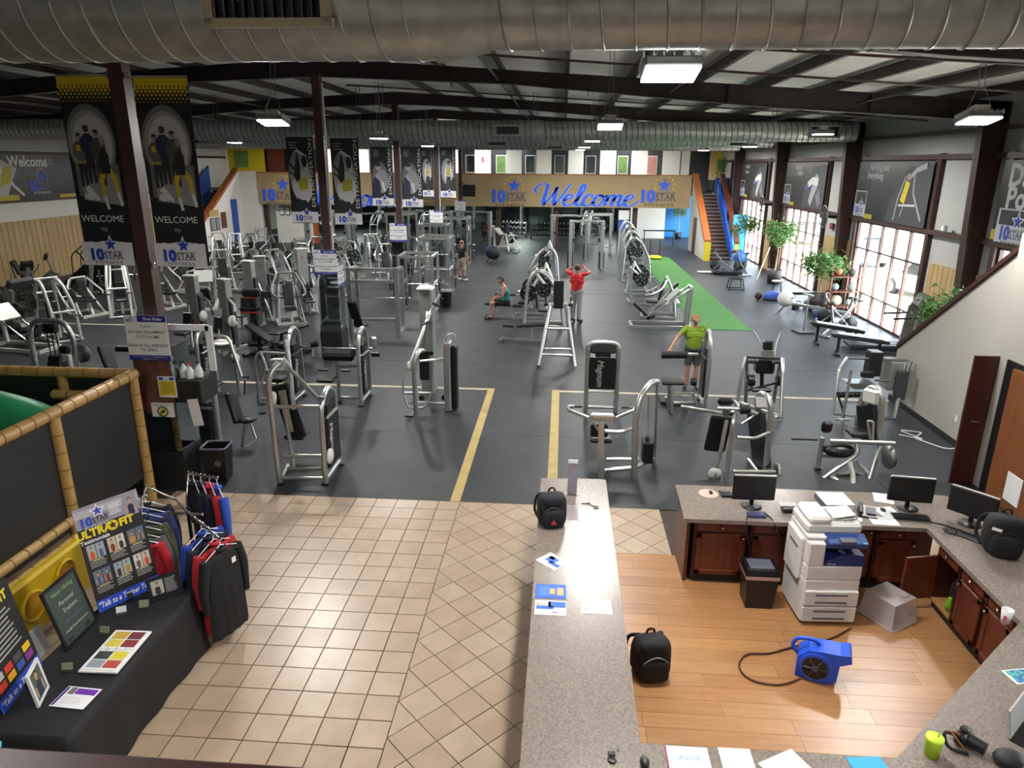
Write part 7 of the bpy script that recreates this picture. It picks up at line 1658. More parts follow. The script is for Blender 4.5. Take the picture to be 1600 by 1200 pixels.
# ================================================================ BANNERS AND SIGN
class Pr:
    """flat print on a panel: u right, v up, both 0..1"""
    def __init__(s, a, U, V, w, h): s.a, s.U, s.V, s.w, s.h = Vector(a), Vector(U).normalized(), Vector(V).normalized(), w, h; s.N = s.U.cross(s.V); s.mb = MB(); s.k = .006
    def P(s, u, v): return s.a+s.U*u*s.w+s.V*v*s.h+s.N*s.k
    def up(s): s.k += .0006
    def rect(s, u0, v0, u1, v1, m): s.up(); s.mb.add([s.P(u0, v0), s.P(u1, v0), s.P(u1, v1), s.P(u0, v1)], [(0, 1, 2, 3)], m)
    def poly(s, pts, m): 
        s.up(); ar = sum(pts[i][0]*pts[(i+1) % len(pts)][1]-pts[(i+1) % len(pts)][0]*pts[i][1] for i in range(len(pts)))
        pts = pts if ar > 0 else pts[::-1]; s.mb.add([s.P(*p) for p in pts], [tuple(range(len(pts)))], m)
    def ell(s, cu, cv, ru, rv, m, n=16): s.poly([(cu+ru*math.cos(2*PI*i/n), cv+rv*math.sin(2*PI*i/n)) for i in range(n)], m)
    def limb(s, pts, r0, r1, m):
        s.up(); q = [s.P(*p) for p in pts]; L_ = []; R_2 = []; n = len(q)
        for i in range(n):
            d = (q[min(i+1, n-1)]-q[max(i-1, 0)]).normalized(); nn = s.N.cross(d); r = (r0+(r1-r0)*i/(n-1))*s.w; L_.append(q[i]+nn*r); R_2.append(q[i]-nn*r)
        for i in range(n-1): s.mb.add([R_2[i], R_2[i+1], L_[i+1], L_[i]], [(0, 1, 2, 3)], m)
    def text(s, t, u, v, size, m, **kw): s.up(); s.mb.text(t, size*s.w, m, s.P(u, v), s.U, s.V, **kw)
    def ltext(s, t, u, v, size, m, **kw):
        vs, _ = text_mesh(t, kw.get('shear', 0.0), kw.get('bold', 0.0)); w_ = (max(q[0] for q in vs)-min(q[0] for q in vs))*size; s.text(t, u+w_/2, v, size, m, **kw); return u+w_
    def vtext(s, t, u, v, length, m, size=None): s.up(); s.mb.text(t, (size or .14)*s.w, m, s.P(u, v), s.V, -s.U, bold=.0, width=length*s.h)
def foot_strip(p, hh=.13):
    p.rect(0, 0, 1, hh, 'e4e3ea')
    pts = [(0, hh)]+[(i/10, hh+.004*(-1)**i) for i in range(1, 10)]+[(1, hh), (1, hh-.01), (0, hh-.01)]
    p.poly(pts, 'e4e3ea'); p.up(); logo(p.mb, p.P(.5, hh*.52), p.U, p.V, p.w*.62, '3a4258', '2346b4', 'paper', '5a5d6a', n_off=.003); p.k += .004
GR = ['2b2c30', '45464b', '6a6b70', '929397', 'b9babc', 'd6d7d8']
def man(p, x, y, s, top, legs, head='6a5a52', arm=None):
    k = 2.0
    for sg in (-1, 1): p.limb([(x+sg*.04*s*k, y+.3*s), (x+sg*.045*s*k, y+.15*s), (x+sg*.05*s*k, y)], .05*s*k, .03*s*k, legs)
    p.poly([(x-.085*s*k, y+.28*s), (x+.085*s*k, y+.28*s), (x+.12*s*k, y+.5*s), (x+.05*s*k, y+.54*s), (x-.05*s*k, y+.54*s), (x-.12*s*k, y+.5*s)], top)
    for sg in (-1, 1): p.limb([(x+sg*.115*s*k, y+.49*s), (x+sg*.135*s*k, y+.38*s), (x+sg*.06*s*k, y+.33*s)], .035*s*k, .022*s*k, arm or top)
    p.ell(x, y+.585*s, .055*s*k, .034*s, head); p.ell(x, y+.61*s, .056*s*k, .018*s, '2a2220')
def panel(label, cor, Y, kind):
    """cor: image corners TL,TR,BR,BL of a banner hanging at depth Y"""
    tl, tr, br, bl_ = [Yp(*c, Y) for c in cor]
    x0, x1 = (tl.x+bl_.x)/2, (tr.x+br.x)/2; z1, z0 = (tl.z+tr.z)/2, (bl_.z+br.z)/2
    t = thing('banner', label, 'banner', (x0, Y, z0), 0, 'hanging column banners'); w, h = x1-x0, z1-z0
    MB().box((w/2, 0, h/2), (w, .006, h), '1b1d22').build('cloth', t)
    p = Pr((0, 0, 0), (1, 0, 0), (0, 0, 1), w, h); p.k = .004
    if kind == 'welcome':
        p.rect(0, .955, 1, 1, 'e0c828')
        for r in range(5):
            for i in range(13):
                q = .034*(1-r*.16); p.ell((i+.5*(r % 2)+.25)/13, .945-r*.018, q, q*w/h, 'e0c828', 8)
        p.ell(.5, .66, .46, .2, GR[2], 24); p.ell(.5, .65, .42, .18, GR[3], 24); p.ell(.52, .65, .37, .155, GR[4], 20); p.rect(.12, .38, .95, .55, GR[2]); p.poly([(.2, .36), (.95, .33), (.9, .5), (.2, .52)], GR[3])
        man(p, .27, .43, .45, '5c5d58', '2c2d31', '9a9082'); p.rect(.2, .62, .34, .65, 'b8a430'); p.rect(.19, .555, .35, .567, 'b8a430')
        man(p, .44, .45, .48, '252a4a', '2a2b30', '4a3a34'); man(p, .62, .44, .46, '4a4a4e', '33343a', '8a7a70')
        p.limb([(.66, .52), (.6, .46), (.62, .38)], .06, .03, 'c2ac2a'); p.limb([(.76, .52), (.86, .47), (.88, .4)], .06, .03, 'c2ac2a'); p.limb([(.62, .38), (.66, .31)], .03, .03, GR[5]); p.limb([(.88, .4), (.93, .33)], .03, .03, GR[5]); p.poly([(.6, .5), (.8, .5), (.8, .6), (.72, .64), (.63, .6)], '222328'); p.ell(.71, .67, .05, .026, '9a8a7e')
        p.limb([(.3, .43), (.5, .36)], .06, .03, GR[5]); p.ell(.35, .38, .12, .02, GR[5])
        p.text('WELCOME', .5, .26, .17, 'f4f4f6', width=w*.82); p.text('TO', .5, .2, .09, 'd8d8dc')
        foot_strip(p)
    elif kind == 'determination':
        for i in range(3): p.rect(.1, .93-i*.03, .4-.06*(i % 2), .938-i*.03, GR[4])
        p.ell(.42, .6, .4, .24, GR[3], 24); p.ell(.45, .5, .38, .24, GR[4], 24); p.ell(.5, .42, .34, .2, GR[5], 20)
        p.limb([(.32, .84), (.18, .7), (.3, .56)], .06, .07, GR[3]); p.limb([(.34, .85), (.66, .78), (.7, .6)], .05, .06, GR[5]); p.ell(.62, .72, .1, .07, '26272b'); p.poly([(.2, .55), (.36, .84), (.46, .7), (.44, .5), (.3, .48)], '2f3034'); p.limb([(.06, .7), (.24, .62)], .03, .03, '1a1b1e'); p.limb([(.06, .6), (.22, .56)], .025, .025, '1a1b1e')
        p.poly([(.34, .5), (.62, .54), (.72, .5), (.7, .4), (.38, .38)], 'b4b03a'); p.poly([(.18, .15), (.3, .32), (.62, .26), (.66, .18), (.6, .14)], '22242c'); p.ell(.48, .33, .2, .06, GR[5])
        p.vtext('DETERMINATION', .87, .585, .78, 'f2f2f4', .19); foot_strip(p)
    elif kind == 'dedication':
        for i in range(4): p.rect(.12, .93-i*.03, .4-.05*(i % 2), .938-i*.03, GR[4])
        p.ell(.4, .5, .36, .24, GR[2], 24); p.ell(.5, .42, .3, .2, GR[3], 20); p.poly([(.08, .14), (.1, .45), (.2, .56), (.36, .5), (.42, .3), (.4, .14)], '272c48'); p.ell(.34, .66, .13, .06, 'a8a4a0'); p.ell(.33, .7, .14, .035, '2a2624'); p.limb([(.2, .53), (.46, .42), (.62, .36)], .07, .04, 'a8a8a8'); p.limb([(.5, .4), (.6, .25)], .05, .04, GR[5])
        p.vtext('DEDICATION', .86, .58, .76, 'f2f2f4', .19); foot_strip(p)
    else:
        for i in range(3): p.rect(.1, .92-i*.035, .4-.06*(i % 2), .93-i*.035, GR[4])
        p.ell(.45, .52, .38, .26, GR[3], 24); p.ell(.5, .5, .26, .2, GR[4], 20); p.poly([(.38, .44), (.68, .46), (.66, .6), (.42, .6)], 'b8b03a'); p.ell(.55, .68, .1, .05, '8a8078'); p.ell(.55, .71, .1, .03, '2a2624'); p.limb([(.4, .58), (.3, .45), (.36, .36)], .06, .04, GR[5]); p.limb([(.68, .58), (.76, .45), (.7, .36)], .06, .04, GR[5]); p.poly([(.35, .16), (.4, .42), (.68, .42), (.72, .16)], '2a2b30')
        p.vtext('STRENGTH', .86, .68, .55, 'c8c9ce', .15); foot_strip(p)
    p.mb.build('print', t)
    side = -1 if x0 > XC else 1
    xe = w+.03 if x1 < XC else -.03
    xc = XC-x0
    for z in (.0, h):
        MB().cyl((0 if xc > w/2 else w, 0, z), (xc-.102*(1 if xc > w/2 else -1), 0, z), .014, 'chrome', 8).cyl((xc-.12*(1 if xc > w/2 else -1), .0, z-.03), (xc-.12*(1 if xc > w/2 else -1), 0, z+.05), .03, 'chrome', 8).build('bracket', t)
    return t
panel('left welcome banner on the nearest column', ((86, 119), (170, 117), (217, 416), (138, 411)), 9.62, 'welcome')
panel('right welcome banner on the nearest column', ((208, 118), (294, 122), (327, 418), (248, 413)), 9.62, 'welcome')
panel('left determination banner on the second column', ((446, 213), (487, 214), (500, 349), (457, 347)), 17.5, 'determination')
panel('right determination banner on the second column', ((515, 215), (557, 216), (569, 352), (524, 349)), 17.5, 'determination')
panel('left dedication banner on the third column', ((578, 229), (611, 229), (617, 322), (583, 321)), 25.6, 'dedication')
panel('right dedication banner on the third column', ((626, 229), (658, 229), (662, 324), (629, 323)), 25.6, 'dedication')
panel('left small banner with yellow shorts figure on the fourth column', ((657, 231), (676, 231), (678, 307), (660, 307)), 33.5, 'strength')
panel('right small banner with yellow shorts figure on the fourth column', ((687, 230), (711, 230), (713, 309), (689, 308)), 33.5, 'strength')
one('monitor_screen', 'black screen hanging in front of the far tan fascia', 'screen', MB().rbox((-5.35, 41.0, 3.35), (.75, .1, .65), 'blackplastic', .02).cyl((-5.35, 41.1, 3.5), (-5.9, 41.4, 3.9), .03, 'steel_brown', 8))
# ---- fascia lettering
def catmull(pts, n=7):
    P = [pts[0]]+list(pts)+[pts[-1]]; out = []
    for i in range(1, len(P)-2):
        p0, p1, p2, p3 = [np.array(q, float) for q in P[i-1:i+3]]
        for k in range(n):
            t = k/n; out.append(.5*((2*p1)+(-p0+p2)*t+(2*p0-5*p1+4*p2-p3)*t*t+(-p0+3*p1-3*p2+p3)*t**3))
    out.append(np.array(pts[-1], float)); return out
STK = [[(-.3, 1.15), (-.5, 1.45), (-.3, 1.85), (.05, 1.98), (.28, 1.8), (.3, 1.2), (.3, .5), (.38, .02)], [(.38, .02), (.62, .6), (.85, 1.3), (.95, 1.7)], [(.95, 1.7), (.95, 1.0), (1.0, .4), (1.08, .02)], [(1.08, .02), (1.4, .8), (1.6, 1.5), (1.72, 2.0)],
       [(1.62, .5), (1.95, .62), (2.12, .85), (2.0, 1.05), (1.78, .95), (1.65, .6), (1.72, .15), (1.95, .0), (2.2, .12), (2.42, .4)], [(2.42, .4), (2.7, 1.1), (2.78, 1.75), (2.62, 1.95), (2.5, 1.6), (2.48, .8), (2.52, .2), (2.7, .0), (2.92, .2)],
       [(3.42, .82), (3.38, 1.03), (3.15, 1.02), (2.95, .65), (3.0, .15), (3.25, .0), (3.5, .15), (3.66, .4)], [(3.95, 1.03), (3.7, .85), (3.62, .4), (3.8, .02), (4.05, .08), (4.2, .5), (4.12, .92), (3.95, 1.03), (4.1, .85), (4.4, .92)],
       [(4.38, 1.0), (4.42, .5), (4.42, .02)], [(4.44, .45), (4.6, .9), (4.78, 1.03), (4.86, .8), (4.84, .4), (4.86, .02)], [(4.88, .45), (5.04, .9), (5.22, 1.03), (5.3, .8), (5.28, .3), (5.4, .0), (5.6, .2)],
       [(5.62, .5), (5.95, .62), (6.1, .85), (5.98, 1.05), (5.76, .95), (5.64, .6), (5.72, .15), (5.95, .0), (6.25, .12), (6.55, .5)]]
def script_word(mb, o, height, width, m, halo, yk):
    sx = width/7.1; sz = height/2.0
    for grow, mm, dy in ((.035, halo, 0), (0, m, -.004)):
        for st in STK:
            q = catmull(st); n = len(q); Lf = []; Rt = []
            for i in range(n):
                d = q[min(i+1, n-1)]-q[max(i-1, 0)]; d = d/(np.hypot(*d)+1e-9); nn = np.array((-d[1], d[0]))
                wd = .05+.085*abs(d[1])*(1 if d[1] < 0 else .4)+grow
                Lf.append(q[i]+nn*wd); Rt.append(q[i]-nn*wd)
            f = lambda p: (o[0]+(p[0]+.5+p[1]*.22)*sx, o[1]+dy-yk, o[2]+p[1]*sz)
            mb.add([f(p) for p in Rt]+[f(p) for p in Lf], [(i, i+1, n+i+1, n+i) for i in range(n-1)], mm)
YS = 43.0-.082
for (lx, wx, l2, lab) in ((None, None, None, 'x'),):
    a, b = Yp(828, 322, 43.0), Yp(998, 283, 43.0)
    t = thing('wall_lettering', 'blue script welcome between two star logos on the right fascia', 'lettering', (0, 0, 0)); mb = MB(); script_word(mb, (a.x, YS-.01, a.z+.05), 1.25, b.x-a.x, '2f5fe0', 'a8bce0', 0); mb.build('welcome_word', t)
    for px in (797, 1031):
        c = Yp(px, 305, YS-.01); mb = MB(); logo(mb, (c.x, YS-.01, c.z), (1, 0, 0), (0, 0, 1), 2.0, '4a4a58', '2f5fe0', None, '4a4238', 1); mb.build('star_logo', t)
    t = thing('wall_lettering', 'blue script welcome and star logos on the left fascia behind banners', 'lettering', (0, 0, 0)); mb = MB(); a, b = Yp(480, 322, 43.0), Yp(622, 283, 43.0); script_word(mb, (a.x, YS-.01, a.z+.05), 1.25, b.x-a.x, '2f5fe0', 'a8bce0', 0); mb.build('welcome_word', t)
    for px in (437, 662):
        c = Yp(px, 303, YS-.01); mb = MB(); logo(mb, (c.x, YS-.01, c.z), (1, 0, 0), (0, 0, 1), 2.0, '4a4a58', '2f5fe0', None, '4a4238', 1); mb.build('star_logo', t)
# ---- banners on the right wall (face -x) and on the left wall (face +x)
mat('banner_grey', '2a2c30', .35, 0, .35, 2.5, .4, 3.0, stretch=(1, 3, .6))
def wall_banner(label, y0, y1, lines_, kind):
    t = thing('banner', label, 'banner', (XR-.17, y1, 3.2), 0, 'banners above the windows'); w, h = y1-y0, 1.76
    MB().box((0, -w/2, h/2), (.01, w, h), 'banner_grey').build('cloth', t)
    p = Pr((-.006, 0, 0), (0, -1, 0), (0, 0, 1), w, h); p.k = .003
    for i, (dim, bold) in enumerate(lines_):
        v = .88-i*.14
        u = p.ltext(dim, .05, v, .052, '8a8c90', shear=.2)
        p.ltext(bold, u+.02, v, .055, 'd0d2d4', bold=.02, shear=.1)
    p.rect(.02, .02, .2, .48, GR[4]); p.rect(.03, .24, .19, .46, GR[0]); p.rect(.02, .02, .2, .24, 'c0c4cc'); p.up(); logo(p.mb, p.P(.11, .15), p.U, p.V, w*.13, '4a5268', '2a4ab0', 'paper'); p.k += .004
    p.rect(.2, .0, .32, .08, 'b8a628'); p.poly([(.5, .0), (1, 0), (1, .95), (.72, .9), (.55, .4)], '3c3e42'); p.k += .002
    if kind == 0:
        p.limb([(.62, .05), (.64, .4), (.7, .75)], .008, .008, GR[3]); p.limb([(.95, .1), (.82, .5), (.8, .85)], .008, .008, GR[3]); p.limb([(.66, .3), (.86, .32)], .006, .006, GR[4]); p.limb([(.72, .3), (.7, .12)], .006, .006, GR[3]); p.limb([(.7, .35), (.74, .68)], .03, .025, 'c8b428'); p.limb([(.74, .72), (.82, .86), (.93, .93)], .012, .016, GR[3]); p.ell(.74, .76, .03, .05, '8a8078')
    else:
        p.limb([(.7, .1), (.75, .35), (.8, .55)], .035, .05, GR[3]); p.limb([(.92, .1), (.85, .35)], .035, .04, GR[2]); p.ell(.8, .68, .035, .06, '9a9088'); p.limb([(.62, .5), (.72, .6), (.85, .58)], .025, .03, GR[4]); p.ell(.6, .45, .05, .06, '3a4a8a')
    p.mb.build('print', t); MB().cyl((0, 0, h), (0, -w, h), .015, 'blackmetal', 8).build('top_rod', t); return t
wall_banner('leave nothing and give everything banner above the near window', 20.2, 25.2, [('Leave', 'Nothing and'), ('Give', 'Everything')], 0)
wall_banner('passion and ability banner above the second window', 28.1, 33.2, [('Let Your', 'Passion'), ('Above Our', 'Ability')], 1)
wall_banner('dark print banner above the far window by the stairs', 36.3, 41.2, [('Train', 'Beyond'), ('Your', 'Limits')], 1)
t = thing('banner', 'large letter banner cut off at the right edge of the picture', 'banner', (XR-.17, 17.1, 3.2), 0, 'banners above the windows')
MB().box((0, -2.4, .88), (.01, 4.8, 1.76), 'banner_grey').build('cloth', t); p = Pr((-.006, 0, 0), (0, -1, 0), (0, 0, 1), 4.8, 1.76); p.k = .003; p.text('Da', .14, .82, .14, 'd0d2d4', bold=.03); p.text('Po', .14, .55, .14, 'd0d2d4', bold=.03); p.rect(.03, .0, .3, .42, 'c0c4cc'); p.rect(.045, .22, .285, .4, GR[0]); p.up(); logo(p.mb, p.P(.165, .14), p.U, p.V, .85, '4a5268', '2a4ab0', 'paper'); p.rect(.0, .02, .03, .15, 'b8a628'); p.mb.build('print', t)
t = thing('banner', 'welcome to banner with blue star emblem on the left wall', 'banner', (XL+.06, 27.2, 3.3), 0, 'banners on the left wall')
MB().box((0, 2.6, .88), (.01, 7.4, 1.76), 'banner_grey').build('cloth', t); p = Pr((.006, -1.1, 0), (0, 1, 0), (0, 0, 1), 7.4, 1.76); p.k = .003; p.text('Welcome', .31, .84, .075, 'd4d4d4', bold=.03); p.text('to', .475, .84, .075, 'a0a0a4'); p.rect(0, 0, .2, .12, 'b8a628'); p.poly([(0, .1), (.12, .1), (.22, .7), (.1, .9), (0, .8)], 'b0b0aa'); p.limb([(.08, .75), (.18, .3), (.24, .1)], .012, .008, 'c8c4b8'); p.poly([(.08, .3), (.16, .4), (.18, .75), (.12, .7)], 'b8a030'); p.rect(.52, 0, .7, .08, 'b8a628'); p.up(); logo(p.mb, p.P(.38, .32), p.U, p.V, 1.15, '6a6a80', '2f5fd0', None, 'd8d8dc', 2); p.mb.build('print', t)
fnn = thing('wall_fan', 'large grey wall fan at the left edge below the duct', 'fan', (XL+.4, 25.6, 4.6)); MB().lathe([(.0, -.12), (.5, -.1), (.62, 0), (.5, .1), (0, .12)], 'silver_dark', n=24, axis='x').build('cage', fnn); MB().cyl((-.4, 0, 0), (-.1, 0, 0), .06, 'blackmetal', 8).build('bracket', fnn)
for y in (24.6, 32.8):
    w_ = thing('wall_fan', 'round grey wall fan beside the %s window banner' % ('near' if y < 30 else 'second'), 'fan', (XR-.75, y+1.6, 3.1), 0, 'wall fans')
    ringp = [(0, .38*math.cos(i*PI/12), .38*math.sin(i*PI/12)) for i in range(24)]
    mb = MB().tube(ringp, .02, 'silver_dark', 6, closed=True)
    for i in range(12): mb.tube([(0, .06*math.cos(i*PI/6), .06*math.sin(i*PI/6)), (0, .38*math.cos(i*PI/6), .38*math.sin(i*PI/6))], .006, 'silver_dark', 4)
    mb.build('cage', w_)
    for i in range(4): MB().box((0, .18*math.cos(i*PI/2), .18*math.sin(i*PI/2)), (.02, .26, .14), 'darkgrey', (i*PI/2, 0, .3)).build('blade', w_)
    MB().cyl((0, 0, 0), (.62, 0, 0), .05, 'blackmetal', 8).build('bracket', w_)
# ---- plants
def tree(label, loc, h, spread, n, pot_h=.45, pot_r=.28, trunk=True, seed=1, zc=None):
    rnd = random.Random(seed); t = thing('potted_tree', label, 'plant', loc, 0, 'potted trees')
    MB().lathe([(0, 0), (pot_r*.8, 0), (pot_r, pot_h), (pot_r*.92, pot_h), (pot_r*.9, pot_h-.05), (0, pot_h-.05)], 'pot', n=18).build('pot', t); MB().lathe([(0, pot_h-.045), (pot_r*.88, pot_h-.045)], 'soil', n=16).build('soil', t)
    zc = zc or h-.45
    mb = MB(); br = []
    mb.tube([(0, 0, pot_h-.05), (.03, 0, (pot_h+zc)/2), (0, .02, zc)], .04, 'trunk', 8, .1, r2=.025)
    for i in range(9):
        a = i*2.4; e = Vector((math.cos(a)*spread*.7, math.sin(a)*spread*.7, zc+rnd.uniform(-.1, .45))); mb.tube([(0, 0, zc-.2+.04*i), e*.5+Vector((0, 0, zc*.5)), e], .012, 'trunk', 5); br.append(e)
    mb.build('trunk', t); lf = MB()
    for i in range(n):
        b = br[i % 9]; c = b+Vector((rnd.gauss(0, spread*.28), rnd.gauss(0, spread*.28), rnd.gauss(0, .17)))
        R = Euler((rnd.uniform(-1, 1), rnd.uniform(-1, 1), rnd.uniform(0, 6.28))).to_matrix(); l_, w_ = rnd.uniform(.07, .13), rnd.uniform(.018, .03)
        vs = [R @ Vector(q)+c for q in ((0, -l_, 0), (w_, 0, .01), (0, l_, -.02), (-w_, 0, .01))]; lf.add(vs, [(0, 1, 2, 3)], 'leaf' if rnd.random() < .6 else 'leaf_b')
    o = lf.build('foliage', t); o['kind'] = 'stuff'; return t
tree('potted tree with round crown before the second window', (9.05, 30.6, 0), 2.35, .55, 1300, .6, .32, seed=2)
tree('potted tree beside the ball rack with balls at its foot', (8.85, 24.6, 0), 2.0, .62, 1400, .62, .34, seed=3, zc=1.5)
tree('potted tree with thin pale leaves before the blue panel by the stairs', (8.8, 35.2, 0), 2.5, .55, 900, .4, .25, seed=4, zc=1.95)
tree('leafy plant rising behind the stair wall cap', (8.45, 15.9, 0), 2.0, .45, 900, .5, .3, seed=5, zc=1.45)
tree('tall plant on the landing at the top of the right stairs', (9.2, 43.9, 3.1), 1.9, .25, 500, .4, .22, seed=6)
tree('plant beside the blue wall under the mezzanine', (7.9, 49.6, 0), 2.2, .4, 500, .4, .25, seed=7)
one('leaning_pole', 'pale wooden pole leaning beside the potted tree', 'pole', MB().cyl((8.6, 31.6, 0), (9.1, 31.9, 1.4), .03, 'c0b090', 8))
# ---- cars outside
def car(label, loc, rz, col):
    mat('car_'+col, col, .25, .1, coat=.5); c_ = 'car_'+col
    t = thing('parked_car', label, 'car', loc, rz, 'parked cars')
    body = [(-2.2, .3), (2.2, .3), (2.25, .6), (2.1, .8), (1.2, .9), (-1.5, .95), (-2.2, .9), (-2.3, .6)]
    MB().prism(body, 1.75, c_, (0, 0, 0)).build('body', t); MB().prism([(-1.6, .93), (1.15, .9), (.45, 1.38), (-.9, 1.42)], 1.5, 'shroud', (0, 0, 0)).build('windows', t); MB().prism([(-1.0, 1.4), (.5, 1.37), (.4, 1.44), (-.85, 1.47)], 1.5, c_, (0, 0, 0)).build('roof', t)
    for x in (-1.35, 1.4):
        for sy in (-1, 1): w_ = MB().lathe([(0, -.11), (.33, -.1), (.34, 0), (.33, .1), (0, .11)], 'rubber', (x, sy*.8, .33), 18, 'y').build('wheel', t); MB().lathe([(0, sy*.115), (.2, sy*.115)], 'silver', (x, sy*.8, .33), 14, 'y').build('hub_cap', w_)
    return t
car('white car parked outside the near window', (14.2, 27.6, -.06), PI/2+.15, 'e8e8ea')
car('silver car parked behind the white car outside', (21.0, 33.5, -.06), PI/2+.1, 'a8abb0')
car('pale blue car parked outside the second window', (15.5, 38.5, -.06), PI/2, '8fa8c8')
car('white van parked outside the far window', (16, 49, -.06), PI/2, 'dcdcd8')
# wall socket cable
one('wall_cable', 'white extension cable lying on the floor at the stair wall', 'cable', MB().tube([(7.1, 11.9, .45), (7.05, 11.9, .1), (6.9, 12.1, .01), (6.6, 12.6, .01), (6.9, 12.9, .01), (6.5, 13.0, .01), (6.75, 12.5, .01), (6.4, 12.75, .01)], .014, 'wall_panel', 6, .1))
one('wall_socket_plate', 'small white sensor box on the girt above the windows', 'sensor', MB().rbox((XR-.2, 19.1, 3.3), (.1, .16, .16), 'paper', .02))
one('fire_alarm', 'red alarm box on the white panel between the windows', 'alarm', MB().rbox((XR-.06, 27.2, 2.7), (.08, .3, .22), '8a2a4a', .02))
one('fire_poster', 'small red arrow mark on a white mezzanine panel', 'mark', MB().box((-5.1, 45.9, 5.05), (.1, .02, .3), 'b83a3a'))
# ================================================================ PEOPLE
def person(label, loc, rz, J, clothes, hair=('3a2a22', 'short'), skin='skin', vox=.014, beard=None, scale=1.0, rot=None):
    """J: joints in metres, person faces -y. clothes: list of (name, material, {bone: (t0,t1)}, thickness)"""
    B = []   # name, a, b, ra, rb
    def add(n, a, b, ra, rb): B.append((n, Vector(a), Vector(b), ra, rb))
    pe, ch, ne, he = (Vector(J[k]) for k in ('pelvis', 'chest', 'neck', 'head'))
    side = Vector(J.get('side', (1, 0, 0))).normalized(); fwd = Vector(J.get('fwd', (0, -1, 0))).normalized(); up = (he-ne).normalized()
    add('hips', pe-side*.075, pe+side*.075, .115, .115); add('belly', pe+(ch-pe)*.2, pe+(ch-pe)*.75, .128, .13)
    add('chest', ch-side*.09, ch+side*.09, .118, .118); add('upper', ch+(ne-ch)*.45-side*.12, ch+(ne-ch)*.45+side*.12, .085, .085); add('belly', pe+(ch-pe)*.2-side*.04, ch-side*.05, .115, .115); add('belly', pe+(ch-pe)*.2+side*.04, ch+side*.05, .115, .115)
    add('neck', ch+(ne-ch)*.6, he-up*.04, .058, .05)
    add('head', he+up*.03, he+up*.035-fwd*.025, .088, .085); add('head', he-up*.04+fwd*.03, he-up*.055+fwd*.04, .058, .05); add('head', he+fwd*.09-up*.0, he+fwd*.1-up*.025, .014, .017)
    for s_, sg in (('l', -1), ('r', 1)):
        add('head', he+side*sg*.083-fwd*.0, he+side*sg*.088-up*.03, .018, .014)
        sh, el, wr = (Vector(J[k+s_]) for k in ('sho', 'elb', 'wri')); hd = Vector(J.get('hand'+s_, wr+(wr-el).normalized()*.09))
        add('uparm', sh, el, .054, .042); add('forearm', el, wr, .041, .028); d = (hd-wr).normalized(); w_ = d.cross(fwd if abs(d.dot(fwd)) < .9 else up).normalized(); c_ = d.cross(w_)
        add('hand', wr, wr+d*.07-w_*.02, .026, .02); add('hand', wr+d*.01, wr+d*.07+w_*.022, .024, .018)
        for i, l_ in enumerate((.055, .065, .06, .048)):
            o = wr+d*.075+w_*(-.03+.02*i); q = o+d*l_*.55+c_*.006; add('hand', o, q, .0095, .009); add('hand', q, q+d*l_*.4+c_*.022, .009, .0075)
        o = wr+d*.025-w_*.028; add('hand', o, o+d*.03-w_*.03, .012, .0105); add('hand', o+d*.03-w_*.03, o+d*.06-w_*.033, .0105, .009)
        hp, kn, an, to = (Vector(J[k+s_]) for k in ('hip', 'kne', 'ank', 'toe'))
        add('thigh', hp, kn, .092, .06); add('shin', kn+(an-kn)*.0, kn+(an-kn)*.35, .058, .056); add('shin2', kn+(an-kn)*.3, an, .056, .04); add('foot', an-(to-an).normalized()*.03-Vector((0, 0, .0)), to, .04, .034); add('foot', an, an+(to-an)*.1, .042, .042)
    mb = MB()
    for n, a, b, ra, rb in B:
        d = b-a; L_ = d.length
        if L_ < 1e-5: mb.sph(a, ra, skin, 10, 8); continue
        z = d/L_; x = z.orthogonal().normalized(); y = z.cross(x); rows = []; k_ = 10
        for i in range(-4, 1): th = i/4*PI/2; rows.append((a+z*ra*math.sin(th), ra*math.cos(th)))
        for i in range(0, 5): th = i/4*PI/2; rows.append((b+z*rb*math.sin(th), rb*math.cos(th)))
        vs = []; fs = []
        for c_, r in rows:
            r = max(r, 1e-4)
            for j in range(k_): q = 2*PI*j/k_; vs.append(c_+x*r*math.cos(q)+y*r*math.sin(q))
        for i in range(len(rows)-1):
            for j in range(k_): k = (j+1) % k_; fs.append((i*k_+j, i*k_+k, (i+1)*k_+k, (i+1)*k_+j))
        fs.append(tuple(range(k_))[::-1]); fs.append(tuple((len(rows)-1)*k_+j for j in range(k_))); mb.add(vs, fs, skin)
    o = mb.build('body_src'); r = o.modifiers.new('r', 'REMESH'); r.mode = 'VOXEL'; r.voxel_size = vox; sm = o.modifiers.new('s', 'SMOOTH'); sm.iterations = 4; sm.factor = .5
    dg = bpy.context.evaluated_depsgraph_get(); ev = o.evaluated_get(dg); me = bpy.data.meshes.new_from_object(ev); bpy.data.objects.remove(o)
    n = len(me.vertices); V = np.zeros(n*3); me.vertices.foreach_get('co', V); V = V.reshape(-1, 3); NN = np.zeros(n*3); me.vertices.foreach_get('normal', NN); NN = NN.reshape(-1, 3)
    best = np.full(n, 1e9); bi = np.zeros(n, int); bt = np.zeros(n)
    for i, (nm, a, b, ra, rb) in enumerate(B):
        a_, d = np.array(a), np.array(b-a); L2 = d @ d+1e-12; t_ = np.clip((V-a_) @ d/L2, 0, 1); dist = np.linalg.norm(V-(a_+t_[:, None]*d), axis=1)-(ra+(rb-ra)*t_)
        k = dist < best; best[k] = dist[k]; bi[k] = i; bt[k] = t_[k]
    names = np.array([b[0] for b in B])[bi]
    me.materials.clear(); me.materials.append(M(skin)); me.polygons.foreach_set('use_smooth', [True]*len(me.polygons))
    t = link('person', me, None, loc, rot or (0, 0, rz), label, 'person', 'people in the gym'); t.scale = (scale,)*3
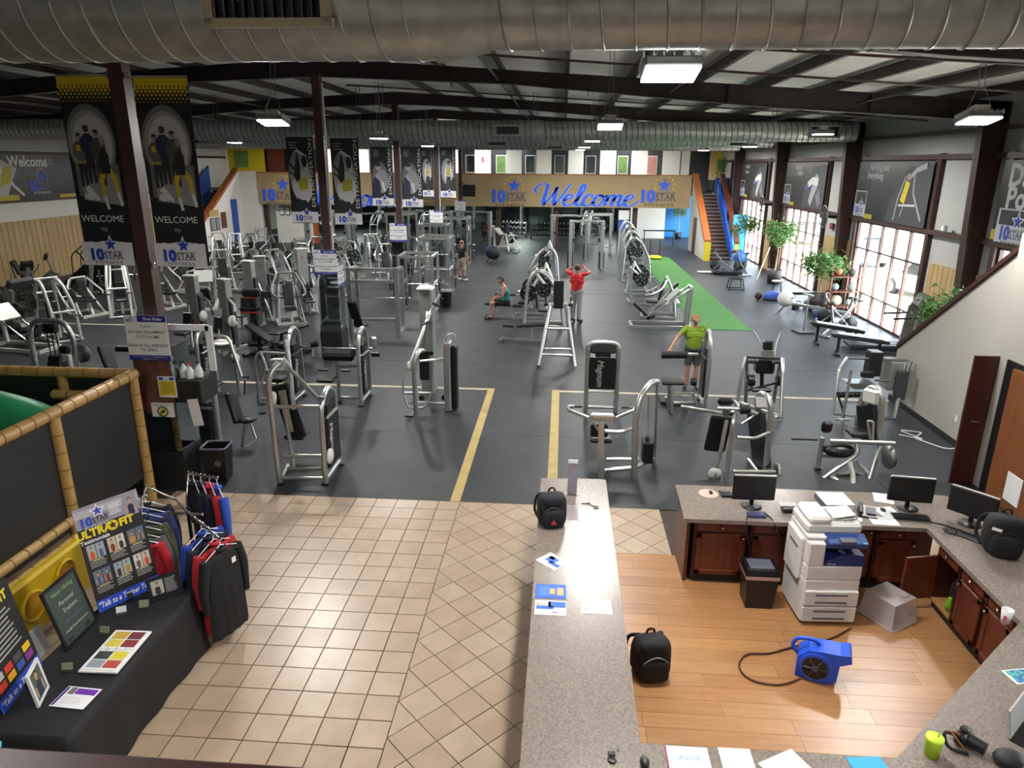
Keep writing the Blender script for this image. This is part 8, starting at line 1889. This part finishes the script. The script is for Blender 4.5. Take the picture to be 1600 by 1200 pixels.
    faces = [tuple(p.vertices) for p in me.polygons]
    def shell(pname, m, sel, th):
        idx = np.nonzero(sel)[0]; keep = set(idx.tolist()); fs = [f for f in faces if all(v in keep for v in f)]
        if not fs: return
        used = sorted({v for f in fs for v in f}); mp = {v: i for i, v in enumerate(used)}; mbb = MB(); wob = th*.2*np.sin(V[:, 2]*22+V[:, 0]*31+V[:, 1]*17)
        mbb.add([V[v]+NN[v]*(th+wob[v]) for v in used], [tuple(mp[v] for v in f) for f in fs], m, True); mbb.build(pname, t)
    for pname, m, bones, th in clothes:
        sel = np.zeros(n, bool)
        for bn, (t0, t1) in bones.items(): sel |= (names == bn) & (bt >= t0-.001) & (bt <= t1+.001)
        shell(pname, m, sel, th)
    rel = V-np.array(he); u_ = rel @ np.array(up); f_ = rel @ np.array(fwd); hd_ = names == 'head'
    mat('hair_'+hair[0], hair[0], .7, 0, .2, 30)
    shell('hair', 'hair_'+hair[0], hd_ & ((u_ > .055) | ((f_ < -.01) & (u_ > -.06))) & ~((f_ > .055) & (u_ < .085)), .008 if hair[1] == 'short' else .02)
    if beard: mat('hair_'+beard, beard, .7, 0, .2, 30) if 'hair_'+beard not in MATS else None; shell('beard', 'hair_'+beard, hd_ & (u_ < -.045) & (f_ > -.02), .006)
    for sg in (-1, 1): MB().sph(he+side*sg*.032+fwd*.084+up*.012, .012, 'paper', 8, 6).sph(he+side*sg*.032+fwd*.093+up*.012, .006, 'ink', 6, 5).build('eye', t)
    MB().rbox(he+fwd*.088-up*.062, (.045, .008, .01), '8a4a42', .003, Matrix((side, -fwd, up)).transposed()).build('mouth', t)
    return t
def stand():
    J = dict(pelvis=(0, 0, .95), chest=(0, .0, 1.26), neck=(0, 0, 1.47), head=(0, -.02, 1.615))
    for s_, sg in (('l', -1), ('r', 1)):
        J.update({'sho'+s_: (sg*.185, 0, 1.42), 'elb'+s_: (sg*.25, .02, 1.14), 'wri'+s_: (sg*.26, -.06, .9), 'hip'+s_: (sg*.09, 0, .9), 'kne'+s_: (sg*.1, -.01, .5), 'ank'+s_: (sg*.1, .02, .085), 'toe'+s_: (sg*.12, -.15, .04)})
    return J
mat('shirt_green', '76911f', .85, 0, .12, 8); mat('shorts_grey', '3c3d3c', .85, 0, .1, 8); mat('shirt_red', 'd62a2e', .8, 0, .08, 8); mat('pants_grey', '9b9c9c', .85, 0, .1, 8); mat('tank_teal', '2f7f8a', .8, 0, .25, 9); mat('shorts_black', '17181b', .8); mat('shirt_black', '1a1b1f', .85, 0, .1, 8); mat('shorts_khaki', 'b4a894', .85, 0, .1, 8); mat('shoe_dark', '2a2522', .6); mat('shoe_white', 'd8d8d6', .6); mat('sock', 'd8d8d4', .8)
TEE = {'hips': (0, 1), 'belly': (0, 1), 'chest': (0, 1), 'upper': (0, 1), 'uparm': (0, .62), 'neck': (0, .12)}
SHO = {'thigh': (0, .86), 'hips': (0, 1)}
J = stand(); J['elbl'] = (-.4, -.06, 1.2); J['wril'] = (-.56, -.28, 1.01); J['handl'] = (-.6, -.36, .97)
J['elbr'] = (.26, -.02, 1.15); J['wrir'] = (.24, -.24, 1.05); J['toel'] = (-.17, -.14, .04); J['head'] = (-.02, -.03, 1.61)
person('man in green shirt and dark shorts standing at a leg machine', (2.98, 15.35, 0), .0, J, [('shirt', 'shirt_green', TEE, .016), ('shorts', 'shorts_grey', SHO, .022), ('shoe', 'shoe_dark', {'foot': (0, 1), 'shin2': (.93, 1)}, .01)], ('9a6a42', 'short'), beard='8a5a3a', vox=.011, scale=.98)
J = stand()
for s_, sg in (('l', -1), ('r', 1)): J['elb'+s_] = (sg*.38, -.06, 1.52); J['wri'+s_] = (sg*.17, -.12, 1.64); J['hand'+s_] = (sg*.1, -.13, 1.68); J['sho'+s_] = (sg*.19, 0, 1.45)
person('man in red shirt and grey sweatpants with hands at his head', (.5, 22.0, 0), PI*.86, J, [('shirt', 'shirt_red', TEE, .018), ('trousers', 'pants_grey', {'hips': (0, 1), 'thigh': (0, 1), 'shin': (0, 1), 'shin2': (0, .95)}, .02), ('shoe', 'shoe_dark', {'foot': (0, 1), 'shin2': (.95, 1)}, .01)], ('4a3a2c', 'short'), vox=.013, scale=1.06)
J = dict(pelvis=(0, 0, .56), chest=(0, -.03, .88), neck=(0, -.1, 1.08), head=(0, -.17, 1.21))
for s_, sg in (('l', -1), ('r', 1)): J.update({'sho'+s_: (sg*.18, -.06, 1.03), 'elb'+s_: (sg*.24, -.12, .77), 'wri'+s_: (sg*.12, -.36, .68), 'hip'+s_: (sg*.09, -.03, .53), 'kne'+s_: (sg*.14, -.45, .52), 'ank'+s_: (sg*.14, -.46, .085), 'toe'+s_: (sg*.15, -.64, .04)})
person('bearded man in teal tank top sitting on a bench', (-1.75, 22.3, 0), -PI/2+.1, J, [('tank_top', 'tank_teal', {'hips': (0, 1), 'belly': (0, 1), 'chest': (0, 1)}, .014), ('shorts', 'shorts_black', {'thigh': (0, .8), 'hips': (0, 1)}, .02), ('sock', 'sock', {'shin2': (.75, 1)}, .004), ('shoe', 'shoe_dark', {'foot': (0, 1)}, .01)], ('17120f', 'curly'), 'skin', .013, '17120f', 1.03)
J = stand(); J['elbr'] = (.3, -.08, 1.16); J['wrir'] = (.42, -.3, 1.0); J['ankl'] = (-.16, .02, .085); J['toel'] = (-.2, -.14, .04); J['ankr'] = (.16, .02, .085); J['toer'] = (.22, -.13, .04); J['knel'] = (-.13, -.01, .5); J['kner'] = (.13, -.01, .5)
person('man in black shirt and khaki shorts walking on the open floor', (-4.25, 29.9, 0), PI*.8, J, [('shirt', 'shirt_black', TEE, .02), ('shorts', 'shorts_khaki', {'thigh': (0, 1), 'hips': (0, 1), 'shin': (0, .2)}, .03), ('sock', 'shirt_black', {'shin2': (.55, 1)}, .006), ('shoe', 'shoe_white', {'foot': (0, 1)}, .012)], ('6a5a4c', 'short'), vox=.016, scale=.99)
J = dict(pelvis=(0, 0, .56), chest=(0, -.12, .85), neck=(0, -.26, 1.02), head=(0, -.36, 1.12))
for s_, sg in (('l', -1), ('r', 1)): J.update({'sho'+s_: (sg*.18, -.2, .99), 'elb'+s_: (sg*.24, -.32, .74), 'wri'+s_: (sg*.14, -.5, .6), 'hip'+s_: (sg*.09, -.03, .53), 'kne'+s_: (sg*.14, -.45, .52), 'ank'+s_: (sg*.14, -.42, .085), 'toe'+s_: (sg*.15, -.6, .04)})
person('far person in red top bending forward before the dumbbell rack', (-4.75, 46.6, 0), -.5, J, [('shirt', 'shirt_red', TEE, .02), ('trousers', 'shorts_black', {'thigh': (0, 1), 'hips': (0, 1), 'shin': (0, 1), 'shin2': (0, .9)}, .02)], ('1a1512', 'short'), 'skin_dark', .025)
bench('far bench under the person in red', (-4.75, 46.65), 0, .02, black=True)
J = stand(); person('far person in dark clothes standing beyond the leg press', (-9.4, 44.8, 0), .4, J, [('shirt', 'shirt_black', TEE, .02), ('trousers', 'shorts_black', {'thigh': (0, 1), 'hips': (0, 1), 'shin': (0, 1), 'shin2': (0, .9)}, .02)], ('1a1512', 'short'), 'skin_dark', .025)
